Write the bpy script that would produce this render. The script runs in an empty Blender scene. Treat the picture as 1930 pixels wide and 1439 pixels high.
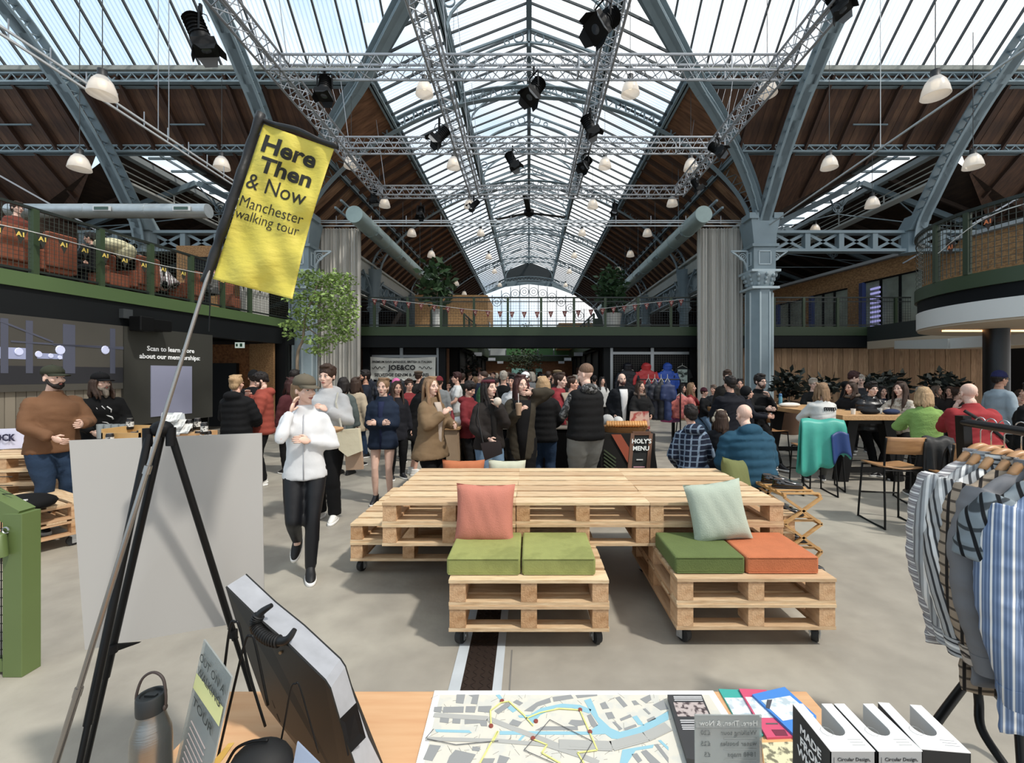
import bpy, bmesh, math, random
import numpy as np
from mathutils import Vector, Matrix, noise
R = math.radians
random.seed(7)
S = bpy.context.scene
C = S.collection
# ---------------------------------------------------------------- camera, sky, sun, exposure
FX, CX, CY, HC = 830.0, 997.0, 707.0, 1.72      # focal length and principal point in pixels of 1930x1439, eye height
cam_d = bpy.data.cameras.new('camera'); cam = bpy.data.objects.new('camera', cam_d); C.objects.link(cam)
cam.location = (0, 0, HC); cam.rotation_euler = (R(90), 0, 0)
cam_d.sensor_width = 36; cam_d.lens = 36 * FX / 1930
cam_d.shift_x = -(CX - 965) / 1930; cam_d.shift_y = (CY - 719.5) / 1930
cam_d.clip_start = .05; cam_d.clip_end = 400
S.camera = cam
S.view_settings.view_transform = 'Standard'; S.view_settings.look = 'None'
S.view_settings.gamma = 1; S.view_settings.use_curve_mapping = False
S.view_settings.exposure = -0.22
try:
    S.cycles.max_bounces = 7; S.cycles.diffuse_bounces = 4; S.cycles.glossy_bounces = 3
    S.cycles.transparent_max_bounces = 16; S.cycles.transmission_bounces = 3
    S.cycles.sample_clamp_indirect = 6; S.cycles.use_denoising = True
except Exception: pass

w = bpy.data.worlds.new('sky'); S.world = w; w.use_nodes = True
nt = w.node_tree; nt.nodes.clear()
o_ = nt.nodes.new('ShaderNodeOutputWorld'); bg = nt.nodes.new('ShaderNodeBackground')
tc = nt.nodes.new('ShaderNodeTexCoord'); nz = nt.nodes.new('ShaderNodeTexNoise'); rp = nt.nodes.new('ShaderNodeValToRGB')
mp = nt.nodes.new('ShaderNodeMapping'); mp.inputs['Scale'].default_value = (1, 1, 1.6); mp.inputs['Location'].default_value = (.35, .1, 0)
nz.inputs['Scale'].default_value = 1.7; nz.inputs['Detail'].default_value = 6; nz.inputs['Roughness'].default_value = .55
rp.color_ramp.elements[0].position = .40; rp.color_ramp.elements[0].color = (.60, .76, .90, 1)
rp.color_ramp.elements[1].position = .56; rp.color_ramp.elements[1].color = (1, 1, 1, 1)
nt.links.new(tc.outputs['Generated'], mp.inputs[0]); nt.links.new(mp.outputs[0], nz.inputs['Vector'])
sx = nt.nodes.new('ShaderNodeSeparateXYZ'); nt.links.new(tc.outputs['Generated'], sx.inputs[0]); ma = nt.nodes.new('ShaderNodeMath'); ma.operation = 'MULTIPLY_ADD'
nt.links.new(sx.outputs[0], ma.inputs[0]); ma.inputs[1].default_value = .22; nt.links.new(nz.outputs['Fac'], ma.inputs[2]); nt.links.new(ma.outputs[0], rp.inputs[0]); nt.links.new(rp.outputs[0], bg.inputs[0]); nt.links.new(bg.outputs[0], o_.inputs[0])      # whiter cloud to the right
bg.inputs[1].default_value = 1.6

sd = bpy.data.lights.new('sun', 'SUN'); sun = bpy.data.objects.new('sun', sd); C.objects.link(sun)
sd.energy = 3.7; sd.angle = R(3.0); sd.color = (1, .955, .88)
sun.rotation_euler = (R(19), R(30), 0)           # high, from the right and a little behind the viewer

# ---------------------------------------------------------------- helpers
def P(px, py, Y):                                   # the point at depth Y seen at a pixel of the photograph
    return Vector(((px - CX) * Y / FX, Y, HC - (py - CY) * Y / FX))
def G(px, py, z=0):                                 # the point at height z seen at a pixel
    return P(px, py, (HC - z) * FX / (py - CY))
def lin(h):
    h = h.lstrip('#'); c = [int(h[i:i+2], 16) / 255 for i in (0, 2, 4)]
    c = [x / 12.92 if x <= .04045 else ((x + .055) / 1.055) ** 2.4 for x in c]; g = .3*c[0]+.55*c[1]+.15*c[2]
    return tuple(g + (x - g) * .84 for x in c) + (1,)          # mutes every colour a little so it does not render too vivid
_M = {}
def mat(col, rough=.6, metal=0, var=0, vscale=6, bump=0, bscale=60, stretch=None, trans=0, emit=0, kind=None, col2=None, scale=10, coord='Object', ang=0, spec=None, coat=0):
    key = (col, rough, metal, var, vscale, bump, bscale, stretch, trans, emit, kind, col2, scale, coord, ang, spec, coat)
    if key in _M: return _M[key]
    m = bpy.data.materials.new('m_' + (kind or 'plain') + '_' + col.strip('#')); m.use_nodes = True
    n = m.node_tree; N = n.nodes; L = n.links; b = N['Principled BSDF']
    b.inputs['Base Color'].default_value = lin(col); b.inputs['Roughness'].default_value = rough; b.inputs['Metallic'].default_value = metal
    if spec is not None: b.inputs['Specular IOR Level'].default_value = spec
    if coat: b.inputs['Coat Weight'].default_value = coat
    if emit:
        b.inputs['Emission Color'].default_value = lin(col); b.inputs['Emission Strength'].default_value = emit
    if trans:
        tr = N.new('ShaderNodeBsdfTransparent'); tr.inputs[0].default_value = (.97, .985, 1, 1) if trans > .8 else lin(col)
        mx = N.new('ShaderNodeMixShader'); mx.inputs[0].default_value = trans
        L.new(b.outputs[0], mx.inputs[1]); L.new(tr.outputs[0], mx.inputs[2]); L.new(mx.outputs[0], N['Material Output'].inputs[0])
    t = N.new('ShaderNodeTexCoord'); mpn = N.new('ShaderNodeMapping'); L.new(t.outputs[coord], mpn.inputs[0])
    if stretch: mpn.inputs['Scale'].default_value = stretch
    if ang or kind in ('stripe', 'plaid'): mpn.inputs['Rotation'].default_value = (0, R(ang), 0) if ang >= 45 else (0, R(ang), R(50))
    cur = None
    def mixc(fac, a, c2, blend='MIX'):
        x = N.new('ShaderNodeMix'); x.data_type = 'RGBA'; x.blend_type = blend
        if isinstance(fac, (int, float)): x.inputs[0].default_value = fac
        else: L.new(fac, x.inputs[0])
        for v, i in ((a, 6), (c2, 7)):
            if isinstance(v, tuple): x.inputs[i].default_value = v
            else: L.new(v, x.inputs[i])
        return x.outputs[2]
    base = lin(col); c2 = lin(col2) if col2 else tuple(v * .6 for v in base[:3]) + (1,)
    def noisef(sc, det=4, vec=None):
        x = N.new('ShaderNodeTexNoise'); x.inputs['Scale'].default_value = sc; x.inputs['Detail'].default_value = det
        L.new(vec or mpn.outputs[0], x.inputs['Vector']); return x.outputs['Fac']
    def ramp(f, a, c, v0=0, v1=1):
        r = N.new('ShaderNodeMapRange'); r.inputs[1].default_value = a; r.inputs[2].default_value = c; r.inputs[3].default_value = v0; r.inputs[4].default_value = v1
        L.new(f, r.inputs[0]); return r.outputs[0]
    def wave(sc, direction, prof='SIN', dist=0):
        x = N.new('ShaderNodeTexWave'); x.wave_profile = prof; x.bands_direction = direction; x.inputs['Scale'].default_value = sc
        x.bands_direction = direction; x.inputs['Distortion'].default_value = dist; L.new(mpn.outputs[0], x.inputs['Vector']); return x.outputs['Fac']
    if kind == 'wood':
        f = noisef(scale, 5)
        cur = mixc(ramp(f, .35, .7), base, c2)
        kn = N.new('ShaderNodeTexVoronoi'); kn.inputs['Scale'].default_value = 2.6; L.new(t.outputs[coord], kn.inputs['Vector'])
        cur = mixc(ramp(kn.outputs['Distance'], .03, .075, .6, 0), cur, tuple(v * .35 for v in c2[:3]) + (1,))
    elif kind == 'osb':
        f = noisef(scale, 6); f2 = noisef(scale*3.1, 2)
        cur = mixc(ramp(f, .4, .6), base, c2); cur = mixc(ramp(f2, .56, .66, 0, .6), cur, tuple(min(1, v*1.3) for v in base[:3]) + (1,))
    elif kind == 'stripe':
        f = wave(scale, 'X', 'SIN'); f2 = wave(scale * .37, 'X', 'SIN')
        cur = mixc(ramp(f, .62, .74), base, c2); cur = mixc(ramp(f2, .85, .93), cur, lin('#e8e6e2'))
    elif kind == 'plaid':
        fx = wave(scale, 'X'); fz = wave(scale, 'Z'); f2 = wave(scale * 3, 'X'); f3 = wave(scale * 3, 'Z')
        m1 = N.new('ShaderNodeMath'); m1.operation = 'MULTIPLY'; L.new(ramp(fx, .8, .9), m1.inputs[0]); m1.inputs[1].default_value = 1
        m2 = N.new('ShaderNodeMath'); m2.operation = 'MULTIPLY'; L.new(ramp(fz, .82, .92), m2.inputs[0]); m2.inputs[1].default_value = .8
        m3 = N.new('ShaderNodeMath'); m3.operation = 'MAXIMUM'; L.new(m1.outputs[0], m3.inputs[0]); L.new(m2.outputs[0], m3.inputs[1])
        cur = mixc(m3.outputs[0], base, c2)
    elif kind == 'camo':
        f = noisef(scale, 2); cur = mixc(ramp(f, .48, .52), base, c2); f2 = noisef(scale * 1.7, 1)
        cur = mixc(ramp(f2, .56, .6), cur, lin('#262624'))
    elif kind == 'spots':
        f = noisef(scale, 3); cur = mixc(ramp(f, .5, .6), base, c2)
    elif kind == 'boards':
        bt = N.new('ShaderNodeTexBrick'); bt.inputs['Scale'].default_value = scale; bt.offset = .37
        bt.inputs['Color1'].default_value = base; bt.inputs['Color2'].default_value = c2; bt.inputs['Mortar'].default_value = (.01, .006, .003, 1)
        bt.inputs['Mortar Size'].default_value = .012; bt.inputs['Brick Width'].default_value = 2.2; bt.inputs['Row Height'].default_value = .16
        L.new(mpn.outputs[0], bt.inputs['Vector']); cur = bt.outputs[0]
    if var:
        f = noisef(vscale, 4); f = ramp(f, .25, .75, 1 - var, 1 + var)
        hs = N.new('ShaderNodeHueSaturation'); L.new(f, hs.inputs['Value'])
        if cur is None: hs.inputs['Color'].default_value = base
        else: L.new(cur, hs.inputs['Color'])
        cur = hs.outputs[0]
    if cur is not None:
        L.new(cur, b.inputs['Base Color'])
        if emit: L.new(cur, b.inputs['Emission Color'])
    if bump:
        f = noisef(bscale, 3); bp = N.new('ShaderNodeBump'); bp.inputs['Strength'].default_value = min(1, bump); bp.inputs['Distance'].default_value = .01
        L.new(f, bp.inputs['Height']); L.new(bp.outputs[0], b.inputs['Normal'])
    _M[key] = m; return m

def wloc(o):
    v = Vector((0, 0, 0))
    while o: v += Vector(o.location); o = o.parent
    return v
class B:
    def __init__(s): s.v = []; s.f = []; s.m = []; s.mi = 0
    def add(s, vs, fs):
        b = len(s.v); s.v += [tuple(p) for p in vs]; s.f += [tuple(b + i for i in f) for f in fs]; s.m += [s.mi] * len(fs); return s
    def box(s, c, d, rz=0, M=None):
        x, y, z = d[0] / 2, d[1] / 2, d[2] / 2; cr, sr = math.cos(rz), math.sin(rz); vs = []
        for a, b_, e in ((-x,-y,-z),(x,-y,-z),(x,y,-z),(-x,y,-z),(-x,-y,z),(x,-y,z),(x,y,z),(-x,y,z)):
            if M is not None: q = M @ Vector((a, b_, e)); vs.append((c[0]+q.x, c[1]+q.y, c[2]+q.z))
            else: vs.append((c[0]+a*cr-b_*sr, c[1]+a*sr+b_*cr, c[2]+e))
        return s.add(vs, [(0,3,2,1),(4,5,6,7),(0,1,5,4),(1,2,6,5),(2,3,7,6),(3,0,4,7)])
    def bx(s, x0, x1, y0, y1, z0, z1): return s.box(((x0+x1)/2, (y0+y1)/2, (z0+z1)/2), (abs(x1-x0), abs(y1-y0), abs(z1-z0)))
    def bar(s, p, q, w, h=None, up=(0,0,1)):
        p = Vector(p); q = Vector(q); h = w if h is None else h; d = q - p
        if d.length < 1e-6: return s
        d.normalize(); u = Vector(up)
        if abs(d.dot(u)) > .98: u = Vector((0,1,0)) if abs(d.y) < .9 else Vector((1,0,0))
        a = d.cross(u).normalized() * w / 2; b_ = a.cross(d).normalized() * h / 2
        return s.add([p-a-b_, p+a-b_, p+a+b_, p-a+b_, q-a-b_, q+a-b_, q+a+b_, q-a+b_], [(0,1,2,3),(7,6,5,4),(0,4,5,1),(1,5,6,2),(2,6,7,3),(3,7,4,0)])
    def tube(s, pts, r, n=8, caps=True, flat=1.0, up=None, ell=None):
        pts = [Vector(p) for p in pts]; k = len(pts); rr = r if isinstance(r, (list, tuple)) else [r] * k
        b = len(s.v); prev = None
        for i, p in enumerate(pts):
            t = (pts[min(i+1, k-1)] - pts[max(i-1, 0)])
            t = t.normalized() if t.length > 1e-9 else Vector((0,0,1))
            if prev is None:
                u = Vector(up) if up else (Vector((0,0,1)) if abs(t.z) < .9 else Vector((0,1,0)))
                a = t.cross(u).normalized()
            else: a = (prev - t * prev.dot(t)).normalized()
            prev = a; c = t.cross(a)
            for j in range(n):
                th = 2 * math.pi * j / n; q = p + a * math.cos(th) * rr[i] + c * math.sin(th) * rr[i] * flat; s.v.append((q.x, q.y, q.z))
        for i in range(k-1):
            for j in range(n):
                s.f.append((b+i*n+j, b+i*n+(j+1)%n, b+(i+1)*n+(j+1)%n, b+(i+1)*n+j)); s.m.append(s.mi)
        if caps:
            s.f.append(tuple(b+j for j in range(n-1, -1, -1))); s.f.append(tuple(b+(k-1)*n+j for j in range(n))); s.m += [s.mi]*2
        return s
    def lathe(s, prof, c=(0,0,0), n=20, M=None, ex=1.0):
        b = len(s.v)
        for r, z in prof:
            for j in range(n):
                th = 2*math.pi*j/n; q = Vector((r*math.cos(th)*ex, r*math.sin(th), z))
                if M is not None: q = M @ q
                s.v.append((c[0]+q.x, c[1]+q.y, c[2]+q.z))
        for i in range(len(prof)-1):
            for j in range(n): s.f.append((b+i*n+j, b+i*n+(j+1)%n, b+(i+1)*n+(j+1)%n, b+(i+1)*n+j)); s.m.append(s.mi)
        s.f.append(tuple(b+j for j in range(n-1, -1, -1))); s.f.append(tuple(b+(len(prof)-1)*n+j for j in range(n))); s.m += [s.mi]*2
        return s
    def ell(s, c, r, n=12, k=8, M=None):
        prof = [(max(math.sin(math.pi*i/k), 1e-3), -math.cos(math.pi*i/k)) for i in range(k+1)]
        b = len(s.v)
        for q0, z in prof:
            for j in range(n):
                th = 2*math.pi*j/n; q = Vector((q0*math.cos(th)*r[0], q0*math.sin(th)*r[1], z*r[2]))
                if M is not None: q = M @ q
                s.v.append((c[0]+q.x, c[1]+q.y, c[2]+q.z))
        for i in range(k):
            for j in range(n): s.f.append((b+i*n+j, b+i*n+(j+1)%n, b+(i+1)*n+(j+1)%n, b+(i+1)*n+j)); s.m.append(s.mi)
        s.f.append(tuple(b+j for j in range(n-1, -1, -1))); s.f.append(tuple(b+k*n+j for j in range(n))); s.m += [s.mi]*2
        return s
    def rings(s, rg, n=16, T=None, pw=1.0):     # rg: (z, halfwidth, halfdepth, yoff[, xoff])
        b = len(s.v)
        for g in rg:
            for j in range(n):
                th = 2*math.pi*j/n; cx, sx = math.cos(th), math.sin(th)
                q = Vector(((abs(cx)**pw)*math.copysign(1, cx)*g[1] + (g[4] if len(g) > 4 else 0), (abs(sx)**pw)*math.copysign(1, sx)*g[2] + (g[3] if len(g) > 3 else 0), g[0]))
                if T is not None: q = T(q)
                s.v.append((q[0], q[1], q[2]))
        for i in range(len(rg)-1):
            for j in range(n): s.f.append((b+i*n+j, b+i*n+(j+1)%n, b+(i+1)*n+(j+1)%n, b+(i+1)*n+j)); s.m.append(s.mi)
        s.f.append(tuple(b+j for j in range(n-1, -1, -1))); s.f.append(tuple(b+(len(rg)-1)*n+j for j in range(n))); s.m += [s.mi]*2
        return s
    def prism(s, poly, vec):
        n = len(poly); v = Vector(vec); a = [Vector(p) for p in poly]
        return s.add(a + [p + v for p in a], [tuple(range(n-1, -1, -1)), tuple(range(n, 2*n))] + [(i, (i+1) % n, n+(i+1) % n, n+i) for i in range(n)])
    def grid(s, fn, nu, nv):
        b = len(s.v)
        for i in range(nu+1):
            for j in range(nv+1): s.v.append(tuple(fn(i/nu, j/nv)))
        for i in range(nu):
            for j in range(nv): q = b+i*(nv+1)+j; s.f.append((q, q+nv+1, q+nv+2, q+1)); s.m.append(s.mi)
        return s
    def mesh(s, name, mats, off=Vector((0,0,0)), smooth=False):
        me = bpy.data.meshes.new(name)
        me.from_pydata([(v[0]-off.x, v[1]-off.y, v[2]-off.z) for v in s.v], [], s.f)
        if not isinstance(mats, (list, tuple)): mats = [mats]
        for m_ in mats: me.materials.append(m_)
        if len(mats) > 1: me.polygons.foreach_set('material_index', s.m)
        if smooth:
            me.polygons.foreach_set('use_smooth', [True]*len(me.polygons))
            if smooth == 'a': me.set_sharp_from_angle(angle=R(40))
        me.update(); return me
    def build(s, name, mats, parent=None, smooth=False, origin=None, bevel=0):
        if parent is not None: off = wloc(parent)
        elif origin is not None: off = Vector(origin)
        else:
            a = np.array(s.v); off = Vector(((a[:,0].min()+a[:,0].max())/2, (a[:,1].min()+a[:,1].max())/2, a[:,2].min()))
        o = bpy.data.objects.new(name, s.mesh(name, mats, off, smooth)); C.objects.link(o)
        if parent is not None: o.parent = parent
        else: o.location = off
        if bevel:
            md = o.modifiers.new('bevel', 'BEVEL'); md.width = bevel; md.segments = 2; md.limit_method = 'ANGLE'
        return o
def tag(o, label=None, cat=None, group=None, kind=None):
    if label: o['label'] = label
    if cat: o['category'] = cat
    if group: o['group'] = group
    if kind: o['kind'] = kind
    return o
def thing(name, label, cat, loc=(0,0,0), group=None, rz=0):
    o = bpy.data.objects.new(name, None); C.objects.link(o); o.location = loc; o.rotation_euler = (0, 0, rz); o.empty_display_size = .1
    return tag(o, label, cat, group)
def struct(name, loc=(0,0,0)):
    o = bpy.data.objects.new(name, None); C.objects.link(o); o.location = loc; o['kind'] = 'structure'; return o
def inst(name, me, parent=None, loc=(0,0,0), rot=None, scale=None):
    o = bpy.data.objects.new(name, me); C.objects.link(o); o.parent = parent; o.location = loc
    if rot is not None: o.rotation_euler = rot
    if scale is not None: o.scale = scale
    return o
def dup(root, loc, rz=None, label=None, group=None):
    r = root.copy(); C.objects.link(r); r.location = loc
    if rz is not None: r.rotation_euler = (0, 0, rz)
    if label: r['label'] = label
    if group: r['group'] = group
    for ch in list(root.children):
        c = ch.copy(); C.objects.link(c); c.parent = r
        for g in ch.children:
            d = g.copy(); C.objects.link(d); d.parent = c
    return r
TS = bpy.data.scenes.new('work')                  # scratch scene for evaluating curves and remeshes, removed at the end
def fmesh(s, name='lettering', align='CENTER', bold=0, space=1, shear=0, ext=0, res=2, valign='CENTER'):
    c = bpy.data.curves.new(name, 'FONT'); c.body = s; c.size = 1; c.align_x = align; c.align_y = valign; c.extrude = ext
    c.offset = bold; c.space_character = space; c.shear = shear; c.resolution_u = res
    ob = bpy.data.objects.new('work', c); TS.collection.objects.link(ob)
    with bpy.context.temp_override(scene=TS, view_layer=TS.view_layers[0]): dg = bpy.context.evaluated_depsgraph_get(); dg.update()
    me = bpy.data.meshes.new_from_object(ob.evaluated_get(dg)); me.name = name; bpy.data.objects.remove(ob); return me
def text(s, m, parent, loc, size, rot=(R(90), 0, 0), name='lettering', align='CENTER', ext=.002, bold=0, scale=(1,1,1), space=1, shear=0):
    me = fmesh(s, name, align, bold/size, space, shear, ext/size); me.materials.clear(); me.materials.append(m)
    o = bpy.data.objects.new(name, me); C.objects.link(o); o.parent = parent
    o.location = Vector(loc) - (wloc(parent) if parent else Vector((0,0,0))); o.rotation_euler = rot; o.scale = (scale[0]*size, scale[1]*size, size)
    return o
def bent(s, m, parent, fn, align='CENTER', bold=0):   # lettering laid on a surface: fn(x, y) in letter heights -> world point
    me = fmesh(s, 'lettering', align, bold, res=3); off = wloc(parent)
    bm = bmesh.new(); bm.from_mesh(me); bmesh.ops.triangulate(bm, faces=bm.faces)
    for _ in range(3): bmesh.ops.subdivide_edges(bm, edges=[e for e in bm.edges if e.calc_length() > .14], cuts=1); bmesh.ops.triangulate(bm, faces=bm.faces)
    bm.to_mesh(me); bm.free()
    for v in me.vertices: v.co = Vector(fn(v.co.x, v.co.y))-off
    me.materials.clear(); me.materials.append(m); me.update(); o = bpy.data.objects.new('lettering', me); C.objects.link(o); o.parent = parent; return o
def circle3(p1, p2, n): return [p1.lerp(p2, i/n) for i in range(n+1)]
def smoothpath(pts, k=6):
    pts = [Vector(p) for p in pts]; out = []
    q = [pts[0]] + pts + [pts[-1]]
    for i in range(1, len(q)-2):
        p0, p1, p2, p3 = q[i-1], q[i], q[i+1], q[i+2]
        for j in range(k):
            t = j/k; out.append(.5*((2*p1)+(p2-p0)*t+(2*p0-5*p1+4*p2-p3)*t*t+(3*p1-p0-3*p2+p3)*t**3))
    out.append(pts[-1]); return out

# ---------------------------------------------------------------- common materials
IRON = mat('#7d8f96', .5, var=.1, vscale=2, bump=.15, bscale=30)
IROND = mat('#65767d', .55, var=.1, vscale=2)
ALU = mat('#a3a6aa', .38, .6)
BLACK = mat('#060607', .55, spec=.25); BLACKM = mat('#0b0c0d', .4, .2, spec=.3)
GREEN = mat('#2b3f20', .5, var=.05); GREENL = mat('#6b8a4c', .5)
PALLET = mat('#dcbe92', .7, kind='wood', col2='#c09a6b', scale=7, stretch=(1, 9, 9), bump=.25, bscale=25, var=.12, vscale=3)
PALLET2 = mat('#cfa878', .7, kind='wood', col2='#a87a4c', scale=7, stretch=(9, 9, 1), bump=.25, bscale=25, var=.12, vscale=4)
OSB = mat('#bb8a50', .8, kind='osb', col2='#8f6333', scale=14, stretch=(1.6, 1.6, 3))
DARKWOOD = mat('#5d3a20', .75, kind='wood', col2='#38210f', scale=3, stretch=(6, 1, 1), var=.25, vscale=1.5)
PLY = mat('#d9a873', .45, kind='wood', col2='#cf9660', scale=4, stretch=(.8, 8, 8))
GLASS = mat('#dff0f4', .06, trans=.9)
def ribbed(direction, sc):                            # corrugated translucent sheet: fine ribs that pass a little less light
    m = bpy.data.materials.new('m_ribbed_glass'); m.use_nodes = True; N = m.node_tree.nodes; L = m.node_tree.links; b = N['Principled BSDF']; b.inputs['Base Color'].default_value = lin('#dfe8ec'); b.inputs['Roughness'].default_value = .3
    t = N.new('ShaderNodeTexCoord'); x = N.new('ShaderNodeTexWave'); x.bands_direction = direction; x.inputs['Scale'].default_value = sc; L.new(t.outputs['Object'], x.inputs['Vector'])
    r = N.new('ShaderNodeValToRGB'); r.color_ramp.elements[0].color = (.70, .76, .82, 1); r.color_ramp.elements[1].color = (.98, .99, 1, 1); r.color_ramp.elements[1].position = .45; L.new(x.outputs['Fac'], r.inputs[0])
    tr = N.new('ShaderNodeBsdfTransparent'); L.new(r.outputs[0], tr.inputs[0]); mx = N.new('ShaderNodeMixShader'); mx.inputs[0].default_value = .92; L.new(b.outputs[0], mx.inputs[1]); L.new(tr.outputs[0], mx.inputs[2]); L.new(mx.outputs[0], N['Material Output'].inputs[0]); return m
RIBX = ribbed('X', 2.44); RIBY = ribbed('Y', 2.54)
WHITE = mat('#e9e9e6', .6)
PLANKW = mat('#a9825a', .7, kind='wood', col2='#7f5c38', scale=5, stretch=(8, 8, .8), var=.2, vscale=1)
# ================================================================ floor
fl = struct('floor')
f = B(); f.bx(-24, 24, -3, 52, -.1, 0)
FLOORM = mat('#958e81', .5, var=.14, vscale=4, bump=.25, bscale=16, kind='spots', col2='#a39c8d', scale=.9)
f.build('screed', FLOORM, fl)
f = B()                                             # steel access strip let into the floor
f.bx(-.44, -.375, .3, 8.0, .0, .004); f.bx(-.2, -.15, .3, 8.0, 0, .004)
f.build('edge_band', mat('#b4bbc0', .5, var=.1), fl)
f = B(); f.bx(-.375, -.2, .3, 8.0, 0, .003)
for i in range(240):
    y = 1.3 + i*.028; s = 1 if i % 2 else -1
    for j in range(4):
        x = -.355 + j*.045; ss = s if j % 2 else -s
        f.bar((x-.011, y-.011*ss, .004), (x+.011, y+.011*ss, .004), .005, .004)
f.build('tread_plate', mat('#3b2f29', .45, .5), fl)
f = B()
for a, b_ in (((-20, 9.3), (20, 9.3)), ((-20, 13.0), (20, 13.0))): f.bx(a[0], b_[0], a[1], a[1]+.05, 0, .003)
f.bx(-.11, -.102, 0, 2.75, 0, .002)
f.build('floor_joint', mat('#6f6b65', .8), fl)
f = B(); f.add([tuple(G(1712, 1042)), tuple(G(1762, 1066)), tuple(G(1900, 1140)), tuple(G(1900, 1042))], [(0,1,2,3)]); [v for v in f.v]; f.v = [(x, y, .003) for x, y, z in f.v]; f.build('painted_band', mat('#8d9396', .6), fl)

# ================================================================ roof of the transept in front (kind structure)
NX, CYL = 8.15, 15.6
ceil = struct('ceiling')
A_, B_ = (14.62, 9.23), (13.2, 10.75)
GT = [(13.15, 10.95), (12.0, 12.0), (9.0, 13.2), (4.0, 14.9)]
def vx(y):                                          # where the valley runs
    t = [(16, 8.4), (14.62, 6.9), (13.15, 4.95), (12.0, 3.4), (6.2, 0), (0, 0)]
    for (a, p), (b_, q) in zip(t, t[1:]):
        if y >= b_: return p + (q-p)*(a-y)/(a-b_)
    return 0
m_ = B()
m_.add([(0, A_[0], A_[1]), (.2, A_[0], A_[1]), (.2, B_[0], B_[1]), (0, B_[0], B_[1]), (0, A_[0]+.03, A_[1]+.03), (.2, A_[0]+.03, A_[1]+.03), (.2, B_[0]+.03, B_[1]+.03), (0, B_[0]+.03, B_[1]+.03)],
       [(0,1,2,3),(4,7,6,5),(0,4,5,1),(1,5,6,2),(2,6,7,3),(3,7,4,0)])
bds = [m_.mesh('roof_board', mat(c, .8, kind='wood', col2=c2, scale=3, stretch=(5, 1, 1), var=.2, vscale=2)) for c, c2 in (('#54341d', '#3a2210'), ('#4a2c17', '#311b0c'), ('#5f3f26', '#402815'))]
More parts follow.
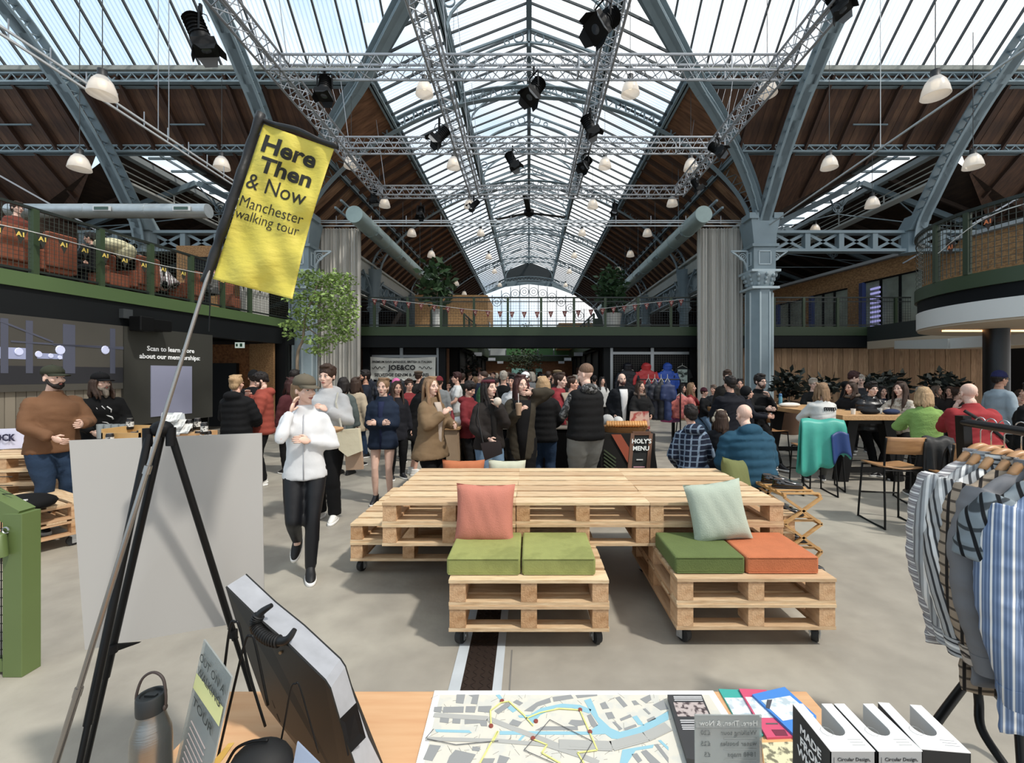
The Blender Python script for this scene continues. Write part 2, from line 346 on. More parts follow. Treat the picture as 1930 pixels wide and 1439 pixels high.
for sgn in (-1, 1):
    for i in range(78):
        x = 5.6 + i*.205
        if x < 6.9:                                 # cut to the valley
            yb = A_[0] - (6.9-x)/1.95*1.47; yb = max(B_[0]+.05, yb); t = (A_[0]-yb)/(A_[0]-B_[0]); za = A_[1]+(B_[1]-A_[1])*t
            q = B(); X = sgn*x; X2 = X+sgn*.2; q.add([(X, yb, za), (X2, yb, za), (X2, B_[0], B_[1]), (X, B_[0], B_[1])], [(0,1,2,3)])
            q.build('roof_board', bds[i % 3].materials[0], ceil)
        else: inst('roof_board', bds[(i*7+i//3) % 3], ceil, (sgn*x - (.2 if sgn < 0 else 0), 0, (i % 3)*.006))
    # rafters
    for i in range(15):
        x = sgn*(6.95 + i*1.08); q = B(); q.bar((x, A_[0]-.05, A_[1]-.06), (x, B_[0]-.05, B_[1]-.06), .07, .13)
        q.build('rafter', mat('#3d2414', .8), ceil)
    # lower boarding, cut by the aisle roofs
    q = B(); q.add([(sgn*8.3, 14.62, 9.2), (sgn*11.95, 14.62, 9.2), (sgn*8.8, 16.7, 7.55), (sgn*8.3, 16.7, 7.55)], [(0,1,2,3)])
    q.add([(sgn*6.85, 14.62, 9.22), (sgn*8.35, 14.62, 9.22), (sgn*8.35, 16.7, 7.56), (sgn*8.35, 15.9, 7.8)], [(0,1,2,3)])
    q.add([(sgn*14.3, 14.62, 9.2), (sgn*24, 14.62, 9.2), (sgn*24, 16.7, 7.55), (sgn*17.4, 16.7, 7.55)], [(0,1,2,3)])
    q.build('lower_boarding', mat('#54341d', .8, kind='wood', col2='#3a2210', scale=3, stretch=(5, 1, 1), var=.2, vscale=2), ceil)
    for x, yy in ((8.8, 16.6), (9.8, 15.9), (10.8, 15.3), (11.4, 14.95), (15.2, 15.2), (16.4, 15.9), (17.6, 16.6), (18.8, 16.6), (20, 16.6), (21.2, 16.6)):
        q = B(); q.bar((sgn*x, 14.6, 9.15), (sgn*x, yy, 9.15-(yy-14.6)*.79), .07, .12); q.build('rafter', mat('#3d2414', .8), ceil)
    # small tie rails
    for x in (10.3, 15.8, 19.5):
        q = B(); q.bar((sgn*x, 14.0, 9.68), (sgn*(x+1.1), 14.0, 9.68), .04, .04); q.build('tie_rail', IROND, ceil)
    # glazing
    bm = B()
    gm = B(); prev = None
    pts = [(0, y, z) for y, z in GT]
    for (a, b_) in zip(pts, pts[1:]): bm.bar(a, b_, .045, .07)
    bar_me = bm.mesh('glazing_bar', mat('#33393c', .5))
    g2 = B(); n = len(GT)
    g2.add([(0, y, z+.03) for y, z in GT] + [(.64, y, z+.03) for y, z in GT], [(i, i+1, n+i+1, n+i) for i in range(n-1)])
    pane_me = g2.mesh('pane', RIBX)
    for i in range(26):
        x = 5.3 + i*.645
        inst('glazing_bar', bar_me, ceil, (sgn*x, 0, 0)); inst('pane', pane_me, ceil, (sgn*x - (.64 if sgn < 0 else 0), 0, 0))
    for i in range(8):                              # shorter ones running into the valley
        x = .2 + i*.645; ys = [y for y in (13.15, 12.6, 12.0, 10.5, 9, 7.5, 6.2, 4.0) if vx(y) < x]
        y0 = None
        for k in range(100):
            yy = 13.15 - k*.092
            if vx(yy) <= x: y0 = yy; break
        if y0 is None or y0 < 4.4: continue
        def zg(y):
            for (a, p), (b_, q_) in zip(GT, GT[1:]):
                if y >= b_: return p + (q_-p)*(a-y)/(a-b_)
            return GT[-1][1]
        ps = [(sgn*x, y, zg(y)) for y in [y0] + [g[0] for g in GT if g[0] < y0 - .05]]
        q = B(); [q.bar(a, b_, .045, .07) for a, b_ in zip(ps, ps[1:])]; q.build('glazing_bar', bar_me.materials[0], ceil)
        q = B(); n = len(ps); q.add([(p[0], p[1], p[2]+.03) for p in ps] + [(p[0]+sgn*.64, p[1], p[2]+.03) for p in ps], [(i_, i_+1, n+i_+1, n+i_) for i_ in range(n-1)]); q.build('pane', RIBX, ceil)
    # purlins: box of two flanges with a pierced web
    for (y, z, h, w_) in ((14.66, 9.2, .24, .3), (13.3, 10.62, .3, .34)):
        x0 = vx(y) + .1; q = B()
        q.bx(sgn*x0, sgn*23, y-w_/2, y+w_/2, z-h/2, z-h/2+.05); q.bx(sgn*x0, sgn*23, y-w_/2, y+w_/2, z+h/2-.05, z+h/2); q.bx(sgn*x0, sgn*23, y-.02, y+.02, z-h/2, z+h/2)
        for i in range(46):
            xx = x0 + i*.4
            if xx < 23: q.bar((sgn*xx, y-w_/2+.02, z-h/2+.03), (sgn*(xx+.2), y-w_/2+.02, z+h/2-.03), .03, .03); q.bar((sgn*(xx+.2), y-w_/2+.02, z+h/2-.03), (sgn*(xx+.4), y-w_/2+.02, z-h/2+.03), .03, .03)
        q.build('purlin', IRON, ceil)
    q = B(); q.bx(sgn*5.2, sgn*23, 13.08, 13.3, 10.8, 10.93); q.build('gutter_board', mat('#8d8f86', .8, var=.2), ceil)
    # half of the roof behind the viewer
    q = B(); q.add([(sgn*0, 4, 14.9), (sgn*23, 4, 14.9), (sgn*23, 3.9, 15), (0, 3.9, 15)], [(0,1,2,3)]); q.build('ridge_board', IROND, ceil)
    q = B(); q.add([(0, -5.2, 10.75), (sgn*23, -5.2, 10.75), (sgn*23, -7.4, 7.9), (0, -7.4, 7.9)], [(0,1,2,3)]); q.build('rear_boarding', DARKWOOD, ceil)

# ================================================================ ribs
def rib(outer, inner, w_, name='rib', parent=ceil, step=.34, m=IRON, web=.022):
    q = B(); n = len(outer)
    for path in (outer, inner):
        for a, b_ in zip(path, path[1:]):
            side = Vector((b_-a)).cross(Vector(outer[n//2]-inner[n//2])); q.bar(a, b_, w_, .035, up=(outer[n//2]-inner[n//2]).normalized())
    # zigzag web
    def at(path, d):
        for a, b_ in zip(path, path[1:]):
            l = (b_-a).length
            if d <= l: return a.lerp(b_, d/l)
            d -= l
        return path[-1]
    Lo = sum((b_-a).length for a, b_ in zip(outer, outer[1:])); Li = sum((b_-a).length for a, b_ in zip(inner, inner[1:]))
    k = max(4, int(Lo/step)); 
    for i in range(k):
        t0, t1, t2 = i/k, (i+.5)/k, (i+1)/k
        q.bar(at(inner, t0*Li), at(outer, t1*Lo), w_*.3, web); q.bar(at(outer, t1*Lo), at(inner, t2*Li), w_*.3, web)
    return q.build(name, m, parent)
def V(*a): return Vector(a)
for X in (-19.2, -13.6, -8.15, 8.15, 13.6, 19.2):
    inn = smoothpath([V(X, 15.35, 6.3), V(X, 15.2, 7.0), V(X, 14.75, 7.7), V(X, 14.05, 8.72), V(X, 13.2, 9.70), V(X, 12.55, 10.3), V(X, 11.5, 11.15), V(X, 9.6, 12.2), V(X, 7, 13.1), V(X, 4, 13.5)], 4)
    out = []
    for i, p in enumerate(inn):
        t = (inn[min(i+1, len(inn)-1)] - inn[max(i-1, 0)]).normalized(); nrm = V(0, t.z, -t.y); nrm = nrm if nrm.z > 0 or nrm.y > 0 else -nrm
        out.append(p + V(0, abs(t.z), abs(t.y)) * .42)
    q = rib(out, inn, .24)
    q2 = B()
    for a, b_ in zip(inn, inn[1:]): q2.bar(a + (b_-a)*.0, b_, .4, .035, up=(0, -1, .3))
    q2.build('rib_flange', IRON, ceil)
for sg in (-1, 1):
    inn = smoothpath([V(sg*8.05, 15.45, 6.4), V(sg*7.89, 15.2, 7.45), V(sg*6.94, 14.5, 8.8), V(sg*5.69, 13.5, 9.75), V(sg*4.91, 12.9, 10.2), V(sg*3.7, 11.7, 10.8), V(sg*2.4, 10.2, 11.3), V(sg*1.0, 8, 11.9)], 4)
    out = [p + V(sg*.05, .12, .42) for p in inn]
    rib(out, inn, .34, 'valley_rib')
    q = B(); [q.bar(a, b_, .42, .04, up=(0, -.5, .8)) for a, b_ in zip(inn, inn[1:])]; q.build('rib_flange', IRON, ceil)
# ================================================================ nave roof
NE, LG = (4.73, 10.6), (2.45, 11.72)       # edge of the boarding, top of the lower glass
LE, RG = (2.65, 13.0), (0, 14.05)          # lantern eave and ridge
YEND = 48.0
ARCH = [15.6, 23.15, 30.7, 38.2, 45.7]
nav = struct('ceiling')
BRD = mat('#6f4a2c', .8, kind='boards', col2='#4d2f19', scale=1.0, coord='Object', stretch=(1, 1, 1))
BRDL = mat('#a8784c', .8, kind='osb', col2='#7b5230', scale=5, stretch=(3, .6, 1))
for sg in (-1, 1):
    q = B()
    q.add([(sg*8.7, 15.9, 7.5), (sg*8.7, YEND, 7.5), (sg*6.9, YEND, 9.2), (sg*6.9, 14.62, 9.2)], [(0,1,2,3)])
    q.build('lower_boarding', mat('#a87c56', .8, kind='wood', col2='#7c5434', scale=2.2, stretch=(1, 5, 1), var=.3, vscale=1.2), nav); q = B()  # lower boards coloured paler to paint in the light falling on them
    q.add([(sg*6.9, 14.62, 9.2), (sg*6.9, YEND, 9.2), (sg*NE[0], YEND, NE[1]), (sg*NE[0], 13.15, NE[1])], [(0,1,2,3)])
    q.build('roof_boarding', mat('#8a5c38', .8, kind='wood', col2='#633d21', scale=2.2, stretch=(1, 5, 1), var=.3, vscale=1.2), nav)
    q = B(); q.bar((0, 0, 0), (sg*(6.9-8.7), 0, 1.7), .09, .16); q.bar((sg*(6.9-8.7), 0, 1.7), (sg*(NE[0]-8.7), 0, 3.1), .09, .16)
    rm = q.mesh('rafter', mat('#452c1b', .8))
    for i in range(39): inst('rafter', rm, nav, (sg*8.68, 16.2+i*.82, 7.42))
    # gutter beams along the glass edge, and lantern beams
    for (x, z, w_, h, nm) in ((NE[0], NE[1]-.05, .2, .3, 'edge_beam'), (LG[0], LG[1]-.02, .14, .34, 'lantern_beam'), (LE[0], LE[1], .16, .2, 'lantern_beam'), (6.9, 9.08, .12, .2, 'purlin')):
        y0 = {NE[0]: 13.15, LG[0]: 11.0, LE[0]: 10.4, 6.9: 14.6}[x]
        q = B(); q.bx(sg*x-w_/2, sg*x+w_/2, y0, YEND, z-h/2, z-h/2+.04); q.bx(sg*x-w_/2, sg*x+w_/2, y0, YEND, z+h/2-.04, z+h/2); q.bx(sg*x-.02, sg*x+.02, y0, YEND, z-h/2, z+h/2)
        q.build(nm, IRON, nav)
    # lantern side: louvre posts
    q = B()
    for i in range(30): y = 11+i*1.25; q.bar((sg*LG[0], y, LG[1]), (sg*LE[0], y, LE[1]), .05, .05)
    q.build('lantern_side', IRON, nav)
    # lower glass panes and bars
    b1 = B(); b1.bar((0, 0, 0), (sg*(LG[0]-NE[0]), 0, LG[1]-NE[1]), .04, .07); b1m = b1.mesh('glazing_bar', mat('#3c4447', .5))
    p1 = B(); p1.add([(0, 0, 0), (0, .62, 0), (sg*(LG[0]-NE[0]), .62, LG[1]-NE[1]), (sg*(LG[0]-NE[0]), 0, LG[1]-NE[1])], [(0,1,2,3)]); p1m = p1.mesh('pane', RIBY)
    b2 = B(); b2.bar((0, 0, 0), (-sg*LE[0], 0, RG[1]-LE[1]), .04, .07); b2m = b2.mesh('glazing_bar', b1m.materials[0])
    p2 = B(); p2.add([(0, 0, 0), (0, .62, 0), (-sg*LE[0], .62, RG[1]-LE[1]), (-sg*LE[0], 0, RG[1]-LE[1])], [(0,1,2,3)]); p2m = p2.mesh('pane', RIBY)
    for i in range(56):
        y = 13.2+i*.62
        inst('glazing_bar', b1m, nav, (sg*NE[0], y, NE[1])); inst('pane', p1m, nav, (sg*NE[0], y, NE[1]+.03))
    q = B(); q.add([(sg*NE[0], 13.2, NE[1]+.03), (sg*LG[0], 13.2, LG[1]+.03), (sg*LG[0], 11.0, LG[1]+.03)], [(0,1,2)]); q.build('pane', GLASS, nav)
    q = B(); q.bar((sg*NE[0], 13.15, NE[1]), (sg*LG[0], 11.0, LG[1]), .1, .2); q.build('valley_beam', IROND, nav)
    for y, t in ((12.6, .28), (12.0, .55), (11.4, .82)):
        q = B(); q.bar((sg*(NE[0]+(LG[0]-NE[0])*t), y, NE[1]+(LG[1]-NE[1])*t), (sg*LG[0], y, LG[1]), .04, .07); q.build('glazing_bar', b1m.materials[0], nav)
    for i in range(62):
        y = 9.6+i*.62
        inst('glazing_bar', b2m, nav, (sg*LE[0], y, LE[1])); inst('pane', p2m, nav, (sg*LE[0], y, LE[1]+.03))
q = B(); q.bx(-.09, .09, 9.4, YEND, RG[1]-.16, RG[1]+.02); q.build('ridge_beam', IROND, nav)
# ornate gable trusses under the lantern
q = B()
for sg in (-1, 1):
    q.bar((sg*LE[0], 0, LE[1]-.05), (0, 0, RG[1]-.12), .08, .07)
    arc = smoothpath([V(sg*LG[0], 0, LG[1]), V(sg*2.3, 0, 12.4), V(sg*1.7, 0, 12.95), V(sg*.9, 0, 13.3), V(0, 0, 13.45)], 3)
    for a, b_ in zip(arc, arc[1:]): q.bar(a, b_, .07, .06)
    for cx, cz, r in ((.36, 13.62, .17), (.78, 13.44, .09), (2.35, 12.75, .16)):
        ps = [V(sg*cx+r*math.cos(t*math.pi/6), 0, cz+r*math.sin(t*math.pi/6)) for t in range(13)]
        for a, b_ in zip(ps, ps[1:]): q.bar(a, b_, .05, .035)
q.bar((0, 0, 13.3), (0, 0, 14.0), .07, .07)
gm = q.mesh('lantern_truss', IRON)
for i in range(14): inst('lantern_truss', gm, nav, (0, 13.0+i*2.53, 0))
# transverse arches
for k, y in enumerate(ARCH):
    half = [(0, 11.56), (1.6, 11.45), (3.2, 11.05), (4.6, 10.42), (5.9, 9.6), (7.0, 8.6), (7.7, 7.6), (7.95, 6.5)]
    inn = smoothpath([V(-x, y, z) for x, z in half[::-1]] + [V(x, y, z) for x, z in half[1:]], 3)
    out = [V(p.x*1.055, y, p.z + .38 - abs(p.x)*.018) for p in inn]
    rib(out, inn, .2, 'arch_rib', nav, .36)
    q = B(); rod = []
    for sg in (-1, 1):
        q.bar((sg*3.2, y, 11.3), (sg*2.5, y, 11.75), .08, .08)
        a2 = smoothpath([V(sg*6.6, y, 9.3), V(sg*7.1, y, 8.3), V(sg*7.9, y, 7.7)], 3)
    q.build('arch_bracket', IRON, nav)

# ================================================================ columns
def column(X, Y, label, big=True):
    c = thing('iron_column', label, 'column', (X, Y, 0), 'cast iron columns')
    q = B(); hw = .40
    q.bx(X-.44, X+.44, Y-.44, Y+.44, 0, .5)
    n = 8; prof = [(.40, .5), (.40, 4.72)]
    q.lathe([(r*1.08, z) for r, z in prof], (X, Y, 0), 8, Matrix.Rotation(R(22.5), 3, 'Z'))
    q.build('shaft', IRON, c)
    q = B()
    for i in range(8):
        a = R(45*i+22.5); 
        q.bar((X+.425*math.cos(a), Y+.425*math.sin(a), .5), (X+.425*math.cos(a), Y+.425*math.sin(a), 4.6), .05, .05)
    q.bx(X-.47, X+.47, Y-.47, Y+.47, 4.70, 4.78); q.bx(X-.5, X+.5, Y-.5, Y+.5, 5.28, 5.36)
    q.build('moulding', mat('#aab9be', .5), c)
    q = B(); q.lathe([(.38, 4.78), (.42, 4.9), (.47, 5.1), (.58, 5.28)], (X, Y, 0), 12)
    for i in range(12):
        a = 2*math.pi*i/12; ca, sa = math.cos(a), math.sin(a)
        for zz, rr, s in ((4.88, .42, .055), (5.02, .46, .06), (5.17, .52, .065)): q.ell((X+rr*ca, Y+rr*sa, zz+(.03 if i % 2 else 0)), (s, s, s*1.2), 6, 4)
    q.build('capital', mat('#94a3a8', .6, bump=.6, bscale=20), c, smooth=True)
    q = B(); q.bx(X-.38, X+.38, Y-.38, Y+.38, 5.36, 6.15); q.bx(X-.46, X+.46, Y-.46, Y+.46, 6.15, 6.25)
    q.build('pedestal', IRON, c)
    q = B()
    for sx, sy in ((0, -1), (1, 0), (-1, 0)):
        cx, cy = X+sx*.39, Y+sy*.39
        for dz in (5.55, 6.0): q.box((cx, cy, dz), (.42 if sy else .03, .03 if sy else .42, .03))
        for d in (-.2, .2): q.box((cx+(d if sy else 0), cy+(0 if sy else d), 5.775), (.03, .03, .45))
    q.build('panel_moulding', mat('#b9c6ca', .5), c)
    q = B(); q.add([(X-.36, Y-.36, 6.25), (X+.36, Y-.36, 6.25), (X+.36, Y+.36, 6.25), (X-.36, Y+.36, 6.25), (X-.5, Y-.45, 7.15), (X+.5, Y-.45, 7.15), (X+.5, Y+.45, 7.15), (X-.5, Y+.45, 7.15)],
                   [(3,2,1,0),(4,5,6,7),(0,1,5,4),(1,2,6,5),(2,3,7,6),(3,0,4,7)])
    for sx in (-1, 1): q.bx(X+sx*.42-.16, X+sx*.42+.16, Y-.5, Y+.1, 7.1, 7.3)
    q.build('springer', IRON, c)
    for sx in (-1, 1):                               # scrolled brackets
        q = B(); b0 = V(X+sx*.42, Y, 5.4)
        arc = smoothpath([b0, b0+V(sx*.12, 0, .35), b0+V(sx*.55, 0, .68)], 3)
        for a, b_ in zip(arc, arc[1:]): q.bar(a, b_, .06, .05)
        q.bar(b0, b0+V(0, 0, .7), .06, .05); q.bar(b0+V(0, 0, .7), b0+V(sx*.58, 0, .7), .06, .05)
        for r, cc in ((.12, b0+V(sx*.17, 0, .5)), (.05, b0+V(sx*.17, 0, .5))):
            ps = [cc + V(r*math.cos(t*math.pi/5), 0, r*math.sin(t*math.pi/5)) for t in range(11)]
            for a, b_ in zip(ps, ps[1:]): q.bar(a, b_, .05, .025)
        q.build('bracket', mat('#aab9be', .5), c)
    return c
column(8.15, 15.6, 'blue-grey iron column right of the hanging curtain, with ornate capital')
column(-8.0, 15.6, 'blue-grey iron column behind the leafy tree on the left')
for k, y in enumerate(ARCH[1:4]):
    for sg in (-1, 1):
        c = thing('iron_column', 'slender iron column %s side of nave, %s beyond the bridge' % ('right' if sg > 0 else 'left', ['first', 'second', 'third'][k]), 'column', (sg*8.15, y, 0), 'cast iron columns')
        q = B(); q.lathe([(.3, 0), (.26, .4), (.24, 5.0), (.4, 5.2), (.3, 5.3), (.3, 6.2), (.42, 7.2)], (sg*8.15, y, 0), 10); q.build('shaft', IRON, c, smooth='a')
        q = B()
        for s2 in (-1, 1):
            arc = smoothpath([V(sg*8.15, y+s2*.3, 5.3), V(sg*8.15, y+s2*.6, 6.2), V(sg*8.15, y+s2*1.5, 6.9)], 3)
            for a, b_ in zip(arc, arc[1:]): q.bar(a, b_, .08, .07)
        q.build('bracket', IRON, c)
for sg in (-1, 1):
    q = B(); x = sg*8.4                              # nave side cornice and lattice girder
    q.bx(x-.15, x+.15, 16.2, YEND, 6.75, 6.85); q.bx(x-.15, x+.15, 16.2, YEND, 5.9, 5.98)
    for i in range(26):
        y = 16.2+i*1.22; q.bar((x, y, 5.95), (x, y+1.1, 6.8), .12, .05); q.bar((x, y, 6.8), (x, y+1.1, 5.95), .12, .05); q.bx(x-.1, x+.1, y-.05, y+.05, 5.95, 6.8)
    q.build('side_girder', IRON, nav)
    q = B(); q.bx(x-.2, x+.1, 16.2, YEND, 6.9, 7.5); q.bx(x-.35, x+.2, 16.2, YEND, 7.45, 7.56); q.build('cornice', mat('#b9b9ae', .6, var=.1), nav)
    # lattice girder of the transept between the columns
    q = B(); y = 15.75; xa, xb = 8.7, 23
    for z in (6.15, 6.8): q.bx(sg*xa, sg*xb, y-.16, y+.16, z-.05, z+.05)
    i = 0
    while xa + i*1.2 < xb:
        x0 = xa+i*1.2; q.bx(sg*x0-.09, sg*x0+.09, y-.12, y+.12, 6.15, 6.8)
        q.bar((sg*(x0+.1), y, 6.22), (sg*(x0+1.1), y, 6.74), .04, .1, up=(0, 0, 1)); q.bar((sg*(x0+.1), y, 6.74), (sg*(x0+1.1), y, 6.22), .04, .1); i += 1
    q.build('lattice_girder', IRON, ceil)
    for xx in (13.6, 19.2):
        q = B(); q.add([(sg*xx-.3, 15.4, 6.8), (sg*xx+.3, 15.4, 6.8), (sg*xx+.3, 16, 6.8), (sg*xx-.3, 16, 6.8), (sg*xx-.22, 15.1, 7.3), (sg*xx+.22, 15.1, 7.3), (sg*xx+.22, 15.7, 7.3), (sg*xx-.22, 15.7, 7.3)], [(3,2,1,0),(4,5,6,7),(0,1,5,4),(1,2,6,5),(2,3,7,6),(3,0,4,7)])
        q.lathe([(.3, 6.05), (.3, 6.8)], (sg*xx, 15.75, 0), 8); q.build('iron_stanchion', IRON, ceil)

# ================================================================ side aisles behind the girder
for sg in (-1, 1):
    ais = struct('ceiling')
    y0, y1 = 14.75, 46; DW = mat('#3e2a1a', .85, kind='wood', col2='#2a1a0e', scale=2, stretch=(4, 1, 1), var=.2)
    q = B(); q.add([(sg*8.8, 16.7, 7.6), (sg*8.8, y1, 7.6), (sg*12.4, y1, 9.5), (sg*12.4, y0, 9.5)], [(0,1,2,3)]); q.build('aisle_boarding', DW, ais)
    q = B(); q.add([(sg*13.6, y0, 9.4), (sg*13.6, y1, 9.4), (sg*20.5, y1, 6.6), (sg*20.5, 16.7, 6.6)], [(0,1,2,3)]); q.build('aisle_boarding', DW, ais)
    for i in range(22):
        y = y0+i*1.0; q = B(); q.add([(sg*12.4, y, 9.5), (sg*12.4, y+.96, 9.5), (sg*13.6, y+.96, 9.5), (sg*13.6, y, 9.5)], [(0,1,2,3)]); q.build('skylight_pane', GLASS, ais)
        q = B(); q.bx(sg*12.4, sg*13.6, y-.03, y+.03, 9.42, 9.5); q.build('glazing_bar', IROND, ais)
    q = B(); q.bx(sg*12.98, sg*13.02, y0, y1, 9.42, 9.5); q.build('glazing_bar', IROND, ais)
    for x, z in ((12.35, 9.42), (13.65, 9.2)):
        q = B(); q.bx(sg*x-.12, sg*x+.12, y0, y1, z-.1, z+.08); q.build('purlin', mat('#7f8584', .6), ais)
    for i in range(24):
        y = y0+2+i*1.2; q = B(); q.bar((sg*8.8, y, 7.5), (sg*12.4, y, 9.4), .08, .14); q.build('rafter', mat('#362314', .8), ais)
        q = B(); q.bar((sg*13.6, y, 9.2), (sg*20.5, y, 6.5), .08, .14); q.build('rafter', mat('#362314', .8), ais)
    q = B()                                           # maintenance walkway rail
    for z in (8.55, 8.75, 8.95): q.bar((sg*13.9, y0, z), (sg*13.9, y1, z), .03, .03)
    q.bx(sg*13.7, sg*14.1, y0, y1, 8.28, 8.36)
    for i in range(12): q.bar((sg*13.9, y0+i*2.5, 8.3), (sg*13.9, y0+i*2.5, 9.0), .04, .04)
    q.build('walkway_rail', mat('#b7b7ae', .6), ais)
    for i in range(5):                                # roof trusses
        y = 17.2+i*5.2; q = B()
        q.bar((sg*9.0, y, 7.3), (sg*12.9, y, 9.2), .14, .2); q.bar((sg*13.0, y, 9.2), (sg*19.5, y, 6.7), .14, .2)
        for r0, r1 in (((9.2, 7.3), (12.0, 8.0)), ((12.0, 8.0), (15.5, 7.6)), ((15.5, 7.6), (19.3, 6.7)), ((12.0, 8.0), (12.9, 9.1)), ((10.8, 7.2), (16.5, 7.2)), ((15.5, 7.6), (14.2, 8.7)), ((15.5, 7.6), (17.2, 7.5))):
            q.bar((sg*r0[0], y, r0[1]), (sg*r1[0], y, r1[1]), .035, .035)
        for cx, cz in ((12.05, 8.25), (15.5, 7.9)):
            for r in (.2, .1):
                ps = [V(sg*cx+r*math.cos(t*math.pi/5), y, cz+r*math.sin(t*math.pi/5)) for t in range(11)]
                for a, b_ in zip(ps, ps[1:]): q.bar(a, b_, .05, .03)
            q.bar((sg*(cx-.3), y, cz+.35), (sg*cx, y, cz-.25), .05, .04); q.bar((sg*(cx+.3), y, cz+.35), (sg*cx, y, cz-.25), .05, .04)
        q.build('roof_truss', IROND, ais)
    q = B(); q.add([(sg*20.5, y0, 0), (sg*20.5, y1, 0), (sg*20.5, y1, 7), (sg*20.5, y0, 7)], [(0,1,2,3)]); q.add([(sg*8.6, y1, 0), (sg*20.5, y1, 0), (sg*20.5, y1, 9.6), (sg*8.6, y1, 9.6)], [(0,1,2,3)]); q.build('side_brickwork', mat('#2c2522', .9), ais)
    q = B(); q.bar((sg*18.4, 14.2, 8.9), (sg*14.0, 16.5, 5.9), .05, .05) ; q.build('stay_rod', ALU, ais)

# ================================================================ end wall
ew = struct('wall_back')
q = B(); q.bx(-8.6, 8.6, YEND, YEND+.3, 0, 4.4); q.build('lower_wall', mat('#5e6468', .8), ew)
q = B(); q.add([(-2.7, YEND, 11.9), (2.7, YEND, 11.9), (2.7, YEND, 13.0), (0, YEND, 14.05), (-2.7, YEND, 13.0)], [(0,1,2,3,4)]); q.build('gable_panel', mat('#20282b', .7), ew)
q = B(); ar = [V(-7.95, YEND, 7), V(-7, YEND, 8.9), V(-5, YEND, 10.4), V(-2.6, YEND, 11.3), V(0, YEND, 11.6), V(2.6, YEND, 11.3), V(5, YEND, 10.4), V(7, YEND, 8.9), V(7.95, YEND, 7)]
q.add(ar + [V(8.7, YEND, 7.5), V(6.9, YEND, 9.3), V(4.7, YEND, 10.7), V(2.7, YEND, 11.9), V(-2.7, YEND, 11.9), V(-4.7, YEND, 10.7), V(-6.9, YEND, 9.3), V(-8.7, YEND, 7.5)], [tuple(range(17))])
q.build('spandrel', IROND, ew)
def arcz(x): 
    return 11.6 - .075*x*x if abs(x) < 6 else 11.6 - .075*36 - (abs(x)-6)*1.1
WFR = mat('#4d5a60', .5)
for i in range(17):
    x = -8 + i; q = B(); q.bar((x, YEND-.05, 4.4), (x, YEND-.05, arcz(x)), .07, .07); q.build('mullion', WFR, ew)
    if i < 16:
        xa, xb = x, x+1; q = B(); q.add([(xa, YEND, 4.4), (xb, YEND, 4.4), (xb, YEND, arcz(xb)), (xa, YEND, arcz(xa))], [(0,1,2,3)]); q.build('pane', GLASS, ew)
        q = B(); zc = min(arcz(xa), arcz(xb)) - .75
        for r in (.46, .2):
            ps = [V(x+.5+r*math.cos(t*math.pi/6), YEND-.05, zc+r*math.sin(t*math.pi/6)) for t in range(13)]
            for a, b_ in zip(ps, ps[1:]): q.bar(a, b_, .05, .05)
        q.build('tracery', WFR, ew)
for z in (5.0, 6.2, 7.6):
    q = B(); q.bar((-8, YEND-.05, z), (8, YEND-.05, z), .06, .08); q.build('transom', WFR, ew)
q = B(); q.bx(-8, 8, YEND+4, YEND+4.3, 0, 6.2); q.build('house_outside', mat('#8b8f90', .8), ew)
# ================================================================ bridge across the nave and the galleries
BY = 16.8; DZ = 3.56
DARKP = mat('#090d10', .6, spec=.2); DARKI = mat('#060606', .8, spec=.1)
br = struct('trim_1')
q = B(); q.bx(-8.6, 15.5, BY, BY+.12, 3.22, 3.56); q.build('edge_beam', GREEN, br)
q = B(); q.bx(-8.6, 15.5, BY+.03, BY+.2, 2.77, 3.22); q.bx(-8.6, 15.5, BY+.0, BY+.25, 2.77, 2.80); q.build('steel_beam', DARKP, br)
q = B(); q.bx(-8.6, 16, BY+.12, 20.6, 3.45, 3.55); q.build('deck', mat('#6f6a62', .8), br)
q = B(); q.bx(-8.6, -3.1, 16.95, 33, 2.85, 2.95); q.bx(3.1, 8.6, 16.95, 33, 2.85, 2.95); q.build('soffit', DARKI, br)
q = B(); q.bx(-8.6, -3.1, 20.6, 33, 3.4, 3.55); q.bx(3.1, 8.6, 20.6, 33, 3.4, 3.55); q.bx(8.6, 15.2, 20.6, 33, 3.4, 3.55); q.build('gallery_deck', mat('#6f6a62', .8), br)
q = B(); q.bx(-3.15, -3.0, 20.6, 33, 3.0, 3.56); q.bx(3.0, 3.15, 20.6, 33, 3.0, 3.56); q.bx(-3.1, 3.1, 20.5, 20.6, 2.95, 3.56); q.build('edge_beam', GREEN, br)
for px in (833, 1144, 690, 1306): 
    p = P(px, 700, BY+.3); q = B(); q.bx(p.x-.13, p.x+.13, p.y, p.y+.26, 0, 2.8); q.build('steel_post', DARKP, br)
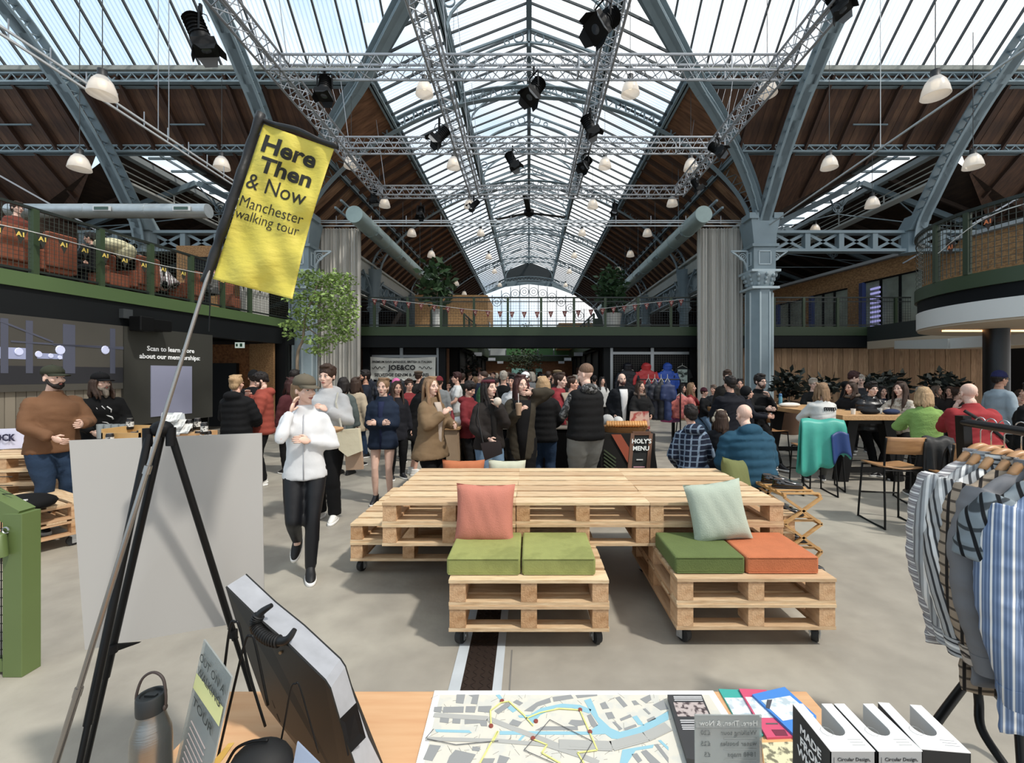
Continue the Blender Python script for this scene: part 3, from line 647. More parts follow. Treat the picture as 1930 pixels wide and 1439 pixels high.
def rail(name, label, pts, z0, zt, posts, pw=.09, mesh=.1, m=GREEN, wire='#20262a', loc=None, midrail=True):
    base = Vector((sum(p[0] for p in pts)/len(pts), sum(p[1] for p in pts)/len(pts), z0))
    t = thing(name, label, 'railing', base)
    q = B()
    for a, b_ in zip(pts, pts[1:]):
        q.bar((a[0], a[1], zt), (b_[0], b_[1], zt), .06, .05)
        if midrail: q.bar((a[0], a[1], zt-.16), (b_[0], b_[1], zt-.16), .03, .03)
        q.bar((a[0], a[1], z0+.06), (b_[0], b_[1], z0+.06), .04, .04)
    q.build('top_rail', mat('#1d2620', .5), t)
    for x, y in posts: q = B(); q.bx(x-pw/2, x+pw/2, y-pw/2, y+pw/2, z0, zt-.01); q.build('post', m, t)
    q = B(); W = Vector((0, 0, 0))
    for a, b_ in zip(pts, pts[1:]):
        a = Vector((a[0], a[1], 0)); b_ = Vector((b_[0], b_[1], 0)); L = (b_-a).length; n = max(1, int(L/mesh))
        for i in range(n+1):
            p = a.lerp(b_, i/n); q.bar((p.x, p.y, z0+.06), (p.x, p.y, zt-.02), .006, .006)
        k = int((zt-z0)/mesh)
        for i in range(1, k): q.bar((a.x, a.y, z0+i*mesh), (b_.x, b_.y, z0+i*mesh), .006, .006)
    tag(q.build('wire_mesh', mat(wire, .5), t), kind='stuff')
    return t
bxs = [(px-997)*BY/FX for px in (705, 768, 831, 893, 957, 1020, 1082, 1141, 1203, 1265, 1330)]
rail('bridge_railing', 'dark green wire mesh railing along the bridge over the crowd', [(-8.2, BY+.05), (8.3, BY+.05)], DZ, 4.68, [(x, BY+.05) for x in bxs])
rail('gallery_railing', 'dark railing in front of the wood-chip offices right of the ornate column', [(8.9, BY+.05), (14.6, BY+.05)], DZ, 4.68, [((px-997)*BY/FX, BY+.05) for px in (1460, 1516, 1580, 1690)])
rail('gallery_railing', 'distant gallery railing on the left side beyond the bridge', [(-3.05, 20.7), (-3.05, 33)], DZ, 4.6, [(-3.05, 20.7+i*1.8) for i in range(7)], mesh=.2)
rail('gallery_railing', 'distant gallery railing on the right side beyond the bridge', [(3.05, 20.7), (3.05, 33)], DZ, 4.6, [(3.05, 20.7+i*1.8) for i in range(7)], mesh=.2)
# ---- far bridge, pods
q = B(); q.bx(-8, 8, 33, 33.2, 2.75, 3.15); q.build('far_edge_beam', mat('#24361f', .6), br)
for i in range(5):
    q = B(); x = -2.9+i*1.2; q.bx(x, x+1.12, 33.05, 33.1, 3.2, 4.3); q.build('green_panel', mat('#3f7a3a' if i != 0 else '#c9d0cf', .5), br)
q = B(); q.bx(-8, 8, 33.3, 33.4, 0, 2.75); q.build('timber_wall', mat('#7a4c26', .8, var=.2), br)
q = B(); q.bx(-1.3, -.1, 33.2, 33.28, 1.5, 2.2); q.bx(.5, 1.0, 33.2, 33.28, 1.5, 2.2); q.build('teal_panel', mat('#7fb9ad', .6), br)
for sg, x0, x1, y0, zt, lab in ((-1, 2.4, 6.6, 25.5, 6.35, 'left'), (1, 2.0, 5.6, 29.5, 5.2, 'right')):
    t = thing('timber_pod', 'pale wood-chip meeting pod standing on the %s gallery' % lab, 'pod', (sg*(x0+x1)/2, y0+2, 3.55))
    q = B(); q.bx(sg*x0, sg*x1, y0, y0+4, 3.55, zt); q.build('wall', mat('#c39456', .8, kind='osb', col2='#a87a42', scale=10), t)
    q = B(); q.bx(sg*(x0+2.3), sg*(x0+3.3), y0-.04, y0, 3.6, 5.5); q.build('door_leaf', mat('#2d3c2a', .5), t)
    q = B(); xi = sg*x0; q.bx(xi-sg*.03, xi, y0+.8, y0+1.8, 3.6, 4.9); q.build('window_panel', mat('#59646a', .3), t)
# shops under the galleries: dark fronts, hanging signs
for sg in (-1, 1):
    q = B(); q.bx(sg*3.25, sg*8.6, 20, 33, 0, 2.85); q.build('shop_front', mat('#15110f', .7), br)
    q = B(); q.bx(sg*3.2, sg*3.25, 23, 24.6, .6, 2.2); q.bx(sg*3.2, sg*3.25, 27, 30, .3, 2.2); q.build('shop_panel', mat('#5c3016', .7), br)
    q = B()
    for i in range(6): q.bar((sg*3.2, 20.2+i*2.4, 0), (sg*3.2, 20.2+i*2.4, 2.9), .08, .08)
    q.build('shop_post', DARKP, br)
    for k, (px, py, Y) in enumerate(((900, 668, 21), (927, 677.5, 26), (943, 683.5, 31)) if sg < 0 else ((1090, 668, 21), (1070, 677.5, 26), (1058, 683.5, 31))):
        p = P(px, py, Y); t = thing('hanging_sign', 'small white hanging shop sign under the %s gallery, %s' % ('left' if sg < 0 else 'right', ['nearest', 'second', 'farthest'][k]), 'sign', (p.x, p.y, p.z-.09), 'white hanging signs along the shop passage')
        q = B(); q.box(p, (.42, .04, .17)); q.build('face', mat('#c5c8cf', .5), t)
        q = B()
        for s in (-.15, .15): q.bar((p.x+s, p.y, p.z+.08), (p.x+s, p.y, 2.86), .01, .01)
        q.build('hanger', BLACK, t)
# ================================================================ right side: timber wall, offices, round balcony
wr = struct('wall_right')
for i in range(48):
    x = 8.3+i*.2; w_ = .19; q = B(); q.box((x+w_/2, BY+.45+(i*37 % 5)*.003, 1.38), (w_, .03, 2.76))
    q.build('plank', mat(('#a9825a', '#9c7650', '#b08a60', '#937049')[(i*13+i//4) % 4], .7, kind='wood', col2=('#8a6540', '#7b5936', '#936e47')[(i*7) % 3], scale=5, stretch=(8, 8, .8)), wr)
q = B(); q.bx(8.2, 18, BY+.5, BY+.55, 0, 2.77); q.build('backing', DARKI, wr)
W0, W1 = Vector((15.1, 17.1, 0)), Vector((13.8, 25, 0))
def onW(px):
    k = (px-CX)/FX; d = W1-W0; u = (W0.x-k*W0.y)/(k*d.y-d.x); return W0+d*u
off = struct('wall_right')
q = B(); a, b_ = W0-(W1-W0)*.5, W1+(W1-W0)*.9; q.prism([(a.x, a.y, 3.5), (b_.x, b_.y, 3.5), (b_.x, b_.y, 6.5), (a.x, a.y, 6.5)], (.12, .02, 0)); q.build('chipboard', mat('#c08c50', .8, kind='osb', col2='#96683a', scale=9, stretch=(1, 1, 2)), off)
q = B(); q.bar((a.x-.05, a.y, 6.58), (b_.x-.05, b_.y, 6.58), .3, .12); q.build('coping', mat('#b9bcbd', .5), off)
for k, (pa, pb, zt) in enumerate(((1470, 1512, 5.6), (1534, 1599, 5.66), (1630, 1740, 5.75))):
    A2, B2 = onW(pa), onW(pb); n = (2, 3, 3)[k]; o = Vector((-.04, 0, 0))
    for i in range(n):
        c0, c1 = A2.lerp(B2, i/n)+o, A2.lerp(B2, (i+1)/n)+o
        q = B(); q.add([(c0.x, c0.y, 3.6), (c1.x, c1.y, 3.6), (c1.x, c1.y, zt), (c0.x, c0.y, zt)], [(0,1,2,3)]); q.build('window_pane', mat('#9aa08f', .15, var=.35, vscale=1.3), off)
        q = B(); q.bar((c0.x-.03, c0.y, 3.55), (c0.x-.03, c0.y, zt), .07, .07); q.bar((c0.x-.03, c0.y, zt), (c1.x-.03, c1.y, zt), .06, .06); q.build('window_frame', BLACK, off)
    pn = A2.lerp(B2, 0)-(B2-A2).normalized()*-.3 + o
    q = B(); q.bar((A2.x-.08, A2.y, 3.55), (A2.x-.08, A2.y, zt), .22, .2); q.build('blue_post', mat('#3a4a80', .5), off)
pv = onW(1655); q = B()
for i in range(9): q.box((pv.x-.12, pv.y, 3.8+i*.2), (.05, .5, .08))
q.build('neon_shelf', mat('#b7b4ff', .5, emit=.6), off)
# round balcony
bc = thing('round_balcony', 'round white balcony with green edge at upper right', 'balcony', (10.46, 8.27, 2.7))
c0 = (10.46, 8.27, 0); RB = 2.4
q = B(); q.lathe([(RB-.2, 2.72), (RB, 2.7), (RB, 3.05), (RB-.2, 3.05)], c0, 64); q.build('white_fascia', mat('#d9d9d4', .6), bc, smooth='a')
q = B(); q.lathe([(RB-.3, 3.05), (RB-.02, 3.05), (RB-.02, 3.3), (RB-.3, 3.3)], c0, 64); q.build('dark_band', DARKP, bc, smooth='a')
q = B(); q.lathe([(RB-.3, 3.3), (RB+.03, 3.3), (RB+.03, 3.56), (RB-.3, 3.56)], c0, 64); q.build('green_edge', mat('#33452a', .5), bc, smooth='a')
q = B(); q.lathe([(.1, 2.66), (RB-.02, 2.66), (RB-.02, 2.7), (.1, 2.7)], c0, 48); q.build('soffit', mat('#b9a68c', .7), bc)
q = B(); ps = [V(c0[0]+RB*math.cos(R(t)), c0[1]+RB*math.sin(R(t)), 4.72) for t in range(120, 300, 6)]
for a, b_ in zip(ps, ps[1:]): q.bar(a, b_, .06, .06); q.bar(a-V(0,0,.16), b_-V(0,0,.16), .02, .03)
q.build('top_rail', mat('#1d2620', .5), bc)
for t in (168, 184, 205, 228, 250):
    x, y = c0[0]+RB*math.cos(R(t)), c0[1]+RB*math.sin(R(t)); q = B(); q.box((x, y, 4.13), (.09, .09, 1.14), R(t)); q.build('post', mat('#2c3a24', .5), bc)
q = B()
for t in np.arange(150, 280, 2.2):
    x, y = c0[0]+RB*math.cos(R(t)), c0[1]+RB*math.sin(R(t)); q.bar((x, y, 3.6), (x, y, 4.7), .008, .008)
for k in range(11):
    for a, b_ in zip(ps, ps[1:]): q.bar((a.x, a.y, 3.66+k*.1), (b_.x, b_.y, 3.66+k*.1), .007, .007)
tag(q.build('wire_mesh', mat('#3a423c', .5), bc), kind='stuff')
q = B(); q.bx(12.9, 18, 8.0, BY, 3.0, 3.55); q.build('deck', mat('#2a2f2c', .7), br)
q = B(); q.bx(12.9, 18, 8.0, BY, 2.7, 2.99); q.build('soffit', mat('#b9a68c', .7), br)
q = B(); q.bar(P(1696, 650, 14.8), P(1800, 648, 11.6), .3, .27); q.bar(P(1800, 648, 11.6), P(1990, 634, 9.6), .3, .27); q.build('white_bulkhead', mat('#cfcfc9', .6), br)
q = B(); q.lathe([(.2, 0), (.2, 2.7)], (9.55, 9.0, 0), 16); tag(q.build('round_pillar', mat('#08090a', .4), smooth='a'), 'black round pillar under the round balcony', 'pillar')
q = B(); q.bx(8.7, 9.6, 9.2, 9.28, 2.63, 2.66); q.bx(10.0, 11.6, 9.2, 9.28, 2.63, 2.66)
tag(q.build('strip_light', mat('#ffb060', .5, emit=5)), 'warm strip light under the round balcony', 'light')
q = B(); q.bx(8.3, 8.5, 8.6, 8.6+.02, 0, .1)
# balcony chair
t = thing('lounge_chair', 'black lounge chair on the round balcony', 'chair', (9.4, 7.4, 3.56))
q = B(); q.rings([(4.0, .32, .3, 7.4, 9.4), (4.08, .34, .32, 7.4, 9.4)], 16); q.build('seat', BLACK, t, smooth='a')
q = B(); q.rings([(4.05, .34, .06, 7.7, 9.4), (4.4, .38, .07, 7.76, 9.4), (4.55, .3, .05, 7.8, 9.4)], 16); q.build('backrest', BLACK, t, smooth='a')
for sx in (-1, 1):
    for sy in (-1, 1): q = B(); q.bar((9.4+sx*.22, 7.4+sy*.22, 4.0), (9.4+sx*.3, 7.4+sy*.3, 3.56), .03); q.build('leg', BLACKM, t)

# ================================================================ left gallery and the screen wall under it
LD = Vector((.98, 6.74, 0)).normalized(); LN = Vector((-LD.y, LD.x, 0)); L0 = Vector((-9.08, 7.56, 0))
LM = Matrix(((LN.x, LD.x, 0), (LN.y, LD.y, 0), (0, 0, 1)))    # local (outward, along, up)
def Lp(s, o_, z): return L0 + LD*s + LN*o_ + Vector((0, 0, z))
def sL(px, o_=0):
    k = (px-CX)/FX; b0 = L0 + LN*o_; return (b0.x-k*b0.y)/(k*LD.y-LD.x)
def lb(q, s0, s1, o0, o1, z0, z1): q.box(Lp((s0+s1)/2, (o0+o1)/2, (z0+z1)/2), (abs(o1-o0), abs(s1-s0), abs(z1-z0)), M=LM); return q
wl = struct('wall_left')
lb(B(), -5, 7.6, 0, .12, 3.29, 3.56).build('edge_beam', mat('#4d6636', .5), wl)
lb(B(), -5, 7.6, .05, .3, 2.74, 3.29).build('steel_fascia', mat('#101315', .55, spec=.3), wl)
lb(B(), -5, 8.0, .12, 8, 3.4, 3.54).build('deck', mat('#57503f', .8), wl)
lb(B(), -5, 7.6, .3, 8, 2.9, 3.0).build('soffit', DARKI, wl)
lb(B(), -5, 8, 8, 8.1, 0, 7).build('rear_wall', mat('#3b2b1e', .9), wl)
for i in range(58):
    s = -5+i*.15
    if s < sL(232)-.05: lb(B(), s, s+.14, .06, .12, .0, 1.44).build('slat', mat(('#7d7464', '#857b6a', '#736a5b')[i % 3], .7), wl)
lb(B(), -5, sL(400), .13, .25, 0, 2.76).build('backing', DARKI, wl)
scr = thing('video_screen', 'large dim video screen on the left wall showing an interior with pendant lamps', 'screen', Lp(0, 0, 1.42))
lb(B(), -5, sL(232), .0, .08, 1.42, 2.78).build('panel', mat('#45423c', .3, emit=.35, var=.15, vscale=.7), scr)
sc_bl = mat('#8f96b8', .4, emit=.25); sc_d = mat('#2c2c30', .4, emit=.2); sc_w = mat('#c3c8e8', .4, emit=.4)
q = B()
for px in (8, 55, 130, 212): s = sL(px); w_ = .05+.05*(px in (130,)); lb(q, s-w_, s+w_, -.006, 0, 1.75, 2.7)
for (pa, ya, pb, yb) in ((0, 617, 100, 650), (20, 650, 232, 655), (100, 652, 232, 652)): q.bar(Lp(sL(pa), -.005, 1.72-(ya-707)*9/830*.95), Lp(sL(pb), -.005, 1.72-(yb-707)*9/830), .01, .03)
q.build('pictured_frame', mat('#4d5060', .4, emit=.15), scr)
q = B(); lb(q, -2, sL(60), -.004, 0, 2.0, 2.2); lb(q, sL(70), sL(118), -.004, 0, 2.02, 2.12); q.build('pictured_window', sc_bl, scr)
q = B(); lb(q, -2, sL(232), -.003, 0, 1.55, 1.88); q.build('pictured_tables', sc_d, scr)
q = B()
for px, py, r in ((35, 663, .07), (72, 668, .06), (95, 671, .045), (112, 674, .04), (113, 660, .09), (198, 660, .09)):
    s = sL(px); p = Lp(s, -.008, 0); p.z = HC-(py-CY)*p.y/FX; q.lathe([(r, 0), (r*.9, .01)], p, 12, Matrix.Rotation(R(90), 3, 'Y'))
q.build('pictured_lamp', sc_w, scr)
mb = thing('membership_board', 'dark grey membership board with white writing on the left wall', 'sign', Lp(sL(316), 0, .9))
lb(B(), sL(232)+.01, sL(400), -.01, .12, .6, 2.78).build('panel', mat('#3e3d37', .45), mb)
rotL = (R(90), 0, math.atan2(LD.y, LD.x))
tw = mat('#f2f2f0', .5, emit=.25)
pc = Lp(sL(322), -.03, 0)
for i, (l, py) in enumerate((('Scan to learn more', 660), ('about our memberships:', 674))):
    text(l, tw, mb, (pc.x, pc.y, HC-(py-CY)*pc.y/FX), .155, rotL, bold=.003)
lb(B(), sL(283), sL(360), -.03, -.01, HC-(783-CY)*10.6/FX, HC-(690-CY)*10.6/FX).build('blank_square', mat('#8e90a8', .5, emit=.15), mb)
sp = thing('speaker', 'black box speaker hung under the left gallery beam', 'speaker', Lp(sL(265), -.3, 2.6))
lb(B(), sL(248), sL(300), -.35, -.03, 2.72, 2.98).build('cabinet', BLACK, sp, bevel=.02); lb(B(), sL(235), sL(262), -.4, -.1, 2.68, 3.0).build('horn', BLACK, sp, bevel=.02)
lb(B(), sL(228), sL(246), -.06, .05, 2.95, 3.15).build('mounting_plate', mat('#3b3f41', .5), sp)
# recess with door and wood-chip walls
for (pa, pb, y0, y1, zt, m_, nm) in ((470, 515, 14.7, 14.3, 2.75, OSB, 'chipboard'), (400, 472, 14.9, 14.9, 2.75, mat('#9a5f25', .8, kind='osb', col2='#7a4717', scale=12), 'chipboard')):
    a, b_ = P(pa, 700, y0), P(pb, 700, y1); q = B(); q.prism([(a.x, a.y, 0), (b_.x, b_.y, 0), (b_.x, b_.y, zt), (a.x, a.y, zt)], (0, .1, 0)); q.build(nm, m_, wl)
d1 = struct('door_1'); a, b_ = P(398, 700, 14.8), P(449, 700, 14.8); q = B(); q.bx(a.x, b_.x, 14.7, 14.85, 0, HC+22*14.8/FX); q.build('door_leaf', mat('#060606', .6), d1)
q = B(); q.bx(b_.x-.14, b_.x-.1, 14.64, 14.7, 1, 1.3); q.build('door_handle', ALU, d1)
a, b_ = P(512, 700, 14.6), P(541, 700, 14.6); q = B(); q.bx(a.x, b_.x, 14.5, 14.7, 0, 3.2); q.build('black_pier', BLACK, wl)
q = B(); a = P(541, 700, 16.4); q.bx(a.x, -3.2+0*a.x, 17.6, 17.7, 0, 2.77); q.build('timber_panel', mat('#6b4526', .8, var=.2), wl)
q = B(); p = P(452, 651, 13.5); q.box(p, (.28, .03, .17)); ex = q.build('exit_sign', mat('#dff0e4', .5, emit=.5)); tag(ex, 'small lit exit sign above the doorway on the left', 'sign')
q = B(); q.box((p.x+.05, p.y-.02, p.z), (.07, .01, .1)); q.box((p.x-.08, p.y-.02, p.z), (.05, .01, .08)); q.build('running_figure', mat('#1a6b3e', .5), ex)
rp_ = [Lp(sL(px), .06, 0) for px in (-150, -60, 69, 194, 288, 364, 423, 474)]
rail('gallery_railing', 'green wire mesh railing along the left gallery in front of the chairs', [(Lp(-4, .06, 0).x, Lp(-4, .06, 0).y), (Lp(7.5, .06, 0).x, Lp(7.5, .06, 0).y)], DZ, 4.76, [(p.x, p.y) for p in rp_], pw=.1, mesh=.075, m=mat('#35482a', .5), wire='#3b4238', midrail=False)
# ---- terracotta armchairs up there
TER = mat('#97502f', .85, var=.12, bump=.2, bscale=80)
def armchair(s, o_, back, lab, m=TER):
    t = thing('armchair', lab, 'armchair', Lp(s, o_, DZ), 'terracotta armchairs on the left gallery'); t.rotation_euler = (0, 0, math.atan2(LD.y, LD.x)+R(back))
    for nm, c, d in (('seat', (0, 0, .3), (.44, .5, .3)), ('backrest', (0, .24, .60), (.5, .15, .68)), ('armrest', (.25, .0, .38), (.1, .5, .4)), ('armrest', (-.25, 0, .38), (.1, .5, .4)), ('plinth', (0, 0, .07), (.42, .46, .14))):
        q = B(); q.box(c, d); me = q.mesh(nm, m if nm != 'plinth' else BLACK); o2 = inst(nm, me, t); md = o2.modifiers.new('bevel', 'BEVEL'); md.width = .04; md.segments = 3
    return t
for px, o_, bk, l in ((10, .75, 180, 'tall-backed terracotta armchair at the far left end behind the railing'), (95, .6, 180, 'terracotta armchair beside the dark-shirted person'), (210, .75, 0, 'terracotta armchair under the cream jacket'), (262, .6, 180, 'terracotta armchair between the cream jacket and the striped jumper'), (352, .7, 180, 'terracotta armchair right of the striped jumper'), (440, .7, 0, 'small terracotta armchair nearest the white drape')):
    armchair(sL(px, o_), o_, bk, l)
q = B(); c = Lp(sL(212, .6), .6, 4.62)
q.ell(c, (.34, .3, .16), 16, 8); q.ell(c+V(.2, .1, -.1), (.2, .2, .2), 12, 8)
tag(q.build('folded_coat', mat('#d6cda0', .8, var=.15, bump=.5, bscale=12), smooth=True), 'cream quilted coat draped over a terracotta armchair', 'coat')
q = B(); 
q.grid(lambda u, v: Lp(sL(455, .4)+u*1.1, .4+.05*math.sin(u*50), 3.56+v*1.5), 60, 2); q.grid(lambda u, v: Lp(sL(455, .4)+u*1.1, .43+.05*math.sin(u*50), 3.56+v*1.5), 60, 2)
tag(q.build('short_drape', mat('#cfccc4', .8), smooth=True), 'white pleated drape at the end of the left gallery', 'curtain')
pa = thing('timber_pod', 'wood-chip kiosk on the left gallery behind the flag', 'pod', P(372, 520, 15.5)); pa.location.z = DZ
p = P(345, 468, 15.5); q = B(); q.bx(p.x, p.x+1.3, 15.2, 17, DZ, p.z); q.build('wall', OSB, pa)
q = B(); q.bx(p.x+.55, p.x+1.2, 15.15, 15.2, DZ, p.z-.4); q.build('doorway', BLACK, pa)

# ================================================================ hung ducts
def duct(name, label, p, q_, r, m, rings_=True):
    t = thing(name, label, 'duct', p)
    d = (Vector(q_)-Vector(p)); L = d.length; d.normalize(); M_ = d.to_track_quat('Z', 'Y').to_matrix()
    b1 = B(); b1.lathe([(r, 0), (r, L)], p, 24, M_); b1.build('pipe', m, t, smooth='a')
    b1 = B(); b1.lathe([(.01, -.02), (r*.98, -.02), (r*.98, .02)], p, 24, M_); b1.build('end_cap', m, t, smooth='a')
    k = int(L/1.5)
    for i in range(1, k): c_ = Vector(p)+d*(i*1.5); b1 = B(); b1.lathe([(r*1.0, -.03), (r*1.035, -.03), (r*1.035, .03), (r, .03)], c_, 24, M_); b1.build('joint_band', m, t)
    return t
DM = mat('#8fa39f', .4, .3, var=.08)
for sg in (-1, 1):
    t = duct('ventilation_duct', 'large round grey-green duct along the %s side of the nave' % ('left' if sg < 0 else 'right'), (sg*5.87, 14.8, 7.12), (sg*5.87, 36, 7.12), .29, DM)
    for i in range(5):
        q = B(); y = 16.5+i*3.2; q.box((sg*5.87-sg*.22, y, 6.95), (.16, .5, .14), M=Matrix.Rotation(sg*R(-45), 3, 'Y')); q.build('grille', mat('#6a7876', .5), t)
        q = B(); q.bar((sg*5.87, y+.8, 7.4), (sg*5.87, y+.8, 9.8), .015, .015); q.build('hanger', IROND, t)
    # pipe runs beside the duct
    q = B()
    for dx, dz in ((.75, .75), (.95, .5)): q.bar((sg*(5.87+dx), 15.5, 7.12+dz), (sg*(5.87+dx), 40, 7.12+dz), .07, .07)
    for i in range(10): q.bar((sg*6.62, 16+i*2.2, 7.87), (sg*6.82, 16+i*2.2, 7.6), .03, .03)
    tag(q.build('cable_tray', IRON), 'pale steel cable tray beside the big duct on the %s' % ('left' if sg < 0 else 'right'), 'tray')
p0, p1 = P(20, 398, 11), P(392, 398, 11)
t = duct('spiral_duct', 'silver spiral duct with square vents above the left gallery', p1, p0, .175, mat('#b3b9ba', .35, .6, var=.1))
for px in (192, 342):
    p = P(px, 393, 10.8); q = B(); q.box(p, (.42, .03, .12)); q.build('vent_frame', mat('#d0d3d3', .5), t); q = B(); q.box(p-V(0, .02, 0), (.34, .02, .07)); q.build('vent', mat('#3f5a50', .5), t)
# suspended rails on both sides
t = thing('suspended_track', 'pair of white suspended tracks crossing the upper left', 'track', (-8.3, 9, 7.1))
for i, (dx, dz) in enumerate(((0, 0), (.0, .12))):
    q = B(); q.bar((-8.3+dx, 3, 7.1+dz), (-8.3+dx, 12.6, 7.05+dz), .035, .035); q.build('rail', mat('#c9cccd', .4, .3), t)
for i in range(10): q = B(); q.bar((-8.3, 6.4+i*.62, 7.1), (-8.3, 6.4+i*.62, 7.4), .015); q.build('bracket', ALU, t)
for y in (9.86, 10.15): q = B(); q.bar((-8.3, y, 7.2), (-8.3, y, 13), .012); q.build('hanger', ALU, t)
q = B(); q.bar((8.3, 4, 7.3), (8.3, 15.2, 6.9), .035, .035); q.bar((8.3, 10.4, 7.1), (8.3, 10.4, 12.8), .012)
tag(q.build('suspended_track', mat('#b9bdbd', .4, .3)), 'single thin suspended track crossing the upper right', 'track')
# curtain rails and curtains
t = thing('curtain_rail', 'three thin white rails carrying the grey curtains across the nave', 'rail', (0, 15.95, 7.1))
for y, z in ((15.95, 7.12), (15.95, 7.24), (16.1, 7.36)): q = B(); q.bar((-7.95, y, z), (8.0, y, z), .035); q.build('pipe', mat('#b9bec0', .4, .4), t)
for i in range(12): q = B(); x = -7+i*1.27; q.bar((x, 16.0, 7.2), (x, 16.0, 7.5), .02); q.build('clip', ALU, t)
CUR = mat('#c4bfb5', .85, bump=.15, bscale=120)
for sg, lab in ((-1, 'grey floor-length curtain behind the leafy tree, left of the bridge'), (1, 'grey floor-length curtain beside the ornate iron column on the right')):
    q = B(); x0 = 6.2; 
    for d in (0, .012):
        def fn(u, v, d=d):
            a = u*math.pi*2*15; am = .05+.035*math.sin(u*31)+.02*v
            return (sg*(x0+1.66*u + .02*math.sin(a*2+v)), 16.2+d+am*math.sin(a+.35*math.sin(u*17+v*2)), .06+v*7.05)
        q.grid(fn, 180, 8)
    tag(q.build('curtain', CUR, smooth=True), lab, 'curtain')

# ================================================================ aluminium truss grid
def truss(name, label, p, q_, s=.29, up=V(0, 0, 1)):
    p, q_ = Vector(p), Vector(q_); d = (q_-p).normalized(); a = d.cross(up).normalized()*s/2; c_ = V(0, 0, s/2); L = (q_-p).length
    t = thing(name, label, 'truss', (p+q_)/2, 'aluminium lighting trusses')
    cs = [a+c_, -a+c_, -a-c_, a-c_]
    for k in cs: b1 = B(); b1.tube([p+k, q_+k], .024, 6); b1.build('chord', ALU, t, smooth='a')
    b1 = B(); n = int(L/.36)
    for i in range(n):
        t0, t1 = p+d*(i*L/n), p+d*((i+.5)*L/n); t2 = p+d*((i+1)*L/n)
        for j in range(4):
            u, v = cs[j], cs[(j+1) % 4]; b1.bar(t0+u, t1+v, .013); b1.bar(t1+v, t2+u, .013)
    for i in range(int(L/2.9)+1):
        t0 = p+d*min(i*2.9+.05, L)
        for j in range(4): b1.bar(t0+cs[j], t0+cs[(j+1) % 4], .025)
    tag(b1.build('bracing', ALU, t), kind='stuff')
    return t
TZ = 7.66
for y, l in ((8.5, 'nearest'), (11.4, 'middle'), (14.3, 'farthest')): truss('lighting_truss', '%s of the three aluminium trusses spanning left to right' % l, (-4.9, y, TZ), (4.9, y, TZ))
for x, l in ((-4.86, 'outer left'), (-1.76, 'inner left'), (1.42, 'inner right'), (4.86, 'outer right')): truss('lighting_truss', '%s aluminium truss running away from the viewer' % l, (x, 2.5, TZ), (x, 14.3, TZ))
q = B()
for x in (-4.86, -1.76, 1.42, 4.86):
    for y in (8.5, 11.4, 14.3): q.bar((x+.2, y, TZ+.1), (x+.2+(.3 if x > 0 else -.3), y, 10.0 if abs(x) > 4 else 11.2), .012)
tag(q.build('truss_cables', ALU), 'thin steel cables holding the truss grid', 'cable')
# ---- stage lamps
def stage_lamp(px, py, Y, aim, s, label):
    s *= .68
    c_ = P(px, py, Y); t = thing('stage_light', label, 'spotlight', c_, 'black stage lights on the trusses')
    d = Vector(aim).normalized(); M_ = d.to_track_quat('Z', 'Y').to_matrix()
    b1 = B(); b1.lathe([(.05*s, -.3*s), (.1*s, -.28*s), (.12*s, -.05*s), (.13*s, .08*s)], c_, 14, M_)
    for k in range(6): b1.lathe([(.1*s, (-.26+k*.045)*s), (.135*s, (-.25+k*.045)*s), (.1*s, (-.24+k*.045)*s)], c_, 14, M_)
    b1.build('body', BLACK, t, smooth='a')
    b1 = B(); b1.box(c_+M_@V(0, 0, .13*s), (.3*s, .3*s, .1*s), M=M_); b1.build('lens_frame', BLACK, t)
    b1 = B(); b1.lathe([(.11*s, .175*s), (.02, .185*s)], c_, 14, M_); b1.build('lens', mat('#3c4148', .1, .2), t)
    for k in range(4):
        Mz = M_ @ Matrix.Rotation(k*math.pi/2, 3, 'Z'); b1 = B(); o0 = Mz@V(.15*s, 0, .18*s); 
        b1.prism([c_+Mz@V(.15*s, -.13*s, .18*s), c_+Mz@V(.15*s, .13*s, .18*s), c_+Mz@V(.21*s, .08*s, .28*s), c_+Mz@V(.21*s, -.08*s, .28*s)], Mz@V(.006, 0, -.004)); b1.build('barn_door', BLACK if k else mat('#55585b', .4), t)
    b1 = B(); sd_ = M_@V(.17*s, 0, 0); up = V(0, 0, .32*s)
    b1.bar(c_+sd_, c_+sd_*.9+up, .025, .012); b1.bar(c_-sd_, c_-sd_*.9+up, .025, .012); b1.bar(c_+sd_*.9+up, c_-sd_*.9+up, .025, .012); b1.bar(c_+up, c_+up+V(0, 0, .14*s), .04)
    ps = [c_+up+V(.12*s*math.cos(i*.8), 0, .12*s*math.sin(i*.8)-.1*s) for i in range(8)]; b1.tube(ps, .008, 4)
    b1.build('yoke', BLACK, t)
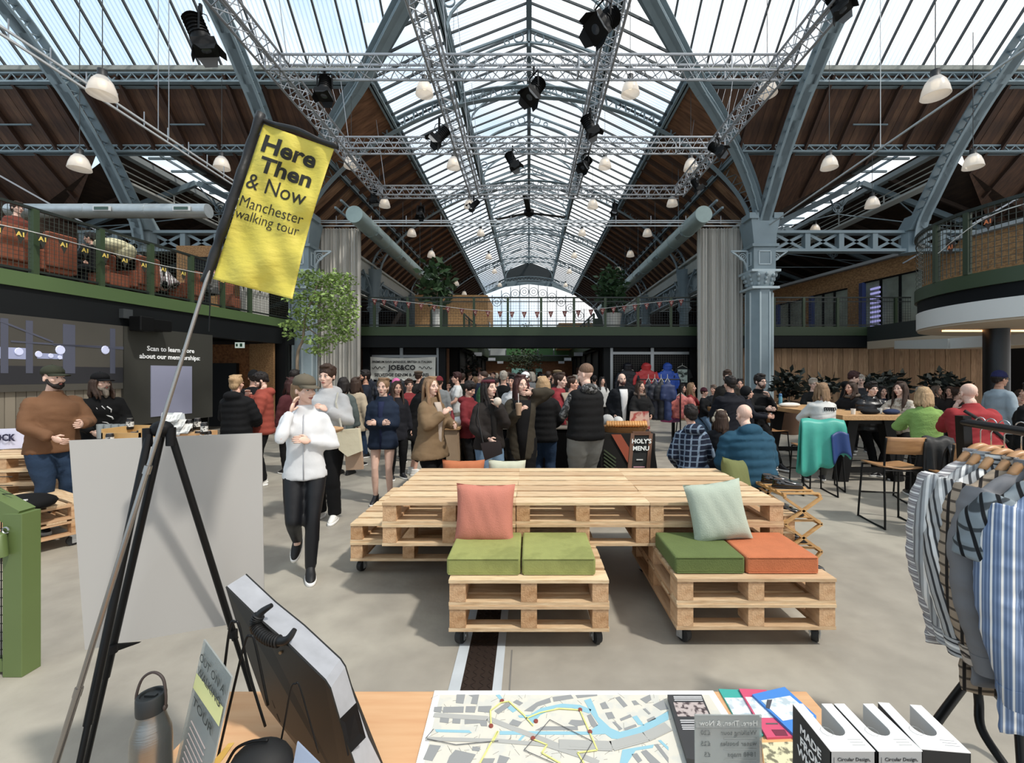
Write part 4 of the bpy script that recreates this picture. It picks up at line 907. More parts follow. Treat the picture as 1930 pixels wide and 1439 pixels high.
for a in ((378, 70, 7.3, (.35, .2, -1), 1.75, 'large black stage light hanging at top left'), (612, 168, 8.4, (.0, -.2, -1), 1.3, 'boxy black stage light on the nearest truss, left part'), (828, 258, 8.9, (-.8, -.1, -.8), 1.2, 'black stage light on the inner left truss, angled down left'),
          (1006, 172, 8.3, (-.5, -.3, -.9), 1.45, 'black stage light under the nearest truss near the ridge line'), (1136, 45, 7.0, (-.7, -.4, -.8), 1.7, 'largest black stage light at top, on the inner right truss'), (1112, 240, 9.3, (.5, 0, -.9), 1.3, 'black stage light on the inner right truss, angled down right'),
          (966, 305, 11.3, (.5, 0, -.9), 1.3, 'black stage light under the middle truss'), (1103, 310, 11.5, (-.4, -.3, -.6), 1.2, 'boxy stage light below the middle truss at right'), (893, 387, 14.2, (-.7, 0, -.6), 1.1, 'small stage light at the end of the inner left truss'),
          (705, 372, 14.2, (.1, 0, -1), 1.2, 'stage light at the left corner of the farthest truss'), (793, 402, 14.3, (0, -.4, -1), 1.1, 'dark stage light hanging above the left duct'), (1352, 282, 9.8, (.6, -.5, -.7), 1.1, 'stage light with pale doors on the outer right truss'),
          (1158, 395, 14.2, (-.2, 0, -1), 1.0, 'stage light under the right part of the farthest truss'), (1313, 350, 12.5, (.5, 0, -.7), 1.1, 'stage light above the right curtain'), (1580, 8, 6.9, (.3, -.3, -.9), 1.2, 'stage light cut by the top edge at right')):
    stage_lamp(*a)
# ---- bell pendants
shade = mat('#efe8de', .25, trans=.5, emit=.3); cap_m = mat('#1c1d1e', .5)
b1 = B(); b1.lathe([(.035, .17), (.09, .16), (.15, .08), (.19, -.03), (.215, -.16), (.21, -.165), (.18, -.03), (.135, .07), (.03, .13)], (0, 0, 0), 24); sh_me = b1.mesh('shade', shade, smooth=True)
b1 = B(); b1.lathe([(.03, .3), (.07, .29), (.07, .19), (.095, .15), (.03, .15)], (0, 0, 0), 14); cp_me = b1.mesh('cap', cap_m, smooth='a')
b1 = B(); b1.lathe([(.05, -.02), (.06, .08), (.02, .1)], (0, 0, 0), 10); bb_me = b1.mesh('bulb', mat('#fff0d0', .5, emit=1.2))
b1 = B(); b1.bar((0, 0, 0), (0, 0, 1), .01); cd_me = b1.mesh('cord', mat('#3a3c3c', .6))
L_ = [(193, 163, 7.7), (150, 306, 10), (418, 307, 12.5), (800, 166, 10.6), (1188, 165, 10.2), (1446, 165, 10), (1763, 164, 7.7), (1563, 306, 12), (1834, 304, 11), (1644, 381, 14.4), (1536, 431, 19), (855, 307, 13.5), (1140, 307, 14.5), (662, 305, 13), (1302, 310, 13.3),
      (725, 382, 17), (1267, 380, 17), (1117, 384, 17), (885, 384, 17), (776, 438, 20), (906, 438, 23), (1097, 438, 23), (1220, 438, 20), (813, 479, 23), (921, 483, 28), (1082, 481, 28), (1188, 478, 24), (838, 509, 28), (932, 511, 34), (1073, 511, 34), (1165, 508, 29), (860, 534, 32), (875, 553, 36), (942, 537, 40), (1066, 537, 40), (1141, 534, 33)]
words = ['first', 'second', 'third', 'fourth', 'fifth', 'sixth']
for i, (px, py, Y) in enumerate(L_):
    c_ = P(px, py, Y); side = 'left' if px < 640 else 'right' if px > 1350 else 'nave'
    if side == 'nave':
        row = 'far left' if px < 870 else 'inner left' if px < 990 else 'inner right' if px < 1160 else 'far right'
        near = sum(1 for (x, y, z) in L_[:i] if 640 < x < 1350 and ('far left' if x < 870 else 'inner left' if x < 990 else 'inner right' if x < 1160 else 'far right') == row)
        lab = 'bell-shaped glass pendant in the nave, %s row, number %s from the front' % (row, ['one', 'two', 'three', 'four', 'five', 'six', 'seven', 'eight', 'nine', 'ten', 'eleven'][near])
        lab = lab.replace('number ', '')
    else: lab = {193: 'large bell pendant glowing cream high at upper left', 150: 'bell pendant above the spiral duct at left', 418: 'bell pendant just left of the yellow flag', 1446: 'bell pendant behind the outer right truss', 1763: 'bright chrome-like bell pendant at upper right', 1563: 'bell pendant between the right ribs below the beam', 1834: 'bell pendant at the far right below the beam', 1644: 'bell pendant in front of the right skylight strip', 1536: 'small bell pendant above the right lattice girder'}[px]
    t = thing('pendant_lamp', lab, 'lamp', c_, 'bell glass pendant lamps')
    inst('shade', sh_me, t); inst('cap', cp_me, t); inst('bulb', bb_me, t); zt = 12.5 if abs(c_.x) < 4 else 10.0
    inst('cord', cd_me, t, (0, 0, .28), scale=(1, 1, max(.5, zt-c_.z)))
# ceiling fan
t = thing('ceiling_fan', 'dark ceiling fan hanging from the ridge of the nave', 'fan', (0, 18, 8.3))
q = B(); q.lathe([(.05, 8.5), (.2, 8.45), (.22, 8.3), (.1, 8.2)], (0, 18, 0), 14); q.bar((0, 18, 8.5), (0, 18, 13.8), .04); q.build('motor', BLACK, t)
for k in range(3):
    a = R(25+120*k); q = B(); q.bar((.2*math.cos(a), 18+.2*math.sin(a), 8.35), (1.7*math.cos(a), 18+1.7*math.sin(a), 8.42), .2, .02); q.build('blade', BLACKM, t)

# ================================================================ bunting
def bunting(pts, n, m, label, size=.22, glyph=None, gm=None, droprot=0, w_=.16):
    path = smoothpath(pts, 8); t = thing('bunting', label, 'bunting', path[len(path)//2]-V(0, 0, .2))
    q = B(); q.tube(path, .008, 5); q.build('cord', mat('#d5d5d0', .7), t)
    for i in range(n):
        k = (i+.5)/n*(len(path)-1); a = path[int(k)].lerp(path[min(int(k)+1, len(path)-1)], k % 1); d = (path[min(int(k)+1, len(path)-1)]-path[int(k)]); d.z = 0; d.normalize(); nr = V(d.y, -d.x, 0)
        q = B(); q.prism([a-d*w_/2, a+d*w_/2, a-V(0, 0, size)], nr*.004); fl_ = q.build('pennant', m, t)
        if glyph:
            text(glyph, gm, t, a-V(0, 0, size*.36)+nr*.008, size*.42, (R(90), 0, math.atan2(d.y, d.x)), bold=.004, name='lettering')
bunting([P(700, 563, 16.7), P(790, 572, 16.7), P(900, 585, 16.7), P(1000, 588, 16.7), P(1110, 584, 16.7), P(1200, 574, 16.7), P(1290, 564, 16.7)], 26, mat('#6e2220', .7), 'dark red pennant bunting strung along the bridge railing', .26, 'C', mat('#d9b9a8', .6), w_=.2)
def Lq(px, py, o_=-.12): p = Lp(sL(px, o_), o_, 0); p.z = HC-(py-CY)*p.y/FX; return p
bunting([Lq(-60, 412), Lq(60, 437), Lq(180, 469), Lq(290, 497), Lq(400, 520), Lq(500, 540)], 15, mat('#27281f', .7), 'dark pennants with yellow letters along the left gallery', .26, 'A1', mat('#e2c33a', .6), w_=.2)
def Cq(t, z): return V(c0[0]+(RB+.08)*math.cos(R(t)), c0[1]+(RB+.08)*math.sin(R(t)), z)
bunting([Cq(172, 4.1), Cq(190, 4.45), Cq(205, 4.55), Cq(225, 4.56), Cq(250, 4.55)], 5, mat('#3a2a20', .7), 'orange-lettered pennants tied round the round balcony', .24, 'A1', mat('#e0742c', .6), w_=.2)
# ================================================================ people
FAB = {}
def mute(c):
    c = c.lstrip('#'); v = [int(c[i:i+2], 16) for i in (0, 2, 4)]; g = sum(v)/3; k = .9 if g < 150 else .97
    return '#%02x%02x%02x' % tuple(int(max(0, min(255, (g+(x-g)*.86)*k))) for x in v)
def fab(c, kind=None, c2=None, scale=10, rough=.85, b=.35, bs=14): return mat(mute(c), rough, kind=kind, col2=mute(c2) if c2 else None, scale=scale, bump=b, bscale=bs, var=.08, vscale=8, spec=.25)
SKIN = {'l': mat('#d9a58b', .55, var=.06, vscale=12, spec=.3), 'm': mat('#c08a6c', .55, var=.06, vscale=12, spec=.3), 'p': mat('#e3b8a2', .55, var=.08, vscale=9, spec=.3), 'd': mat('#7a5138', .55, spec=.3)}
EYE = mat('#1c1512', .25); EYEW = mat('#d9d4cf', .3); LIPM = mat('#a8564c', .45); LIPF = mat('#a0554c', .45); BROW = mat('#3a271b', .8)
def hairm(c): return mat(c, .55, bump=1.0, bscale=30, stretch=(3, 3, .35), var=.3, vscale=22, spec=.35)
class G_:                                            # plain arrays of a mesh: points, corner indices, face sizes
    def __init__(g, co, vi, tot): g.co, g.vi, g.tot = co, vi, tot
def arr(b):
    return G_(np.array(b.v, dtype=np.float64).reshape(-1, 3), np.array([i for f in b.f for i in f], dtype=np.int32), np.array([len(f) for f in b.f], dtype=np.int32))
def join(gs):
    n = 0; c, v, t = [], [], []
    for g in gs: c.append(g.co); v.append(g.vi+n); t.append(g.tot); n += len(g.co)
    return G_(np.vstack(c), np.concatenate(v), np.concatenate(t))
def to_mesh(g, name, mats, mi=None, smooth=True):
    me = bpy.data.meshes.new(name); me.vertices.add(len(g.co)); me.vertices.foreach_set('co', g.co.astype(np.float32).ravel())
    me.loops.add(len(g.vi)); me.loops.foreach_set('vertex_index', g.vi); me.polygons.add(len(g.tot))
    st = np.concatenate([[0], np.cumsum(g.tot)[:-1]]).astype(np.int32); me.polygons.foreach_set('loop_start', st)
    for m_ in mats: me.materials.append(m_)
    if mi: me.polygons.foreach_set('material_index', mi)
    me.update(calc_edges=True); me.polygons.foreach_set('use_smooth', [smooth]*len(g.tot)); return me
def remesh(b, vox, smooth=2, wrinkle=0, seed=0):
    me = to_mesh(arr(b), 'work', []); o = bpy.data.objects.new('work', me); TS.collection.objects.link(o)
    md = o.modifiers.new('r', 'REMESH'); md.mode = 'VOXEL'; md.voxel_size = vox
    if smooth: ms = o.modifiers.new('s', 'SMOOTH'); ms.factor = .5; ms.iterations = smooth
    with bpy.context.temp_override(scene=TS, view_layer=TS.view_layers[0]):
        dg = bpy.context.evaluated_depsgraph_get(); dg.update()
    out = bpy.data.meshes.new_from_object(o.evaluated_get(dg)); bpy.data.objects.remove(o); bpy.data.meshes.remove(me)
    n = len(out.vertices); co = np.empty(n*3, dtype=np.float32); out.vertices.foreach_get('co', co); co = co.reshape(-1, 3).astype(np.float64)
    if wrinkle:
        nr = np.empty(n*3, dtype=np.float32); out.vertex_normals.foreach_get('vector', nr); nr = nr.reshape(-1, 3)
        nf = noise.noise; sx = seed*3.1
        dd = np.array([nf(Vector((x*9+sx, y*9, z*11))) + .9*(.5-abs(nf(Vector((x*5+sx, y*5+z*6, z*17+x*6))))*2) for x, y, z in co.tolist()])
        co = co + nr*(dd*wrinkle)[:, None]
    k = len(out.polygons); tot = np.empty(k, dtype=np.int32); out.polygons.foreach_get('loop_total', tot); vi = np.empty(len(out.loops), dtype=np.int32); out.loops.foreach_get('vertex_index', vi)
    bpy.data.meshes.remove(out); return G_(co, vi, tot)
def head_src(fem):
    b = B(); w = .94 if fem else 1.0
    b.ell((0, .012, .035), (.074*w, .094, .086), 20, 14); b.ell((0, -.018, -.03), (.062*w, .07, .078), 18, 12)
    b.ell((0, -.04, -.078), (.036*w if fem else .044, .036, .034), 14, 10); b.ell((0, -.066, -.092), (.02, .018, .018), 10, 8)
    b.tube([(0, -.078, .022), (0, -.092, .0), (0, -.106, -.022), (0, -.098, -.034)], [.009, .011, .014, .012], 8)
    b.ell((.011, -.092, -.03), (.009, .011, .008), 8, 6); b.ell((-.011, -.092, -.03), (.009, .011, .008), 8, 6)
    for s in (-1, 1):
        b.ell((s*.03, -.078, .022), (.022, .012, .009), 10, 6); b.ell((s*.042*w, -.055, -.022), (.024, .026, .022), 10, 8)
        b.ell((s*.077*w, .012, -.008), (.009, .019, .031), 10, 8)
    b.ell((0, -.083, -.057), (.023, .013, .008), 10, 6); b.ell((0, -.08, -.069), (.018, .012, .008), 10, 6)
    return b
HEADS = {}
def head_mesh(fem, vox):
    k = (fem, vox)
    if k not in HEADS: HEADS[k] = remesh(head_src(fem), vox, 1)
    return HEADS[k]
def ik(S_, T_, l1, l2, pole):
    S_ = Vector(S_); T_ = Vector(T_); d = T_-S_; L = d.length; mx = (l1+l2)*.995
    if L > mx: T_ = S_+d*(mx/L); d = T_-S_; L = mx
    if L < abs(l1-l2)+.02: L = abs(l1-l2)+.02
    d.normalize(); a = (l1*l1-l2*l2+L*L)/(2*L); h = math.sqrt(max(0, l1*l1-a*a)); p = Vector(pole); p = (p-d*p.dot(d)); p = p.normalized() if p.length > 1e-4 else Vector((0, 1, 0))
    return S_+d*a+p*h, T_
PC = 0
# named hand spots in the upright frame facing -y; x is the side sign times value
HAND = {'down': (.25, -.02, .86, 'o'), 'front': (.13, -.27, 1.02, 'o'), 'pocket': (.19, -.06, .92, 'b'), 'chin': (.05, -.17, 1.41, 'd'), 'cheek': (.10, -.13, 1.455, 'd'), 'chest': (.08, -.2, 1.27, 'o'), 'cross': (-.03, -.20, 1.15, 'o'),
        'hold': (.10, -.30, 1.14, 'o'), 'cup': (.06, -.25, 1.30, 'd'), 'tablef': (.17, -.36, 1.08, 'o'), 'lap': (.12, -.22, 1.0, 'o'), 'face': (.07, -.17, 1.48, 'o'), 'head': (.13, -.08, 1.53, 'o'), 'mouth': (.03, -.19, 1.40, 'd'), 'back': (.1, .18, 1.0, 'b'), 'up': (.2, -.3, 1.45, 'd')}
def person(label, x, Y, h=1.72, yaw=0, fem=False, skin='l', pose='stand', seat=.66, lean=0, hands=('down', 'down'), head=(0, 0), top=None, bottom=None, shoes=None, hair=None, hat=None, beard=None, q=1, group=None, bulk=1.0, legs=None, extra=None, glasses=False, z0=0, hide=''):
    """x is a world X; yaw 0 faces the viewer, 90 faces right, 180 away. q: 0 near, 1 middle, 2 far."""
    s = h/1.75; vox = (.010, .017, .028)[q]; hv = (.0055, .0075, .012)[q]; cv = (.013, .02, .032)[q]
    Rz = Matrix.Rotation(R(yaw), 3, 'Z'); fw = .92 if fem else 1.0
    hipz = .93 if pose != 'sit' else (seat+.09)/s
    dz = hipz-.93; ln = R(lean); piv = V(0, 0, hipz)
    def T(p):                                       # upright upper-body frame -> leaned
        p = Vector((p[0], p[1], p[2]+dz)) - piv
        y = p.y*math.cos(ln)-p.z*math.sin(ln); z = p.z*math.cos(ln)+p.y*math.sin(ln)
        return Vector((p.x, y, z))+piv
    sw = (.160 if not fem else .140)*bulk**.6
    body = B(); cl = []
    # torso of the body
    bw = bulk
    tr = [(.84, .10*fw, .07, 0), (.93, .135, .085, .01), (1.04, .12*fw*bw, .08*bw, 0), (1.14, .125*fw*bw, .085*bw, -.005), (1.27, .145*fw*bw, .10*bw, -.012), (1.37, .15*fw*bw, .09*bw, 0), (1.42, .11*fw, .07, .01), (1.50, .055, .055, .012), (1.56, .052, .052, .0)]
    if pose == 'sit': tr = [(.9, .08, .05, 0)] + tr[2:]
    body.rings(tr, 18, T)
    joints = {}
    for sd_, hs in ((1, hands[0]), (-1, hands[1])):
        Sh = T((sd_*sw, 0.0, 1.395)); spot = HAND[hs] if isinstance(hs, str) else hs
        W = T((sd_*spot[0], spot[1], spot[2])) if len(spot) < 5 else Vector(spot[:3])
        if hs == 'tablef' and pose == 'sit': W = Vector((sd_*spot[0], -.38-abs(math.sin(ln))*.1, hipz+.24))
        pole = {'o': (sd_*.8, .5, -.6), 'd': (sd_*.3, -.35, -1), 'b': (sd_*.7, 1, 0)}[spot[3]]
        E, W = ik(Sh, W, .285, .255, pole); joints['h%d' % sd_] = (Sh, E, W)
        body.tube([Sh, Sh.lerp(E, .5), E], [.05*fw, .046*fw, .037*fw], 10); body.tube([E, E.lerp(W, .35), W], [.037*fw, .037*fw, .024*fw], 10)
    # legs
    for sd_ in (1, -1):
        H_ = V(sd_*.092, .01, hipz); 
        if pose == 'sit':
            foot = V(sd_*.12, -.42, .09) if hipz > .65 else V(sd_*.13, -.5, .09)
            if legs: foot = V(*legs[0 if sd_ > 0 else 1])
            Kn, Ft = ik(H_, foot, .43, .41, (0, -1, .8))
        else:
            foot = V(sd_*.10, 0, .09)
            if legs: foot = V(*legs[0 if sd_ > 0 else 1])
            Kn, Ft = ik(H_, foot, .435, .42, (0, -1, 0))
        joints['l%d' % sd_] = (H_, Kn, Ft)
        kq = 1 if (bottom or {}).get('len', 1) < .5 else .82; body.tube([H_, H_.lerp(Kn, .5), Kn], [.08*kq, .07*kq, .048*kq], 12); body.tube([Kn, Kn.lerp(Ft, .3), Ft], [.047*kq, .05*kq, .033], 12); body.tube([Ft, Ft+V(0, -.06, -.05)], [.035, .03], 8)
    # ---- remesh body, add head and hands
    g0 = remesh(body, vox, 2)
    Hc = T((0, -.01, 1.635)); Rh = Matrix.Rotation(R(head[0]), 3, 'Z') @ Matrix.Rotation(R(head[1]) + (ln*.35 if pose == 'sit' else ln*.3), 3, 'X')
    hg = head_mesh(fem, hv); g1 = G_(hg.co @ np.array(Rh).T + np.array(Hc), hg.vi, hg.tot)
    fb = B(); fb.tube([T((0, .012, 1.5)), Hc+Rh@V(0, .0, -.06)], [.052*(.9 if fem else 1.05), .046*(.9 if fem else 1.05)], 14)
    for sd_ in (1, -1):
        Sh, E, W = joints['h%d' % sd_]; d = (W-E).normalized(); hs = hands[0 if sd_ > 0 else 1]
        nm = Vector((sd_*-1, 0, 0)); nm = nm-d*nm.dot(d); nm = nm.normalized() if nm.length > .1 else V(0, -1, 0); sdv = d.cross(nm).normalized()
        curl = .35 if hs in ('down', 'pocket', 'chin', 'cheek', 'face', 'head', 'back', 'tablef', 'cross') else 1.0
        pal = W+d*.045; M_ = Matrix((sdv, nm, d)).transposed(); fb.ell(pal, (.037*fw, .015, .052), 10, 8, M_)
        if q < 2:
            for k, (o_, ln_) in enumerate(((-.028, .062), (-.0095, .074), (.0095, .07), (.028, .056))):
                b0 = pal+sdv*o_*fw+d*.035; b1 = b0+(d+nm*curl*.35).normalized()*ln_*.45; b2 = b1+(d+nm*curl*1.3).normalized()*ln_*.3; b3 = b2+(d*.6+nm*curl*2).normalized()*ln_*.25
                fb.tube([b0, b1, b2, b3], [.0095*fw, .009*fw, .008*fw, .006*fw], 6)
            th = pal+(-sdv if sd_ > 0 else sdv)*.026-d*.02; tv = ((-sdv if sd_ > 0 else sdv)*.7+d*.7+nm*.5).normalized(); fb.tube([th, th+tv*.035, th+(tv*.6+d*.5+nm*.3).normalized()*.062], [.012*fw, .011*fw, .008*fw], 6)
    gg = join([g0, g1, arr(fb)]); gg.co = gg.co*s; me = to_mesh(gg, 'person', [SKIN[skin]])
    root = bpy.data.objects.new('person', me); C.objects.link(root); root.location = (x, Y, z0); root.rotation_euler = (0, 0, R(yaw)); tag(root, label, 'person', group)
    def child(b, name, m, smooth=True, vx_=None, sm=2, lab=None, wr=0):
        ms_ = list(m) if isinstance(m, (list, tuple)) else [m]
        if vx_: g = remesh(b, vx_, sm, wr, len(label)); mi = None
        else: g = arr(b); mi = b.m if len(ms_) > 1 else None
        g.co = g.co*s; o = bpy.data.objects.new(name, to_mesh(g, name, ms_, mi, smooth)); C.objects.link(o); o.parent = root
        if lab: o['label'] = lab
        return o
    def hp(p): return Hc+Rh@Vector(p)
    # ---- face
    if q < 2 and 'face' not in hide:
        for sd_ in (1, -1):
            b = B(); b.mi = 0; b.ell(hp((sd_*.030, -.0835, .006)), (.0135, .006, .0062), 10, 6, Rh); b.mi = 1; b.ell(hp((sd_*.030, -.0875, .006)), (.0062, .004, .006), 8, 6, Rh)
            b.tube([hp((sd_*.044, -.079, .008)), hp((sd_*.030, -.0885, .0125)), hp((sd_*.017, -.084, .008))], .0016, 5); child(b, 'eye', [EYEW, EYE])
            b = B(); b.tube([hp((sd_*.050, -.072, .022)), hp((sd_*.034, -.088, .029)), hp((sd_*.016, -.0895, .026))], [.0022, .0042, .003], 6); child(b, 'eyebrow', hair[1] if hair and not fem else BROW)
        b = B(); b.tube([hp((-.021, -.086, -.060)), hp((-.009, -.0955, -.0575)), hp((0, -.0965, -.0585)), hp((.009, -.0955, -.0575)), hp((.021, -.086, -.060))], [.002, .0048, .005, .0048, .002], 6)
        b.tube([hp((-.017, -.087, -.064)), hp((0, -.094, -.067)), hp((.017, -.087, -.064))], [.002, .0055, .002], 6); child(b, 'lips', LIPF if fem else LIPM)
    if glasses:
        b = B()
        for sd_ in (1, -1):
            ps = [hp((sd_*.031+.022*math.cos(a*math.pi/6), -.098, .006+.017*math.sin(a*math.pi/6))) for a in range(13)]; b.tube(ps, .002, 5)
            b.tube([hp((sd_*.053, -.096, .01)), hp((sd_*.078, .0, .005))], .002, 5)
        b.tube([hp((-.009, -.1, .008)), hp((.009, -.1, .008))], .002, 5); child(b, 'glasses', BLACK)
    # ---- hair
    if hair:
        st, hm = hair; b = B()
        if st in ('short', 'crop', 'fringe'):
            v = .002 if st == 'crop' else .013
            b.ell((0, .024, .047 if st != 'crop' else .056), (.077+v, .092+v, .083+v), 20, 14)
            if st != 'crop':
                rr = random.Random(len(label)*7+3)
                for i in range(26):
                    a = rr.uniform(0, 6.28); e = rr.uniform(.35, 1.45); c_ = V(math.cos(a)*math.cos(e)*.08, math.sin(a)*math.cos(e)*.095+.02, .055+math.sin(e)*.085)
                    if c_.y < -.045 and c_.z < .1: continue
                    b.ell(c_, (.022, .024, .016), 8, 6)
                b.ell((0, -.052, .118), (.06, .032, .022), 12, 8)
            if st == 'fringe': b.ell((0, -.06, .085), (.066, .034, .034), 14, 8)
            if st != 'crop': b.ell((0, .075, -.01), (.064, .035, .055), 12, 8)
        else:
            b.ell((0, .026, .046), (.087, .101, .094), 20, 14); b.ell((0, .07, -.02), (.07, .05, .07), 14, 10)
            rr = random.Random(len(label)*5+1); L_ = {'long': .34, 'mid': .16, 'bob': .12, 'pony': .02, 'bun': .0, 'wavy': .36}.get(st, .2)
            if L_ > .03:
                for i in range(34 if q < 2 else 14):
                    a = R(rr.uniform(-32, 212)); ca, sa = math.cos(a), math.sin(a)
                    p0 = V(ca*.07, sa*.075+.015, .085); p1 = V(ca*.092, sa*.10+.015, .01); ll = L_*rr.uniform(.8, 1.08)
                    fr = .0 if sa > -.1 else .02
                    p2 = V(ca*.096, sa*.105+.012, -.06); p3 = V(ca*.095+rr.uniform(-.015, .015), sa*.105+.015+rr.uniform(-.01, .01)-(.05 if sa < 0.1 else 0), -.06-ll*.55); p4 = V(ca*.085+rr.uniform(-.02, .02), sa*.11+.01-(.07 if sa < .1 else 0), -.06-ll)
                    w_ = .02 if q < 2 else .03; wv = .012 if st == 'wavy' else 0
                    b.tube([p0, p1, p2, p3+V(wv, wv, 0), p4-V(wv, 0, 0)], [w_*.7, w_, w_, w_*.9, w_*.35], 7, flat=.7)
            if st == 'pony': b.tube([V(0, .11, .04), V(0, .16, .03), V(0, .165, -.05), V(0, .14, -.14)], [.025, .032, .03, .008], 10)
            if st == 'bun': b.ell((0, .115, .07), (.045, .04, .04), 12, 8)
            for i in range(9):
                a = rr.uniform(-.06, .06); b.tube([V(a*.3, -.055, .115), V(a*1.1, -.02, .13), V(a*1.4, .06, .11)], [.012, .016, .014], 7)
        if hat and hat[0] in ('cap', 'beanie', 'flat', 'hood'): b.v = [(x_*.86, (y_-.02)*.86+.02, .05+(z_-.05)*.7) if z_ > .05 else (x_, y_, z_) for x_, y_, z_ in b.v]
        b.v = [tuple(hp(p)) for p in b.v]; child(b, 'hair', hm, vx_=hv*1.25 if q < 2 else .014, sm=1)
    if beard:
        b = B(); k = beard[1] if len(beard) > 1 else 1
        b.ell((0, -.05, -.082), (.05, .046, .036), 14, 8)
        for sd_ in (1, -1): b.tube([V(sd_*.068, -.005, -.01), V(sd_*.062, -.03, -.055), V(sd_*.035, -.062, -.088)], [.012, .017, .02], 8); b.tube([V(sd_*.026, -.088, -.062), V(sd_*.014, -.1, -.048), V(0, -.102, -.046)], [.005, .007, .006], 6)
        b.ell((0, -.068, -.1-.02*(k-1)), (.034, .028, .022+.035*(k-1)), 12, 8)
        if k > 1.5: b.tube([V(0, -.075, -.1), V(0, -.085, -.16), V(0, -.08, -.2)], [.035, .03, .01], 10)
        b.v = [tuple(hp(p)) for p in b.v]; child(b, 'beard', beard[0], vx_=hv, sm=1)
    if hat:
        kd, hm = hat[:2]; b = B()
        if kd == 'cap':
            b.rings([(.045, .088, .107, .014), (.085, .088, .105, .014), (.12, .07, .082, .016), (.142, .03, .035, .018), (.146, .006, .006, .018)], 20)
            n = 12; vs = []
            for lay in (0, -.006):
                for i in range(n+1):
                    a = R(200+140*i/n); vs.append((.086*math.cos(a), .014+.1*math.sin(a), .052+lay))
                for i in range(n+1):
                    a = R(200+140*i/n); vs.append((.075*math.cos(a), .0+.1*math.sin(a)-.10*math.sin(math.pi*i/n)**.5, .040+lay-.014*abs(math.cos(a))))
            m_ = n+1; F = [(i, i+1, m_+i+1, m_+i) for i in range(n)] + [(2*m_+i+1, 2*m_+i, 3*m_+i, 3*m_+i+1) for i in range(n)] + [(m_+i, m_+i+1, 3*m_+i+1, 3*m_+i) for i in range(n)]
            b.add(vs, F); b.ell((0, .018, .147), (.008, .008, .005), 8, 4)
        elif kd == 'beanie':
            b.rings([(.03, .09, .108, .016), (.062, .093, .111, .016), (.066, .088, .106, .016), (.11, .078, .092, .018), (.145, .045, .055, .02), (.158, .006, .006, .02)], 20)
            if len(hat) > 2: b.ell((0, .02, .18), (.035, .035, .035), 12, 8)
        elif kd == 'flat': b.ell((0, .02, .1), (.105, .125, .035), 18, 8); b.ell((0, -.09, .085), (.06, .04, .012), 12, 6); b.ell((0, .02, .08), (.09, .105, .04), 16, 8)
        elif kd == 'band': b.rings([(.062, .087, .104, .02), (.06, .089, .106, .02), (.105, .079, .093, .022), (.103, .077, .09, .022)], 20)
        elif kd == 'hood': b.ell((0, .035, .035), (.105, .115, .12), 18, 12); b.ell((0, .06, -.09), (.1, .09, .06), 14, 8)
        elif kd == 'muffs':
            ps = [(.094*math.cos(a*math.pi/10), .01, .03+.108*math.sin(a*math.pi/10)) for a in range(11)]; b.tube(ps, .014, 8)
            for sd_ in (1, -1): b.ell((sd_*.1, .01, -.01), (.035, .045, .05), 14, 10)
        b.v = [tuple(hp(p)) for p in b.v]; child(b, {'cap': 'cap', 'beanie': 'beanie', 'flat': 'flat_cap', 'band': 'headband', 'hood': 'hood', 'muffs': 'ear_muffs'}[kd], hm)
    # ---- clothes
    ltop = top or {}; tm = ltop.get('m', fab('#333333')); pu = ltop.get('puff', 0); th = ltop.get('th', .02); hem = ltop.get('hem', .86); slm = ltop.get('sleeve', 1.0)
    b = B(); g = []
    base = [(hem, .175*bw, .125*bw, .005), (hem+.06, .175*bw, .125*bw, .005), (1.04, .155*fw*bw, .115*bw, 0), (1.14, .153*fw*bw, .115*bw, -.005), (1.27, .165*fw*bw, .118*bw, -.012), (1.36, .16*fw*bw, .104*bw, 0), (1.41, .125*fw*bw**.5, .084, .01), (1.445, .09, .072, .012), (1.475, .066, .066, .012)]
    base = [r for r in base if r[0] <= 1.0 or r[0] > hem+.1]; base.sort()
    dense = []
    for (r0, r1) in zip(base, base[1:]):
        kk = max(1, int((r1[0]-r0[0])/.02)) if pu else max(1, int((r1[0]-r0[0])/.05))
        for i in range(kk): t_ = i/kk; dense.append(tuple(r0[j]+(r1[j]-r0[j])*t_ for j in range(4)))
    dense.append(base[-1])
    for z, a, d_, yo in dense:
        e = th*(1 if z < 1.4 else .6)
        if pu: e += pu*abs(math.sin((z-hem)*math.pi/.095))**.6 - .004
        if z < 1.0: e += ltop.get('flare', 0)*(1.0-z)/.15
        g.append((z, a+e, d_+e, yo))
    sag = -.05 if pose == 'sit' else 0
    b.rings(g, 24, T, .92)
